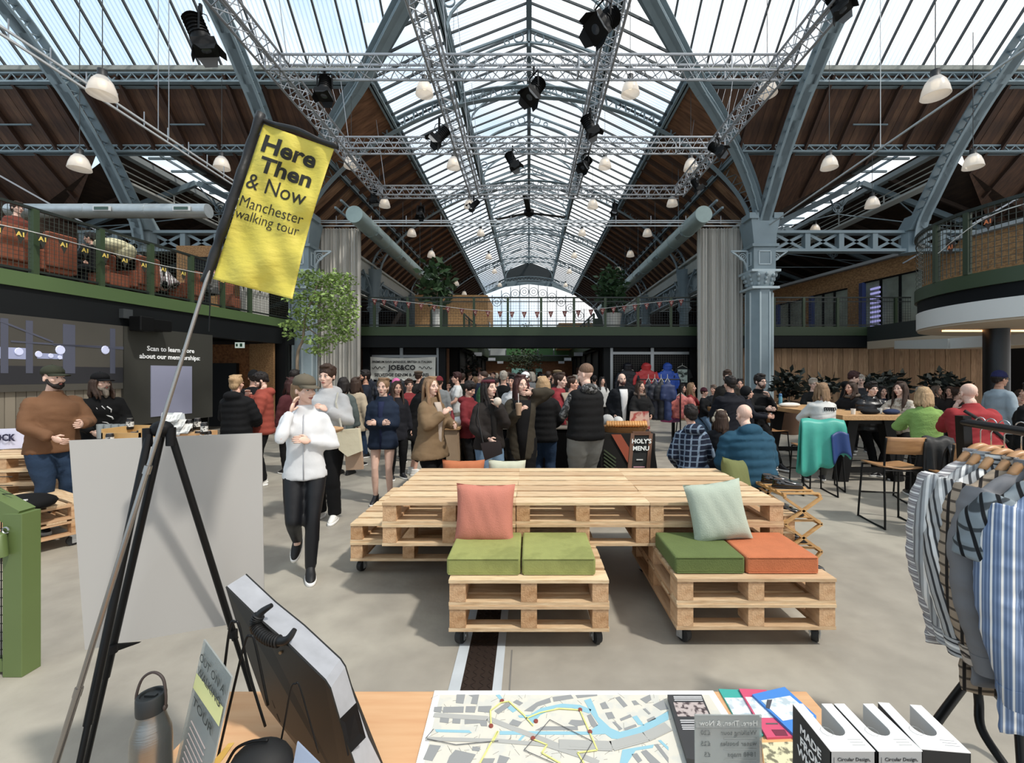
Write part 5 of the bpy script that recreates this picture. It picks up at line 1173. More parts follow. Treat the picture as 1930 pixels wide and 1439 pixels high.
    for sd_ in (1, -1):
        Sh, E, W = joints['h%d' % sd_]; pts = []; rad = []
        if ltop.get('short'): E2 = Sh.lerp(E, .75); segs = [(Sh, E2)]
        else: segs = [(Sh, E), (E, W)]
        if not ltop.get('vest'):
            tot = 0
            for k, (a, c_) in enumerate(segs):
                kk = 14 if pu else 5
                for i in range(kk+(k == len(segs)-1)):
                    t_ = i/kk; p = a.lerp(c_, t_); r0 = ((.057, .05), (.05, .036))[k]; r = (r0[0]+(r0[1]-r0[0])*t_)*fw*slm+th*.62+.003
                    if k == 0 and i < 2: r *= .86+.07*i
                    if pu: r += pu*.9*abs(math.sin(tot*math.pi/.085))**.6
                    else: r += .004*math.sin(tot*43+sd_) 
                    pts.append(p); rad.append(r); tot += (c_-a).length/kk
            if not ltop.get('short'): pts[-1] = W+(W-E).normalized()*-.005
            b.tube(pts, rad, 14); b.ell(Sh+V(-sd_*.012, 0, -.012), (.058*fw+th*.6, .058+th*.6, .055+th*.45), 12, 8)
        else: b.ell(Sh+V(-sd_*.02, 0, -.015), (.05+th*.6, .066+th*.7, .058+th*.5), 12, 8)
    if ltop.get('collar'): b.rings([(1.44, .085, .085, .008), (1.48, .078, .085, .004), (1.505, .075, .084, .004)], 18, T)
    if ltop.get('hood'): b.ell(T((0, .1, 1.46)), (.13, .085, .075), 16, 10); b.rings([(1.42, .12, .1, .01), (1.48, .1, .1, .02), (1.51, .085, .09, .03)], 18, T)
    if ltop.get('hoodup') is not None: b.ell(hp((0, .03, .03)), (.1, .11, .115), 18, 12)
    child(b, ltop.get('name', 'jacket'), tm, vx_=cv, sm=2 if pu else 3, wr=(.0035 if pu or ltop.get('name') == 'fleece' else .0065) if q < 2 else 0)
    if ltop.get('vest') or ltop.get('under'):
        b = B(); mu = ltop.get('under', fab('#888888'))
        for sd_ in (1, -1):
            Sh, E, W = joints['h%d' % sd_]; b.tube([Sh, Sh.lerp(E, .5), E, E.lerp(W, .5), W], [.066, .062, .056, .05, .04], 12)
        if ltop.get('vest'):
            b.ell(T((0, .09, 1.47)), (.12, .085, .07), 14, 8); child(b, 'sleeves', mu, vx_=cv)
        else: pass
    if ltop.get('open'):                             # shirt seen between the open fronts
        e = th+.008; b = B(); w_ = ltop.get('ow', .05)
        b.rings([(z, w_*(.55+(z-hem)*1.9), .03, -(a2+e-.022)+yo) for z, a1, a2, yo in [(hem+.02, .17, .125*bw, .005), (1.04, .15, .115*bw, 0), (1.14, .15, .115*bw, -.005), (1.27, .17, .122*bw, -.012), (1.36, .17, .112*bw, 0), (1.44, .1, .088, .01)]], 12, T); child(b, 'shirt', ltop['open'])
    if ltop.get('zip'):
        b = B(); e = th+.004; b.tube([T((0, -(a2+e)+yo, z)) for z, a2, yo in ((hem+.01, .125*bw, .005), (1.04, .115*bw, 0), (1.14, .115*bw, -.005), (1.27, .122*bw, -.012), (1.36, .112*bw, 0), (1.43, .088, .01))], .005, 5); child(b, 'zip', ltop['zip'])
    if ltop.get('fur'):
        b = B(); rr = random.Random(4)
        for i in range(40): a = R(i*9); b.ell(T((.11*math.cos(a), .03+.1*math.sin(a), 1.49+.02*math.sin(a))), (.03, .03, .03), 6, 5)
        child(b, 'fur_trim', ltop['fur'])
    bt = bottom or {}; bm = bt.get('m', fab('#20242c')); wd = bt.get('w', 1.0); b = B(); ll = bt.get('len', 1.0)
    b.rings([(.86, .15*bw, .12*bw, .01), (.93, .18*bw, .13*bw, .012), (1.02, .16*fw*bw, .12*bw, .005)], 20, (lambda p: T(p)) if pose == 'sit' else (lambda p: V(p[0], p[1], p[2]+dz)))
    for sd_ in (1, -1):
        H_, Kn, Ft = joints['l%d' % sd_]
        if ll < .5: e_ = H_.lerp(Kn, ll*2); b.tube([H_, e_], [.105*bw*wd, .098*bw*wd], 14)
        else:
            b.tube([H_, H_.lerp(Kn, .5), Kn], [.1*bw*wd, .088*bw*wd, .066*wd], 14); e_ = Kn.lerp(Ft, min(1, (ll-.5)*2)); b.tube([Kn, Kn.lerp(e_, .4), e_+V(0, 0, -.015)], [.066*wd, .067*wd, (.046 if wd < 1.05 else .062*wd)], 14); b.ell(Kn, (.066*wd, .066*wd, .066*wd), 12, 8)
    child(b, bt.get('name', 'trousers'), bm, vx_=cv, sm=2, wr=0 if q == 2 or bt.get('name') == 'leggings' else .005)
    sh_ = shoes or (mat('#15151a', .5), mat('#e4e2dc', .6)); 
    if 'shoes' not in hide:
        for sd_ in (1, -1):
            H_, Kn, Ft = joints['l%d' % sd_]; tilt = 0
            if Ft.z > .12 and pose != 'sit': tilt = R(35)
            Mt = Matrix.Rotation(tilt, 3, 'X') @ Matrix.Rotation(R(sd_*6), 3, 'Z')
            def F_(p): return Ft+Mt@Vector(p)
            b = B(); b.mi = 1; b.rings([(-.09, .04, .13, -.055), (-.088, .046, .14, -.055), (-.065, .046, .138, -.055), (-.06, .042, .132, -.055)], 20, F_, .85)
            b.mi = 0; b.rings([(-.068, .043, .134, -.055), (-.045, .042, .126, -.05), (-.02, .036, .09, -.02), (.01, .037, .055, .005), (.03, .038, .05, .008)], 20, F_, .9)
            b.mi = 1
            for k in range(4): b.tube([F_((-.02, -.05-.018*k, -.012-.008*k)), F_((0, -.052-.018*k, -.006-.008*k)), F_((.02, -.05-.018*k, -.012-.008*k))], .003, 5)
            child(b, 'shoe', list(sh_))
    jt = {k: [Vector(root.location)+Rz@(Vector(p)*s) for p in v] for k, v in joints.items()}; jt['head'] = Vector(root.location)+Rz@(Hc*s)
    root_info[root.name] = jt
    return root, jt, (lambda p: Vector(root.location)+Rz@(T(p)*s))
root_info = {}
def at(px, Y): return (px-CX)*Y/FX
# ================================================================ pallets
def pal_me():
    d = {}
    def mk(nm, dims, m, n=3):
        out = []
        for i in range(n):
            q = B(); q.box((0, 0, 0), dims); me = q.mesh(nm, m[i % len(m)]); out.append(me)
        d[nm] = out
    px_ = [PALLET, mat('#d3b286', .7, kind='wood', col2='#b58f63', scale=6, stretch=(1, 9, 9), bump=.25, bscale=25, var=.12, vscale=3), mat('#e3c89c', .7, kind='wood', col2='#cba878', scale=8, stretch=(1, 10, 9), bump=.25, bscale=25, var=.12, vscale=3)]
    py_ = [mat('#cda273', .7, kind='wood', col2='#a97e50', scale=6, stretch=(9, 1, 9), bump=.25, bscale=25, var=.1)]
    bl_ = [mat('#c99b68', .8, kind='wood', col2='#a0713f', scale=9, stretch=(3, 1, 3), bump=.4, bscale=40, var=.15), mat('#d6ab7b', .8, kind='wood', col2='#b38656', scale=9, stretch=(3, 1, 3), bump=.4, bscale=40, var=.15)]
    mk('deck_board', (.997, .140, .02), px_); mk('stringer', (.1, 1.2, .022), py_, 1); mk('block', (.1, .14, .096), bl_, 2); mk('bottom_board', (1.0, .1, .022), px_, 2); mk('side_board', (.1, 1.0, .022), py_, 1)
    return d
PM = pal_me()
wm = B(); wm.lathe([(.02, -.02), (.047, -.02), (.05, -.012), (.05, .012), (.047, .02), (.02, .02)], (0, 0, 0), 20, Matrix.Rotation(R(90), 3, 'Y')); wheel_me = wm.mesh('wheel', mat('#17181a', .6), smooth='a')
wm = B(); wm.box((0, 0, .066), (.09, .1, .006)); wm.box((-.028, .0, .02), (.005, .045, .09)); wm.box((.028, 0, .02), (.005, .045, .09)); wm.lathe([(.04, .045), (.04, .062)], (0, 0, 0), 14); wm.bar((-.034, 0, 0), (.034, 0, 0), .014); fork_me = wm.mesh('fork', mat('#bfc3c6', .3, .8))
def add_pallet(t, z, rr):
    for i in range(7): inst('deck_board', PM['deck_board'][rr.randrange(3)], t, (rr.uniform(-.003, .003), -.536+i*.1787, z+.152+rr.uniform(-.001, .001)), (0, 0, rr.uniform(-.002, .002)))
    for x in (-.445, 0, .445):
        inst('stringer', PM['stringer'][0], t, (x, 0, z+.131))
        for y in (-.53, 0, .53): inst('block', PM['block'][rr.randrange(2)], t, (x, y, z+.071))
    for y in (-.55, 0, .55): inst('bottom_board', PM['bottom_board'][rr.randrange(2)], t, (0, y, z+.011))
    for x in (-.45, .45): inst('side_board', PM['side_board'][0], t, (x, 0, z+.0115))
def stack(name, label, x0, y0, z, casters, seed, rz=0, group=None, n=2):
    t = thing(name, label, 'bench' if casters else 'table', (x0+.5, y0+.6, z), group, rz); rr = random.Random(seed)
    if casters:
        for sx in (-.43, .43):
            for sy in (-.5, .5):
                a = rr.uniform(-.6, .6); c = inst('caster', fork_me, t, (sx, sy, .05), (0, 0, a)); inst('wheel', wheel_me, c, (0, -.012, 0))
    for k in range(n): add_pallet(t, (.12 if casters else 0)+k*.162, rr)
    return t
SZ = .444
stack('pallet_bench', 'front left wheeled pallet bench under two lime green cushions', -.5, 2.74, 0, True, 1, group='wheeled pallet benches')
stack('pallet_bench', 'front right wheeled pallet bench under a green and an orange cushion', .925, 2.76, 0, True, 2, group='wheeled pallet benches')
stack('pallet_bench', 'wheeled pallet bench sticking out at the left end of the pallet table', -1.535, 3.78, 0, True, 3, group='wheeled pallet benches')
stack('pallet_bench', 'wheeled pallet bench behind the table below the orange and cream pillows', -.50, 4.05, 0, True, 4, group='wheeled pallet benches')
stack('pallet_bench', 'wheeled pallet bench carrying the plaid shirt and the blue puffer', 1.45, 4.05, 0, True, 5, group='wheeled pallet benches')
for i, l in enumerate(('left third of the long pallet table, behind the coral pillow', 'middle third of the long pallet table', 'right third of the long pallet table, behind the mint pillow')):
    stack('pallet_table', l, -1.095+i*.997, 3.28, SZ, False, 10+i, group='pallet table sections')
# cushions
CG = mat('#8f9546', .8, var=.1, vscale=9, bump=.2, bscale=90, kind='spots', col2='#80863c', scale=5); CGD = mat('#5a6b2e', .9, var=.08, vscale=9, bump=.35, bscale=140); CO = mat('#c0662f', .9, var=.1, vscale=9, bump=.35, bscale=140)
def cushion(x0, x1, y0, y1, m, label, z=SZ, h=.11):
    q = B(); q.bx(x0, x1, y0, y1, z, z+h); o = q.build('seat_cushion', m, smooth='a'); tag(o, label, 'cushion', 'square seat cushions')
    md = o.modifiers.new('bevel', 'BEVEL'); md.width = .016; md.segments = 4
    q = B(); e = .004
    for zz in (z+h-.006, z+.008):
        q.tube([(x0+.012, y0-.001, zz), (x1-.012, y0-.001, zz)], .0035, 6)
    pp = q.build('piping', m, o); return o
cushion(-.525, -.055, 2.80, 3.27, CG, 'lime green velvet cushion on the left half of the front left pallet bench'); cushion(-.045, .425, 2.80, 3.27, CG, 'lime green velvet cushion on the right half of the front left pallet bench')
cushion(.935, 1.385, 2.82, 3.27, CGD, 'moss green felt cushion on the front right pallet bench'); cushion(1.392, 1.86, 2.82, 3.27, CO, 'orange felt cushion on the front right pallet bench')
def pillow(label, c, w_, h, t, m, lean=12, roll=0, yaw=0):
    q = B(); n = 18; 
    M_ = Matrix.Rotation(R(yaw), 3, 'Z') @ Matrix.Rotation(R(-lean), 3, 'X') @ Matrix.Rotation(R(roll), 3, 'Y')
    for sd in (-1, 1):
        b = len(q.v)
        for i in range(n+1):
            for j in range(n+1):
                u, v = i/n*2-1, j/n*2-1; e = .055*(1-abs(u*v)**1.0)
                x = u*(w_/2)*(1-.09*(1-v*v)*abs(u)**3*0 - .07*(1-abs(v)**2)*abs(u)**2); z = v*(h/2)*(1-.07*(1-abs(u)**2)*abs(v)**2)
                th = t/2*((1-u**4)*(1-v**4))**.55; th += .004*math.sin(u*14+v*5)*(1-u*u)*(1-v*v)+ .006*math.sin(9*u)*(v**8)
                p = M_ @ V(x, sd*th, z); q.v.append((c[0]+p.x, c[1]+p.y, c[2]+p.z))
        for i in range(n):
            for j in range(n):
                k = b+i*(n+1)+j; f = (k, k+n+1, k+n+2, k+1); q.f.append(f if sd < 0 else f[::-1]); q.m.append(0)
    o = q.build('pillow', m, smooth=True); tag(o, label, 'pillow', 'scatter pillows')
    md = o.modifiers.new('weld', 'WELD'); md.merge_threshold = .0006
    return o
def pz(px, py, Y): p = P(px, py, Y); return (p.x, p.y, p.z)
pillow('coral pink pillow leaning on the pallet table at left', pz(914, 968, 3.19), .43, .42, .14, mat('#c0705a', .9, bump=.3, bscale=120, var=.06), 10, 1)
pillow('mint grey pillow leaning on the pallet table at right', pz(1352, 964, 3.17), .42, .42, .14, mat('#a9b5a3', .9, bump=.3, bscale=120, var=.06), 14, -7)
pillow('burnt orange pillow behind the far edge of the pallet table', pz(873, 905, 4.62), .45, .42, .15, mat('#b2602a', .85, bump=.2, bscale=120, var=.06), 8, 0)
pillow('cream pillow beside the burnt orange one behind the table', pz(955, 905, 4.66), .40, .42, .15, mat('#b6b79f', .85, bump=.2, bscale=120, var=.06), 8, 1)
pillow('olive green pillow beside the blue puffer', pz(1388, 905, 4.35), .40, .42, .16, mat('#62682f', .85, bump=.2, bscale=120, var=.06), 16, 12, 40)
# ================================================================ folding shoe rack and loafers
BAM = mat('#c99a55', .5, kind='wood', col2='#b58444', scale=6, stretch=(1, 6, 6)); PAT = mat('#070607', .12, coat=1)
t = thing('shoe_rack', 'folding bamboo shoe rack right of the pallet table', 'rack', (2.5, 4.32, 0), None)
for z in (.63, .38, .13):
    for i in range(6): q = B(); y = 4.05+i*.105; q.bx(2.33, 2.67, y-.017, y+.017, z-.006, z+.006); q.build('slat', BAM, t)
    for x in (2.34, 2.66): q = B(); q.bx(x-.012, x+.012, 4.02, 4.62, z-.03, z-.006); q.build('shelf_rail', BAM, t)
for y in (4.02, 4.62):
    for z0, z1 in ((.60, .36), (.36, .11)):
        for s in (1, -1): q = B(); q.bar((2.5-s*.17, y, z0), (2.5+s*.17, y, z1), .022, .028, up=(0, 1, 0)); q.build('cross_bar', BAM, t)
    q = B(); q.bar((2.33, y, .11), (2.42, y, 0), .022, .028, up=(0, 1, 0)); q.bar((2.67, y, .11), (2.58, y, 0), .022, .028, up=(0, 1, 0)); q.build('foot', BAM, t)
def loafer(x, y, z, yaw, label):
    Mz = Matrix.Rotation(R(yaw), 3, 'Z'); c = V(x, y, z)
    T_ = lambda p: c + Mz @ Vector(p)
    def ov(zz, hw, y0, y1, k=1): return (zz, hw, (y1-y0)/2, (y0+y1)/2)
    t = thing('loafer', label, 'shoe', (x, y, z), 'black patent loafers')
    q = B(); q.rings([ov(0, .043, -.14, .13), ov(.012, .045, -.142, .132), ov(.02, .043, -.14, .13)], 20, T_, .85); q.rings([ov(0, .03, .06, .125), ov(.018, .032, .06, .125)], 12, T_, .85); q.build('sole', mat('#15100f', .5), t)
    q = B(); q.rings([ov(.02, .042, -.138, .128), ov(.04, .043, -.132, .126), ov(.055, .036, -.10, .124), ov(.07, .030, -.03, .122), ov(.083, .027, .03, .12)], 20, T_, .9); q.build('upper', PAT, t, smooth=True)
    q = B(); q.rings([ov(.062, .03, -.055, -.02), ov(.074, .028, -.05, -.02)], 12, T_, .8); q.build('saddle_strap', PAT, t, smooth=True)
    q = B(); q.rings([ov(.0835, .021, .035, .112), ov(.0845, .021, .035, .112)], 14, T_, .9); q.build('insole', mat('#5a3f2c', .7), t)
    return t
for a in ((2.47, 4.22, .637, 75, 'nearer glossy black loafer on the top shelf of the shoe rack'), (2.47, 4.42, .637, 75, 'farther glossy black loafer on the top shelf of the shoe rack'), (2.46, 4.2, .387, 70, 'nearer loafer on the middle shelf of the shoe rack'), (2.46, 4.42, .387, 70, 'farther loafer on the middle shelf of the shoe rack'),
          (2.5, 4.2, .137, 72, 'nearer loafer on the bottom shelf of the shoe rack'), (2.5, 4.42, .137, 72, 'farther loafer on the bottom shelf of the shoe rack'), (2.44, 3.86, 0, 80, 'single black loafer on the floor beside the orange cushion')): loafer(*a)
# ================================================================ long high table, chairs
OAK = mat('#c79a61', .5, kind='wood', col2='#b08149', scale=5, stretch=(7, .8, 7)); OAKX = mat('#b98a50', .5, kind='wood', col2='#a0733e', scale=5, stretch=(.8, 7, 7))
t = thing('high_table', 'long high oak-topped table with thick black trestle legs', 'table', (5.5, 8.2, 0))
q = B(); q.bx(4.95, 6.05, 6.95, 9.5, 1.0, 1.08); q.build('table_top', OAK, t, bevel=.006)
for y in (7.15, 9.2):
    for s in (-1, 1): q = B(); q.bar((5.5+s*.28, y, 1.0), (5.5+s*.45, y, 0), .16, .16, up=(0, 1, 0)); q.build('leg', BLACK, t)
    q = B(); q.bx(5.0, 6.0, y-.05, y+.05, .93, 1.0); q.bx(5.1, 5.9, y-.04, y+.04, .14, .22); q.build('crossbar', BLACK, t)
def chair(x, y, yaw, label, sz=.68, wood='#a8773f', back=1):
    t = thing('high_chair', label, 'chair', (x, y, 0), 'black-framed plywood chairs', R(yaw)); m = mat(wood, .45, kind='wood', col2='#8f6030', scale=5, stretch=(.8, 7, 7))
    for sx in (-.22, .22):
        q = B(); q.tube(smoothpath([V(sx*.9, -.2, sz-.02), V(sx, -.24, .06), V(sx, -.2, .012), V(sx, .2, .012), V(sx, .25, .06), V(sx*.9, .2, sz), V(sx*.9, .235, sz+.34)][:7 if back else 6], 5), .011, 7); me = q.mesh('side_frame', BLACKM, smooth=True); inst('leg_frame', me, t)
    for y_, z_ in ((-.235, .3), (.2, sz-.03), (-.2, sz-.03)): q = B(); q.tube([(-.2, y_, z_), (.2, y_, z_)], .01, 6); inst('stretcher', q.mesh('stretcher', BLACKM), t)
    q = B(); q.grid(lambda u, v: (-.21+.42*u, -.21+.42*v, sz+.012*math.cos(u*math.pi*2)+.01*(v > .9)), 8, 6); me = q.mesh('seat', m, smooth=True); o = inst('seat', me, t); md = o.modifiers.new('th', 'SOLIDIFY'); md.thickness = .014
    if not back: return t
    q = B(); q.grid(lambda u, v: (-.2+.4*u, .225-.03*math.sin(u*math.pi)*-1-.02*(1-v), sz+.16+.19*v), 8, 4); me = q.mesh('backrest', m, smooth=True); o = inst('backrest', me, t); md = o.modifiers.new('th', 'SOLIDIFY'); md.thickness = .012
    return t
chair(4.2, 5.1, 172, 'plywood chair seen from behind, left of the lime jumper'); chair(4.52, 4.6, 165, 'plywood chair half hidden by the shirt rack'); chair(4.15, 6.45, 170, 'chair with the turquoise jacket hung over its back')
chair(4.55, 8.3, 110, 'plywood-backed chair beyond the blue puffer'); chair(6.7, 8.6, -80, 'chair behind the table under the fur-collared woman'); chair(6.6, 7.6, -90, 'chair under the man in the shiny puffer'); chair(6.65, 7.0, -80, 'chair under the woman with very long hair')
chair(3.95, 11.1, -110, 'chair under the woman in red', .6); chair(4.5, 10.9, 120, 'small chair beside the maroon beanie', .6); chair(5.3, 5.95, 160, 'backless stool under the woman in the lime jumper', .66, back=0); chair(5.4, 5.35, 165, 'backless stool under the bald man in red', .68, back=0); chair(4.5, 6.75, 160, 'chair under the woman in the cream patterned jumper', .7)
# draped jackets
def drape(label, x, y, z, w_, h, m, yaw=0, mm=None, name='draped_jacket'):
    q = B(); Mz = Matrix.Rotation(R(yaw), 3, 'Z'); rr = random.Random(len(label))
    ph = [rr.uniform(0, 6) for _ in range(4)]
    def fn(u, v):
        L = h*(.78+.16*math.sin(u*3.3+ph[0])+.06*math.sin(u*13)); a = v*2-1                      # v from back hem over the rail to front hem
        yy = .05*math.copysign(min(1, abs(a)*6), a)+.03*math.sin(u*19+ph[1])*abs(a)+.05*a*abs(a); zz = -L*abs(a)**1.05 if abs(a) > .06 else 0
        p = Mz @ V((u-.5)*w_*(1+.12*abs(a)), yy, zz + .012*math.sin(u*11)); return (x+p.x, y+p.y, z+p.z)
    q.grid(fn, 26, 20); o = q.build(name, m, smooth=True); tag(o, label, 'jacket'); md = o.modifiers.new('th', 'SOLIDIFY'); md.thickness = .018
    if mm:
        q2 = B(); q2.grid(lambda u, v: Vector(fn(.62+.38*u, .02+.3*v))+Mz@V(0, -.03, 0), 10, 8); b_ = q2.build('contrast_panel', mm, o, smooth=True); md = b_.modifiers.new('th', 'SOLIDIFY'); md.thickness = .01
    return o
drape('turquoise and navy waterproof jacket hung over a chair back', 4.13, 6.2, 1.1, .56, .82, mat('#1fa391', .5, bump=.3, bscale=12, var=.1), -8, mat('#123a78', .5, bump=.3, bscale=12))
drape('black coat hung over the chair left of the lime jumper', 4.5, 4.85, 1.04, .30, .62, mat('#0c0c0d', .6, bump=.4, bscale=14), -10)
drape('black shiny coat over the chair by the shirt rack', 4.45, 4.55, .98, .22, .6, mat('#0b0b0d', .4, bump=.5, bscale=14), -12)
# things on the high table
q = B(); q.lathe([(.033, 0), (.035, .01), (.035, .17), (.03, .19)], P(1471, 765, 9.1), 14); bt = q.build('water_bottle', mat('#5fb4cf', .2, trans=.3), smooth='a'); tag(bt, 'light blue water bottle on the high table near the column', 'bottle'); p = P(1471, 765, 9.1)
q = B(); q.lathe([(.028, .19), (.03, .2), (.03, .235), (.02, .25)], p, 14); q.build('bottle_cap', mat('#2c6da0', .4), bt)
for px, py, Y, l in ((1608, 778, 7.15, 'white paper cup nearest the cream jumper on the high table'), (1658, 776, 7.25, 'wide white paper cup in front of the very long-haired woman'), (1525, 764, 8.9, 'small white cup in front of the curly-haired diner'), (1458, 768, 8.9, 'pale cup left of the blue water bottle'), (1672, 774, 7.4, 'white takeaway tub at the right of the high table')):
    p = P(px, py, Y); p.z = 1.08; q = B(); q.lathe([(.028, 0), (.036, .09), (.034, .09), (.026, .006)], p, 16); tag(q.build('paper_cup', mat('#e6e2d8', .7), smooth='a'), l, 'cup', 'paper cups on the high table')
for px, py, Y, w_, d, c, l in ((1488, 770, 8.8, .5, .25, '#dcd8cd', 'crumpled white food wrapper beside the blue bottle'), (1640, 782, 7.2, .35, .2, '#15151a', 'black bag lying on the high table'), (1680, 784, 7.15, .3, .18, '#24365f', 'folded navy cloth at the right of the high table')):
    p = P(px, py, Y); p.z = 1.08; q = B(); q.ell((p.x, p.y, 1.12), (w_/2, d/2, .05), 16, 8, Matrix.Rotation(.3, 3, 'Z')); tag(q.build('table_item', fab(c, b=.8, bs=10), smooth=True), l, 'wrapper' if 'wrapper' in l else 'cloth')
# far small tables by the red woman
for x, y, l in ((4.3, 11.6, 'small oak table behind the woman in red'), (6.0, 12.2, 'far oak table in front of the potted plants')):
    t = thing('cafe_table', l, 'table', (x, y, 0)); q = B(); q.bx(x-.6, x+.6, y-.4, y+.4, .84, .9); q.build('table_top', OAKX, t)
    for sx in (-.5, .5): q = B(); q.bar((x+sx, y, .84), (x+sx, y, 0), .07); q.build('leg', BLACK, t)
# ================================================================ plants
def leaves(q, c, r, n, ls, rr, flat=.9, down=0):
    for i in range(n):
        d = V(rr.gauss(0, 1), rr.gauss(0, 1), rr.gauss(0, 1)); d.normalize(); k = rr.random()**.4; p = Vector(c)+V(d.x*r[0]*k, d.y*r[1]*k, d.z*r[2]*k)
        a = V(rr.gauss(0, 1), rr.gauss(0, 1), rr.gauss(0, .5)-down).normalized(); b_ = a.cross(V(rr.gauss(0, 1), rr.gauss(0, 1), 1)).normalized(); L = ls*rr.uniform(.7, 1.3)
        q.add([p, p+a*L*.5+b_*L*.26, p+a*L, p+a*L*.5-b_*L*.26], [(0,1,2,3)])
LF = mat('#7f9c40', .6, var=.35, vscale=1.5, bump=.1); LFD = mat('#20331c', .6, var=.4, vscale=3); BARK = mat('#8d7a62', .8)
rr = random.Random(3); Yt = 12.0
t = thing('ficus_tree', 'tall slender leafy tree in front of the left column and curtain', 'tree', (P(566, 700, Yt).x, Yt, 0))
tp = [V(P(566, 700, Yt).x, Yt, 0), P(560, 680, Yt), P(571, 640, Yt), P(575, 600, Yt), P(590, 560, Yt), P(600, 530, Yt)]
q = B(); q.tube(smoothpath(tp, 4), [.05-.0018*i for i in range(len(smoothpath(tp, 4)))], 8)
for a, b_ in (((573, 620), (650, 585)), ((588, 565), (545, 545)), ((575, 600), (560, 625)), ((575, 615), (630, 650)), ((595, 545), (640, 525)), ((588, 570), (660, 600))): q.tube([P(a[0], a[1], Yt), P((a[0]+b_[0])/2, (a[1]+b_[1])/2+3, Yt+.1), P(b_[0], b_[1], Yt)], [.02, .014, .006], 6)
q.build('trunk', BARK, t, smooth=True)
q = B()
for px, py, rx, ry, n in ((590, 525, 42, 22, 420), (642, 530, 26, 26, 320), (570, 560, 34, 16, 260), (625, 560, 42, 24, 430), (590, 590, 44, 18, 360), (645, 592, 24, 22, 300), (565, 612, 34, 12, 200), (635, 615, 34, 16, 280), (610, 640, 34, 12, 200), (648, 632, 18, 16, 130), (600, 660, 22, 10, 110), (553, 632, 14, 8, 70), (660, 570, 10, 26, 100)):
    c_ = P(px, py, Yt); leaves(q, c_, (rx*1.12*Yt/FX, .5, ry*.9*Yt/FX), int(n*.95), .115, rr, down=.4)
tag(q.build('foliage', LF, t), kind='stuff')
def potted(label, px, py, Y, base, h, r, m=LFD, pot='#17181a', n=260, ls=.22, name='potted_plant', potr=.2, poth=.35):
    x = P(px, py, Y).x; t = thing(name, label, 'plant', (x, Y, base)); q = B(); q.lathe([(potr*.8, base), (potr, base+poth), (potr*.9, base+poth), (potr*.85, base+poth-.03)], (x, Y, 0), 16); q.build('pot', mat(pot, .6), t, smooth='a')
    q = B(); q.tube([(x, Y, base+poth-.05), (x+.03, Y, base+poth+(h-poth)*.5)], .025, 6); q.build('stem', BARK, t)
    q = B(); leaves(q, (x, Y, base+poth+(h-poth)*.55), (r, r, (h-poth)*.55), n, ls, random.Random(len(label)), down=-.2); tag(q.build('foliage', m, t), kind='stuff'); return t
potted('broad-leaved plant in a tub on the bridge, left of centre', 823, 540, 17.8, 3.56, 2.6, .75, mat('#33502a', .5, var=.4, vscale=2), '#d9d8d2', 300, .38, poth=.8)
potted('bushy trailing plant in a pale tub on the bridge, right of centre', 1153, 560, 17.6, 3.56, 2.35, .6, mat('#2c4a25', .5, var=.4, vscale=2), '#c9c6bd', 700, .26, poth=.6, potr=.4)
for px, Y, h, l in ((1487, 12.8, 1.75, 'dark leafy plant in a wooden planter left of the curly-haired diner'), (1548, 13.4, 1.6, 'dark plant against the timber wall behind the curly-haired diner'), (1655, 13.2, 1.7, 'dark plant behind the man in the shiny puffer'), (1680, 14, 1.75, 'dark plant left of the very long-haired woman'), (1775, 12.4, 1.75, 'dark plant between the lime jumper and the bald man'), (1800, 13.6, 1.5, 'low dark plant near the round pillar')):
    potted(l, px, 730, Y, 0, h, .42, mat('#141d13', .6, var=.4, vscale=3), '#5a3b22', 240, .24, poth=.95, potr=.3)
potted('slim tree far down the shop passage', 990, 690, 24, 0, 3.4, 1.0, mat('#3c4a25', .6, var=.4), '#20201e', 700, .16, name='passage_tree', poth=1.4)
potted('shrub beyond the bridge near the glazed end wall', 993, 590, 30, 3.5, 1.6, .7, mat('#6f7d6b', .6, var=.3), '#55585a', 300, .14, poth=.3)
potted('dark climber beside the shop at the left of the passage', 888, 705, 19.6, 0, 2.5, .45, mat('#20261c', .6, var=.4), '#151515', 320, .2, poth=.4)
# ================================================================ stalls beneath the bridge
FRM = mat('#9ea3a6', .4, .4)
def frame_stall(label, pa, pb, pm, Y, ytop, ymid, gridm):
    a, b_, m_ = P(pa, ytop, Y), P(pb, ytop, Y), P(pm, ytop, Y); zm = P(pa, ymid, Y).z; t = thing('market_stall_frame', label, 'stall', ((a.x+b_.x)/2, Y, 0))
    for x in (a.x, m_.x, b_.x): q = B(); q.bx(x-.06, x+.06, Y-.04, Y+.04, 0, a.z); q.build('post', FRM, t)
    q = B(); q.bx(a.x, b_.x, Y-.035, Y+.035, zm-.05, zm+.05); q.build('crossbar', FRM, t)
    q = B(); 
    for i in range(int((b_.x-a.x)/.09)): q.bar((a.x+i*.09, Y+.05, .1), (a.x+i*.09, Y+.05, zm), .012)
    for i in range(int(zm/.09)): q.bar((a.x, Y+.05, .1+i*.09), (b_.x, Y+.05, .1+i*.09), .012)
    tag(q.build('grid_panel', mat(gridm, .5), t), kind='stuff')
    q = B(); q.bx(a.x, b_.x, Y+.1, Y+.15, 0, a.z); q.build('backing', mat('#0f0e0d', .8), t); return t
frame_stall('aluminium stall frame holding the printed banner', 692, 826, 757, 17.4, 655, 672, '#26221d'); frame_stall('aluminium stall frame with hanging waterproof jackets', 1152, 1305, 1229, 17.2, 654, 666, '#38332b')
a, b_ = P(696, 673, 17.2), P(821, 717, 17.2); t = thing('banner', 'off-white denim shop banner with black lettering', 'banner', ((a.x+b_.x)/2, 17.2, b_.z))
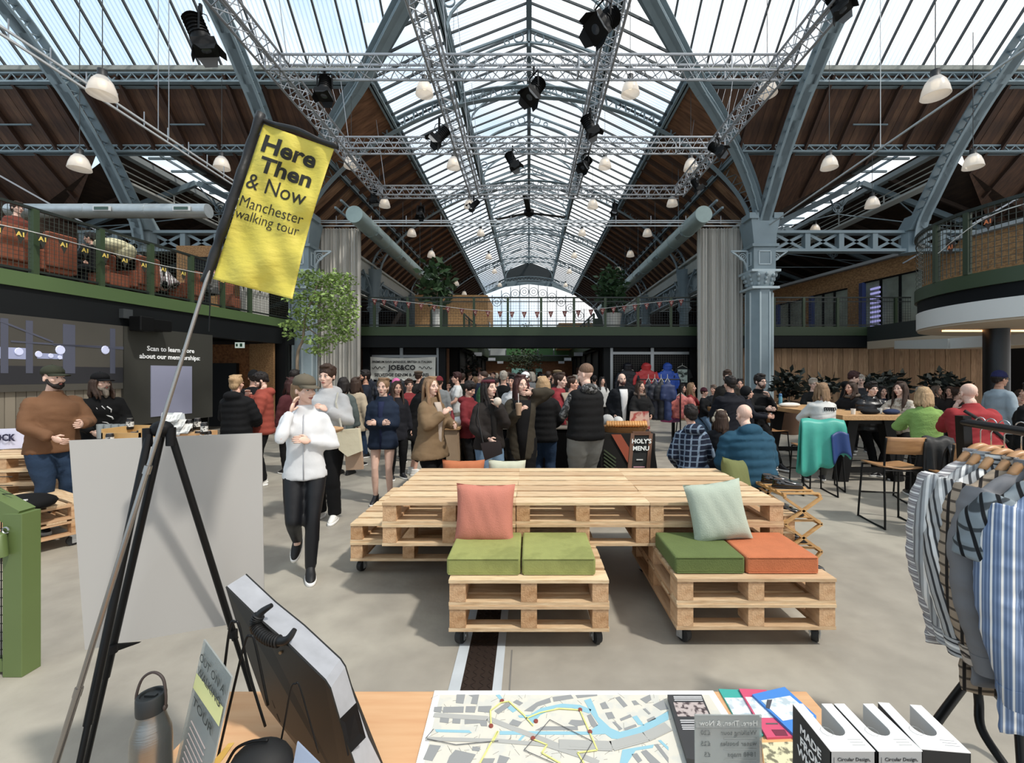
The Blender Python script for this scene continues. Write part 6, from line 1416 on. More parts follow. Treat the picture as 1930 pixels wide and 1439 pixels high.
q = B(); q.grid(lambda u, v: (a.x+(b_.x-a.x)*u, 17.2+.03*math.sin(u*23+v*3), b_.z+(a.z-b_.z)*v-.05*math.sin(u*math.pi)*v+.02*math.sin(u*9)*(1-v)), 40, 4); q.build('cloth', mat('#d6d5cb', .8, var=.1, vscale=2), t, smooth=True)
INK = mat('#1d1d1f', .7); cxm = (a.x+b_.x)/2; W_ = b_.x-a.x
text('PREMIUM RAW JAPANESE, BRITISH & ITALIAN', INK, t, (cxm, 17.14, b_.z+(a.z-b_.z)*.78), .115, bold=.003); text('JOE&CO', INK, t, (cxm, 17.14, b_.z+(a.z-b_.z)*.53), .27, bold=.01, space=1.05); text('SELVEDGE DENIM & APPAREL', INK, t, (cxm, 17.14, b_.z+(a.z-b_.z)*.22), .165, bold=.006)
for s in (-1, 1):
    q = B(); ps = [V(cxm+s*(.66+.5*u), 17.14, b_.z+(a.z-b_.z)*.53+.045*math.sin(u*19)) for u in np.linspace(0, 1, 30)]; q.tube(ps, .012, 4); q.build('scroll', INK, t)
# jackets on hangers
def hung(label, px, py, Y, w_, h, m, hood=False, tee=False, name='hanging_jacket', cat='jacket', sl=.6):
    p = P(px, py, Y); t = thing(name, label, cat, (p.x, Y, p.z-h)); x, z = p.x, p.z; dp = .09 if not tee else .03
    q = B(); q.rings([(z-h, w_/2*1.08, dp, Y, x), (z-h*.5, w_/2, dp, Y, x), (z-h*.16, w_/2*.98, dp, Y, x), (z-h*.07, w_/2*.8, dp*.8, Y, x), (z-.01, w_*.16, dp*.6, Y, x), (z+.03, w_*.13, dp*.5, Y, x)], 20)
    for s in (-1, 1): q.tube([(x+s*w_*.42, Y, z-h*.12), (x+s*(w_*.52+sl*.1), Y-.03, z-h*.4), (x+s*(w_*.54+sl*.12), Y-.05, z-h*(.45+.3*sl))], [.09 if not tee else .05, .085 if not tee else .05, .06 if not tee else .045], 10)
    if hood: q.ell((x, Y, z+.1), (w_*.26, .13, .17), 14, 10); q.ell((x, Y-.1, z+.16), (w_*.22, .07, .06), 12, 8)
    g = remesh(q, .028, 2, .012, 1); g.co = g.co-np.array(wloc(t)); o = bpy.data.objects.new('body', to_mesh(g, 'body', [m])); C.objects.link(o); o.parent = t
    q = B(); q.tube([(x-w_*.3, Y, z-.03), (x, Y, z+.06), (x+w_*.3, Y, z-.03)], .012, 6); q.tube([(x, Y, z+.06), (x, Y, z+.14+(.1 if hood else 0))], .006, 5); q.build('hanger', mat('#b9b4a8', .5), t); return t
hung('dark navy hooded jacket hanging leftmost on the stall grid', 1183, 697, 17.0, .75, 1.25, mat('#0b0d19', .5), True)
hung('bright red hooded waterproof hanging on the stall grid', 1218, 697, 17.0, .78, .95, mat('#c3161b', .45, bump=.2, bscale=8), True); hung('bright blue hooded waterproof hanging on the stall grid', 1258, 697, 17.0, .72, 1.2, mat('#1550b8', .45, bump=.2, bscale=8), True)
t = hung('black t-shirt with a pale square print on the stall grid', 1286, 692, 17.0, .62, .9, mat('#101214', .8), tee=True, name='hanging_t_shirt', cat='shirt', sl=.1)
p = P(1287, 709, 16.9); q = B(); q.box((p.x, 16.95, p.z), (.38, .01, .5)); q.build('print', mat('#a9b8ae', .7, kind='spots', col2='#2c3330', scale=9), t)
def rack(label, x, y, w_, h, yaw=0):
    t = thing('clothes_rail', label, 'rack', (x, y, 0), None, R(yaw))
    for s in (-1, 1):
        q = B(); q.tube([(s*w_/2, 0, .08), (s*w_/2, 0, h)], .015, 7); inst('upright', q.mesh('upright', BLACKM), t)
        q = B(); q.tube([(s*w_/2, -.25, .07), (s*w_/2, .25, .07)], .015, 7); inst('foot', q.mesh('foot', BLACKM), t)
        for d in (-.25, .25): inst('wheel', wheel_me, t, (s*w_/2, d, .035), None, (.7, .7, .7))
    q = B(); q.tube([(-w_/2, 0, h), (w_/2, 0, h)], .014, 7); inst('top_bar', q.mesh('top_bar', BLACKM), t); return t
rack('black wheeled clothes rail of navy coats near the girl in fur trim', 2.85, 9.6, .9, 1.62)
for i, (c, l) in enumerate((('#10131f', 'navy coat first from the left on the clothes rail'), ('#151928', 'navy coat second from the left on the clothes rail'), ('#0e1018', 'navy coat third from the left on the clothes rail'), ('#1d2f5c', 'blue coat fourth from the left on the clothes rail'))): hung(l, 1222+i*12, 718, 9.55-i*.04, .17, .85, mat(c, .6), sl=.15)
hung('magenta patterned jacket at the right end of the clothes rail', 1264, 744, 9.9, .42, .62, mat('#a31f6e', .5, kind='spots', col2='#5b2a5e', scale=9)); hung('coral patterned jacket below the blue waterproof', 1283, 746, 9.7, .36, .5, mat('#c9655a', .6, kind='spots', col2='#a34a4a', scale=14))
rack('rail of dark denim under the off-white banner', -5.0, 14.6, 1.6, 1.55)
OR = ['first', 'second', 'third', 'fourth', 'fifth', 'sixth', 'seventh', 'eighth', 'ninth', 'tenth', 'eleventh', 'twelfth', 'thirteenth']
for i in range(6): hung('dark denim jacket, %s from the left on the rail under the banner' % OR[i], 700+i*14, 716, 14.5, .2, .8, mat(('#1b2233', '#20242c', '#15181f')[i % 3], .7), sl=.7)
# ================================================================ counters of the central stalls
t = thing('stall_table', 'stall table under a black cloth in the centre', 'table', (-.1, 6.95, 0)); q = B(); q.bx(-1.0, .85, 6.65, 7.15, .02, .9); q.build('cloth', mat('#070708', .9, spec=.1), t); q = B(); q.bx(-1.02, .87, 6.63, 7.17, .9, .92); q.build('top', mat('#6f675c', .7), t)
t = thing('plywood_counter', 'pale plywood counter beside the tan jacket', 'counter', (-1.25, 6.6, 0)); q = B(); q.bx(-1.45, -1.03, 6.35, 6.85, 0, .93); q.build('body', mat('#a98d6c', .7, kind='wood', col2='#97795a', scale=3), t); q = B(); q.bx(-1.48, -1.0, 6.32, 6.88, .93, .96); q.build('top', OAKX, t)
for px, py, Y, w_, h, c, l in ((870, 795, 6.7, .34, .16, '#dcdad6', 'crumpled white carrier bag on the central stall table'), (1145, 768, 6.6, .2, .2, '#c9c6c0', 'white paper bag standing left of the pastry basket'), (1165, 772, 6.7, .16, .16, '#d5d3cd', 'white paper bag right of the first one behind the basket'), (1120, 800, 6.8, .3, .1, '#8c6742', 'tray of pastries in front of the camouflage hoodie')):
    p = P(px, py, Y); q = B(); q.ell((p.x, p.y, .93+h/2), (w_/2, .12, h/2), 12, 8); tag(q.build('bag', fab(c, b=1, bs=9), smooth=True), l, 'bag' if 'bag' in l else 'tray')
p = P(852, 810, 6.4); q = B(); q.lathe([(.035, .96), (.037, 1.12), (.02, 1.15), (.015, 1.2)], (p.x, p.y, 0), 12); tag(q.build('sauce_bottle', mat('#7a1420', .4), smooth='a'), 'dark red sauce bottle on the plywood counter', 'bottle')
t = thing('bakery_table', 'bakery table with a dark printed front of orange and green shapes', 'table', (1.3, 6.3, 0)); q = B(); q.bx(.98, 1.72, 6.0, 6.6, 0, .92); q.build('front', mat('#17140f', .8), t)
q = B(); q.prism([(1.12, 5.99, .91), (1.25, 5.99, .91), (1.66, 5.99, .25), (1.5, 5.99, .25)], (0, -.004, 0)); q.build('orange_band', mat('#b4512c', .8), t)
q = B()
for i in range(5): q.bar((1.02, 5.985, .70-i*.05), (1.18, 5.985, .58-i*.05), .008, .018)
q.build('green_fronds', mat('#4c5a3c', .8), t)
q = B()
for i in range(4):
    ps = [V(1.05+.09*i+.35*math.sin(u), 5.985, .05+.0*i+.33*(1-math.cos(u))-.04*i) for u in np.linspace(0, 1.5, 8)]; q.tube(ps, .012, 5)
q.build('gold_arcs', mat('#b8814f', .8), t)
p = P(1166, 798, 6.15); bk = thing('pastry_basket', 'wicker basket of golden pastries on the bakery table', 'basket', (1.35, 6.2, .92)); q = B(); q.rings([(.92, .28, .16, 6.2, 1.35), (1.0, .33, .2, 6.2, 1.35), (.99, .3, .17, 6.2, 1.35)], 24); q.build('wicker', mat('#a8702f', .8, bump=.8, bscale=60), bk)
q = B()
for i in range(16): q.tube([(1.08+i*.035, 6.05, 1.02), (1.1+i*.035, 6.15, 1.06), (1.12+i*.035, 6.28, 1.04)], .022, 7)
tag(q.build('pastries', mat('#c98a35', .5, var=.2), bk, smooth=True), kind='stuff')
q = B(); q.prism([(1.42, 6.25, .95), (1.72, 6.25, .95), (1.7, 6.25, 1.2), (1.44, 6.25, 1.2)], (0, .02, 0)); tag(q.build('picture_board', mat('#c9a796', .7, kind='spots', col2='#a8423a', scale=10)), 'board with a food picture behind the pastry basket', 'sign')
# A-board
t = thing('a_board', 'wood-framed chalkboard A-sign in front of the bakery table', 'sign', (1.62, 5.45, 0)); xa, xb = P(1180, 880, 5.4).x, P(1214, 820, 5.4).x
x0, x1, zt = 1.17, 1.40, .985
def ab(u, v, d=0): return V(x0+(x1-x0)*u+.14*v, 5.35+.22*v-d, .02+.96*v)
for (u0, v0, u1, v1) in ((0, 0, 0, 1), (1, 0, 1, 1), (0, 0, 1, 0), (0, 1, 1, 1)): q = B(); q.bar(ab(u0, v0), ab(u1, v1), .045, .03, up=(0, 1, 0)); q.build('frame', mat('#6b452c', .6), t)
q = B(); q.add([ab(0, 0), ab(1, 0), ab(1, 1), ab(0, 1)], [(0,1,2,3)]); q.build('chalkboard', mat('#0e1210', .8), t)
q = B(); q.prism([ab(1, 0)+V(.32, .35, 0), ab(.0, 0)+V(.32, .35, 0), ab(0, 1)+V(.01, .02, 0), ab(1, 1)+V(.02, .02, 0)], (.01, .01, 0)); q.build('rear_panel', mat('#0b0b0b', .8), t)
CH = mat('#dfe2dc', .8); ra = (R(77), 0, 0)
for l, v, s in (('HOLY\'S', .9, .075), ('MENU', .81, .075)): text(l, CH, t, ab(.5, v, .02), s, ra, bold=.002, shear=.1)
for i, (v, w_, c) in enumerate(((.67, .08, '#cfcfc9'), (.58, .14, '#c58f9c'), (.53, .15, '#c58f9c'), (.48, .14, '#c58f9c'), (.43, .15, '#c58f9c'), (.38, .13, '#c58f9c'), (.31, .17, '#dfe2dc'), (.27, .12, '#9fb39f'), (.17, .12, '#cfcfc9'))):
    c_ = ab(.5, v, .015); q = B(); q.bar(c_-V(w_/2, 0, 0), c_+V(w_/2, 0, 0), .004, .014); q.build('chalk_line', mat(c, .8), t)
# ================================================================ merchandise table at left
t = thing('merchandise_table', 'wooden merchandise table behind the white board', 'table', (-4.3, 4.75, 0)); q = B(); q.bx(-4.45, -3.25, 4.4, 5.15, .95, 1.0); q.build('top', OAKX, t)
for x in (-4.1, -3.4):
    for y in (4.5, 5.05): q = B(); q.bx(x-.03, x+.03, y-.03, y+.03, 0, .95); q.build('leg', BLACK, t)
t = thing('wooden_crate', 'pale open wooden crate at the left of the merchandise table', 'crate', (-4.55, 4.75, 1.0)); 
for (x0, x1, y0, y1, z0, z1) in ((-4.42, -4.02, 4.55, 4.565, 1.0, 1.12), (-4.42, -4.02, 4.9, 4.915, 1.0, 1.16), (-4.42, -4.405, 4.55, 4.915, 1.0, 1.16), (-4.035, -4.02, 4.55, 4.915, 1.0, 1.16), (-4.42, -4.02, 4.55, 4.915, 1.0, 1.012)): q = B(); q.bx(x0, x1, y0, y1, z0, z1); q.build('side', mat('#c9a25f', .6, kind='wood', col2='#b88f4c', scale=4), t)
b1 = B(); b1.lathe([(.03, 0), (.033, .008), (.033, .105), (.027, .12)], (0, 0, 0), 16); can_me = b1.mesh('drink_can', mat('#141214', .35), smooth='a'); b1 = B(); b1.lathe([(.0335, .03), (.0335, .085)], (0, 0, 0), 16); lab_me = b1.mesh('label', mat('#c9c9c4', .5, kind='spots', col2='#2b2b2b', scale=45), smooth='a'); b1 = B(); b1.lathe([(.027, .12), (.028, .123), (.01, .121)], (0, 0, 0), 14); lid_me = b1.mesh('lid', mat('#b9bcc0', .3, .8))
cans = [(207, 4.5, 0), (252, 4.6, .0), (245, 4.85, .12), (264, 4.75, 0), (282, 4.9, 0), (343, 4.85, 0), (356, 4.7, .12), (358, 4.8, 0), (372, 4.85, .12), (374, 4.7, 0), (384, 4.9, .0), (392, 4.7, .0), (385, 4.6, .10)]
for i, (px, Y, dz) in enumerate(cans):
    t = thing('drink_can', 'black drinks can, %s from the left %s merchandise table' % (OR[sorted(c_[0] for c_ in cans).index(px)], 'stacked up on the' if dz else 'standing on the'), 'can', (at_x := (px-CX)*Y/FX, Y, 1.0+dz), 'black drinks cans on the merchandise table'); inst('body', can_me, t); inst('label', lab_me, t); inst('lid', lid_me, t)
q = B(); q.bx(-3.75, -3.5, 4.62, 4.95, 1.0, 1.1); tag(q.build('can_box', mat('#b98f5a', .7)), 'low cardboard box at the right of the merchandise table', 'box')
for i, px in enumerate((190, 204, 218, 232, 244)):
    Y = 5.0; q = B(); q.lathe([(.03, 1.0), (.036, 1.0), (.04, 1.16), (.038, 1.16), (.03, 1.01)], ((px-CX)*Y/FX, Y, 0), 16); tag(q.build('glass', mat('#cfd6d8', .1, trans=.7), smooth='a'), 'clear drinking glass, %s from the left in the row behind the crate' % OR[i], 'glass', 'clear glasses behind the crate')
for i, (px, py) in enumerate(((312, 790), (326, 786), (318, 802), (334, 799), (330, 812), (346, 808))):
    p = P(px, py, 4.6); q = B(); q.prism([p+V(-.045, 0, -.05), p+V(.045, 0, -.05), p+V(.06, .05, .04), p+V(-.03, .05, .04)], (0, .002, 0)); tag(q.build('print_card', mat('#d5d6d2', .7, kind='spots', col2='#8a8c8a', scale=18)), 'white illustrated card, %s counting from the top left of the stand' % OR[i], 'card', 'white cards on the merchandise stand')
q = B(); q.prism([P(296, 822, 4.62), P(352, 822, 4.62), P(345, 780, 4.85), P(305, 778, 4.85)], (0, .02, 0)); tag(q.build('card_stand', mat('#9fa3a3', .6)), 'sloping stand holding the white cards', 'stand')
# pallet furniture far left
stack('pallet_bench', 'wheeled pallet bench beside the green gate at far left', -5.72, 3.62, 0, True, 21, R(-28), 'wheeled pallet benches')
stack('pallet_bench', 'pallet stack behind the man in the brown jacket', -6.7, 5.1, 0, True, 22, R(8), 'wheeled pallet benches', n=4)
q = B(); q.ell((-4.75, 4.15, SZ+.07), (.24, .2, .08), 16, 8); lb_ = q.build('black_bag', fab('#0b0b0d'), smooth=True); tag(lb_, 'black bag with white lettering lying on the pallet bench at left', 'bag'); q = B(); 
for i in range(5): q.box((-4.85+i*.06, 4.02, SZ+.13), (.04, .03, .01), .4)
q.build('white_print', mat('#dcdcdc', .7), lb_)
t = thing('light_box_sign', 'pale lilac sign ending in OCK at the far left edge', 'sign', P(10, 850, 5.6)); a = P(-70, 851, 5.6); b_ = P(44, 845, 5.6); q = B(); q.prism([a, b_, P(44, 808, 5.6), P(-70, 812, 5.6)], (0, .05, 0)); q.build('panel', mat('#cfd0e8', .5, emit=.15), t); text('OCK', mat('#2a2a4a', .6), t, P(8, 826, 5.58), .12, (R(90), 0, 0), bold=.004)
# ================================================================ green gate at the left edge
GG = mat('#5b6f35', .45, var=.04)
t = thing('green_gate', 'green steel stair railing end with wire mesh at the left edge', 'railing', (-3.1, 2.56, 0)); x = -2.93
q = B(); q.bx(x-.06, x+.05, 2.5, 2.6, 0, .93); q.build('post', GG, t, bevel=.003)
q = B(); q.bar((x, 2.55, .9), (x-.6, 2.5, 1.27), .09, .1, up=(0, 0, 1)); q.build('top_rail', GG, t)
q = B(); q.bar((x-.06, 2.55, .05), (x-1.2, 2.5, .05), .06, .06); q.build('bottom_rail', GG, t)
q = B(); q.tube([(x-.03, 2.47, .70), (x-.03, 2.47, .80), (x-.7, 2.42, 1.13)], .028, 12); q.build('handrail', GG, t, smooth='a')
q = B()
for i in range(17): q.bar((x-.07-i*.05, 2.545, .06), (x-.07-i*.05, 2.545, .86+i*.031), .004)
for i in range(22): q.bar((x-.06, 2.55, .08+i*.05), (x-.95, 2.51, .08+i*.05), .004)
tag(q.build('wire_mesh', mat('#1c1f1a', .5), t), kind='stuff')
q = B(); ps = [V(x-.03+.018*math.cos(a*.7), 2.49, .84+.018*math.sin(a*.7)) for a in range(9)]; q.tube(ps, .004, 5); q.build('eye_bolt', ALU, t)
# ================================================================ the people in the photograph
HB = hairm('#3b271a'); HD = hairm('#1c1411'); HBL = hairm('#b08d60'); HDB = hairm('#8b6a48'); HR = hairm('#3c1a17'); HG = hairm('#a59a8b'); HGR = hairm('#6b5a4d')
def J(c, **k): d = dict(m=fab(c)); d.update(k); return d
JEAN = fab('#1e3a5c', b=.4, bs=40); JEANL = fab('#5f83a6', b=.4, bs=40); BLK = fab('#0c0c0e'); LEG = mat('#0d0f15', .5, bump=.1, bscale=10, spec=.4)
WSHOE = (mat('#dad8d2', .6), mat('#efeeea', .6)); BSHOE = (mat('#0d0d0f', .5), mat('#141414', .5)); TRAIN = (mat('#111114', .6), mat('#eceae6', .6))
# --- left
person('man in a tan-brown work jacket, olive cap and jeans, standing at far left', at(100, 4.9), 4.9, 1.8, 72, skin='p', bulk=1.18, hands=('hold', 'front'), head=(10, 0), top=J('#83542f', hem=.84, collar=1, th=.024), bottom=dict(m=JEAN, w=1.15), hair=('crop', HB), hat=('cap', fab('#3f4330')), beard=(HD, 1))
_, jb, tb = person('bearded man in a black cap and black printed sweatshirt behind the merchandise table', at(190, 5.7), 5.7, 1.73, 55, skin='p', bulk=1.15, hands=('front', 'front'), head=(25, 0), top=J('#0b0b0c', th=.018, name='sweatshirt'), bottom=dict(m=BLK), hair=('mid', HB), hat=('cap', fab('#0c0d11')), beard=(hairm('#7d7264'), 2))
person('woman seen from behind in a black puffer jacket with a hair clip', at(446, 6.4), 6.4, 1.7, 178, fem=True, hands=('front', 'front'), top=J('#0d0f13', puff=.022, th=.045, hem=.72, hoodup=None, hood=1), bottom=dict(m=BLK), hair=('bun', HBL), hide='face')
_, jo, _t = person('man in an orange-red puffer jacket looking down beside the black puffer', at(494, 6.9), 6.9, 1.74, -60, skin='p', hands=('front', 'mouth'), head=(-10, 28), top=J('#b3402a', puff=.02, th=.04, hem=.8, hood=1), bottom=dict(m=BLK, w=1.2), hair=('short', HD), beard=(HB, 1), shoes=WSHOE)
_, jw, _t = person('woman in white zip fleece, black leggings and olive cap, walking, hand to cheek', at(575, 3.8), 3.8, 1.70, 22, fem=True, skin='p', hands=((.045, -.15, 1.2, 'o'), 'cheek'), head=(38, 4), legs=((.05, -.10, .09), (-.08, .20, .26)), top=dict(m=fab('#d9dbdf', b=.12, bs=30), th=.006, hem=.85, collar=1, zip=mat('#b5b8bf', .4), name='fleece'), bottom=dict(m=LEG, w=.9, name='leggings'), hair=('pony', HDB), hat=('cap', fab('#6f6550')), shoes=TRAIN)
_, jg, _t = person('man in a light grey hoodie and black joggers holding food and tote bags', at(617, 5.2), 5.2, 1.82, 2, skin='p', hands=('chest', 'hold'), head=(-6, 4), top=J('#b9babb', th=.035, hem=.86, hood=1, name='hoodie'), bottom=dict(m=BLK, w=1.15), hair=('short', HB), shoes=WSHOE, legs=((.09, -.02, .09), (-.12, .1, .09)))
person('woman in a navy puffer jacket and black shorts with arms crossed', at(722, 5.9), 5.9, 1.66, 5, fem=True, skin='p', hands=('cross', 'cross'), head=(-3, 0), top=J('#182a45', puff=.014, th=.03, hem=.78, hood=1, open=fab('#1e2b55'), ow=.025), bottom=dict(m=BLK, len=.2, name='shorts'), hair=('pony', HDB))
person('long-haired woman in a tan jacket drinking through a straw', at(812, 5.5), 5.5, 1.68, 62, fem=True, skin='p', hands=('hold', 'cup'), head=(-8, -2), top=J('#8a6b45', th=.04, hem=.72, collar=1, flare=.03, open=fab('#b9a593'), ow=.03), bottom=dict(m=BLK, w=1.25), hair=('long', HDB))
_, jh, _t = person('woman in a maroon headband and dark brown jacket eating a wrap', at(922, 5.4), 5.4, 1.67, 30, fem=True, skin='p', hands=('mouth', 'front'), head=(18, -4), top=J('#292320', th=.035, hem=.86, collar=1, open=fab('#1a1817'), ow=.04), bottom=dict(m=JEANL, w=1.1), hair=('wavy', HD), hat=('band', fab('#6a2230')))
_, jc, _t = person('dark red-haired woman holding an iced coffee with a straw', at(982, 5.7), 5.7, 1.70, 8, fem=True, skin='p', hands=('head', 'cup'), head=(20, 0), top=J('#40392a', th=.045, hem=.66, collar=1, open=fab('#0d0d10'), ow=.06), bottom=dict(m=BLK, w=1.3), hair=('long', HR))
person('fair-haired woman seen from behind in a black puffer and blue jeans', at(1024, 6.3), 6.3, 1.68, 168, fem=True, hands=('front', 'front'), top=J('#0e0e10', puff=.018, th=.035, hem=.8), bottom=dict(m=JEAN, w=1.2), hair=('mid', HBL), hide='face')
person('stallholder in a red hoodie and beige apron behind the bakery counter', at(1056, 7.2), 7.2, 1.74, 60, fem=True, skin='p', hands=('hold', 'front'), head=(0, 5), top=J('#a01c28', th=.025, hem=.84, hood=1, open=fab('#a8957c'), ow=.09, name='hoodie'), bottom=dict(m=BLK), hair=('bun', HB))
person('crop-haired man in a black quilted vest over a grey camouflage hoodie and grey joggers', at(1104, 5.6), 5.6, 1.84, 205, skin='p', hands=('hold', 'front'), head=(28, 12), bulk=1.1, top=J('#121213', puff=.018, th=.045, hem=.86, vest=1, under=fab('#8c8d8c', 'camo', '#4c4d4d', 16), name='vest'), bottom=dict(m=fab('#85857e'), w=1.4, name='joggers'), hair=('crop', hairm('#74563f')), hide='face')
person('bald man in a navy coat and white shirt in front of the stall with jackets', at(1172, 9), 9, 1.74, 5, skin='p', bulk=1.15, hands=('pocket', 'pocket'), top=J('#11141c', th=.035, hem=.7, collar=1, open=fab('#d9d7d6'), ow=.045), bottom=dict(m=BLK), beard=(HR, 1), q=1)
person('girl in a fur-trimmed black coat and maroon trousers', at(1207, 8.8), 8.8, 1.58, 10, fem=True, hands=('front', 'front'), head=(15, 0), top=J('#171718', th=.035, hem=.74, fur=fab('#8b7361')), bottom=dict(m=fab('#4c1220')), hair=('long', HB), q=1)
# --- mid-left cluster behind
person('person with dark curly hair standing behind the grey hoodie', at(556, 9.0), 9.0, 1.80, 160, hands=('front', 'front'), top=J('#1a1a1c', hem=.8), bottom=dict(m=BLK), hair=('short', HD), hide='face', q=1)
person('red-brown haired woman with a maroon rucksack behind the olive cap', at(548, 7.7), 7.7, 1.66, -120, fem=True, top=J('#5d2026', hem=.8), bottom=dict(m=BLK), hair=('mid', HR), hide='face', q=1)
person('bobbed dark-haired woman in a grey-green coat seen from behind', at(648, 7.6), 7.6, 1.66, 172, fem=True, top=J('#54615e', hem=.62, th=.04), bottom=dict(m=fab('#3b3d42')), hair=('bob', HD), hide='face', q=1, shoes=BSHOE)
person('woman in a beige fluffy coat beside the grey-green coat', at(671, 8.3), 8.3, 1.66, 160, fem=True, top=J('#b5a284', hem=.7, th=.05), bottom=dict(m=JEAN), hair=('mid', HB), hide='face', q=1)
person('bearded man in a navy t-shirt facing left near the banner', at(688, 9.2), 9.2, 1.8, -60, skin='m', hands=('front', 'front'), top=J('#1b2233', short=1, name='t_shirt'), bottom=dict(m=JEAN), hair=('short', HD), beard=(HD, 1), q=1)
person('dark-haired person at the left rear with black cap, behind the orange puffer', at(478, 8.2), 8.2, 1.78, -150, top=J('#15161a', hem=.8), bottom=dict(m=BLK), hair=('short', HD), hat=('beanie', fab('#131315')), hide='face', q=1)
person('brown-haired woman with a pink hat bobbing behind the navy puffer', at(747, 9.0), 9.0, 1.62, 40, fem=True, top=J('#9c1f2b', hem=.8), bottom=dict(m=BLK), hair=('mid', HB), hat=('beanie', fab('#e0559b')), q=1)
person('long-haired girl half hidden by the navy puffer', at(748, 7.3), 7.3, 1.6, 35, fem=True, top=J('#20222a', hem=.7), bottom=dict(m=BLK), hair=('long', HB), q=1)
person('person in a long black coat and white socks bending to look down', at(779, 7.6), 7.6, 1.68, 120, lean=18, fem=True, hands=('front', 'front'), head=(0, 15), top=J('#0c0c0e', hem=.62, th=.04), bottom=dict(m=BLK, len=.8), hair=('bob', HD), q=1, shoes=WSHOE)
person('person in a red top and brown cap under the banner', at(771, 8.8), 8.8, 1.62, 30, top=J('#a9282c', hem=.8), bottom=dict(m=BLK), hair=('short', HB), q=1)
person('tall person in a brown tweed cap under the banner', at(789, 10.5), 10.5, 1.8, 170, top=J('#33302d', hem=.7), bottom=dict(m=BLK), hair=('short', HB), hat=('flat', fab('#6d5a45')), hide='face', q=1)
person('person in a red beanie and long grey coat near the right edge of the banner', at(828, 9.8), 9.8, 1.66, 175, top=J('#8f9494', hem=.6, th=.04), bottom=dict(m=BLK), hair=('short', HB), hat=('beanie', fab('#9b1f2c')), hide='face', q=1)
person('auburn-haired boy in a white t-shirt beside the dark shop', at(861, 10.0), 10.0, 1.76, -70, hands=('front', 'mouth'), top=J('#d9d9d6', short=1, name='t_shirt'), bottom=dict(m=fab('#8b8170')), hair=('short', HR), q=1)
person('dark-haired boy in a dark red hoodie reading at the counter', at(884, 6.7), 6.7, 1.60, 65, hands=('front', 'front'), head=(0, 22), top=J('#8a1822', hem=.84, hood=1), bottom=dict(m=BLK), hair=('fringe', HD), q=1)
person('short-haired man in a green top in front of the dark shop', at(911, 9.4), 9.4, 1.78, -100, top=J('#2e6b3c', hem=.84), bottom=dict(m=JEAN), hair=('crop', HB), q=1)
person('dark-haired person in white behind the iced coffee', at(968, 7.4), 7.4, 1.72, -30, top=J('#c9c9c9', hem=.84), bottom=dict(m=BLK), hair=('short', HD), q=1)
person('woman in a grey hood turned beside the camouflage hoodie', at(1078, 7.6), 7.6, 1.68, 75, fem=True, hands=('hold', 'front'), top=J('#b49c7c', hem=.8), bottom=dict(m=BLK), hair=('pony', HB), q=1)
# --- seated and standing on the right
def seated(*a, **k): return person(*a, pose='sit', **k)
seated('woman in red seated sideways with long auburn hair', at(1303, 11), 11, 1.66, 60, fem=True, seat=.64, hands=('tablef', 'lap'), top=J('#a51e22'), bottom=dict(m=JEANL), hair=('wavy', HDB), q=1)
seated('child in a maroon beanie next to the woman in red', at(1327, 10.8), 10.8, 1.4, 50, seat=.64, hands=('tablef', 'lap'), top=J('#111216'), bottom=dict(m=JEANL), hair=('short', HB), hat=('beanie', fab('#4f1526')), q=1)
person('broad man in a navy jacket seen from behind by the long table', at(1376, 7.0), 7.0, 1.68, 190, bulk=1.35, hands=('front', 'front'), top=J('#10131f', hem=.84, th=.03, collar=1), bottom=dict(m=BLK), hair=('short', HD), hide='face', q=0)
person('tall brown-haired man glancing down behind the navy jacket', at(1371, 9.3), 9.3, 1.80, -25, skin='p', head=(0, 8), top=J('#2c2620', hem=.84), bottom=dict(m=BLK), hair=('short', HB), beard=(HB, 1), q=1)
seated('man in glasses resting his chin on his hand beside the column', at(1424, 8.2), 8.2, 1.82, 18, skin='p', seat=.78, bulk=1.15, hands=('mouth', 'tablef'), lean=8, top=J('#0e0f11', collar=1), bottom=dict(m=BLK), hair=('short', HD), glasses=True, beard=(HB, 1), q=1)
seated('child in a dark hood with red sleeves at the end of the long table', at(1408, 7.9), 7.9, 1.5, 60, seat=.7, hands=('tablef', 'tablef'), top=J('#141824', hood=1), bottom=dict(m=fab('#a31f2a')), hair=('short', HD), hat=('hood', fab('#121317')), q=1)
person('person in a scarf behind the red-sleeved child', at(1394, 9.6), 9.6, 1.62, -20, fem=True, top=J('#2c2a2a'), bottom=dict(m=BLK), hair=('bun', HD), q=1)
_, jp, _t = seated('woman seen from behind in a blue plaid shirt on the pallet seat', at(1306, 5.15), 5.15, 1.62, 182, fem=True, seat=.50, lean=6, hands=('lap', 'lap'), top=dict(m=fab('#16233f', 'plaid', '#7791ac', 5), th=.035, hood=1, hem=.88, name='shirt'), bottom=dict(m=BLK), hair=('short', HD), hide='face', q=0)
seated('girl in cream ear muffs seated between the two adults on pallets', at(1358, 5.6), 5.6, 1.42, 165, fem=True, seat=.50, hands=('lap', 'lap'), head=(10, 0), top=J('#1a1c22', th=.03), bottom=dict(m=BLK), hair=('mid', HB), hat=('muffs', mat('#cdbda2', .95, bump=1, bscale=60)), hide='face', q=0)
seated('bald man in a petrol-blue puffer seen from behind on the pallet seat', at(1415, 4.75), 4.75, 1.72, 184, skin='p', seat=.50, bulk=1.25, lean=10, hands=('lap', 'lap'), head=(0, 12), top=J('#13516f', puff=.022, th=.06, hem=.86, hood=1, slm=1.1), bottom=dict(m=BLK), hide='face', q=0)
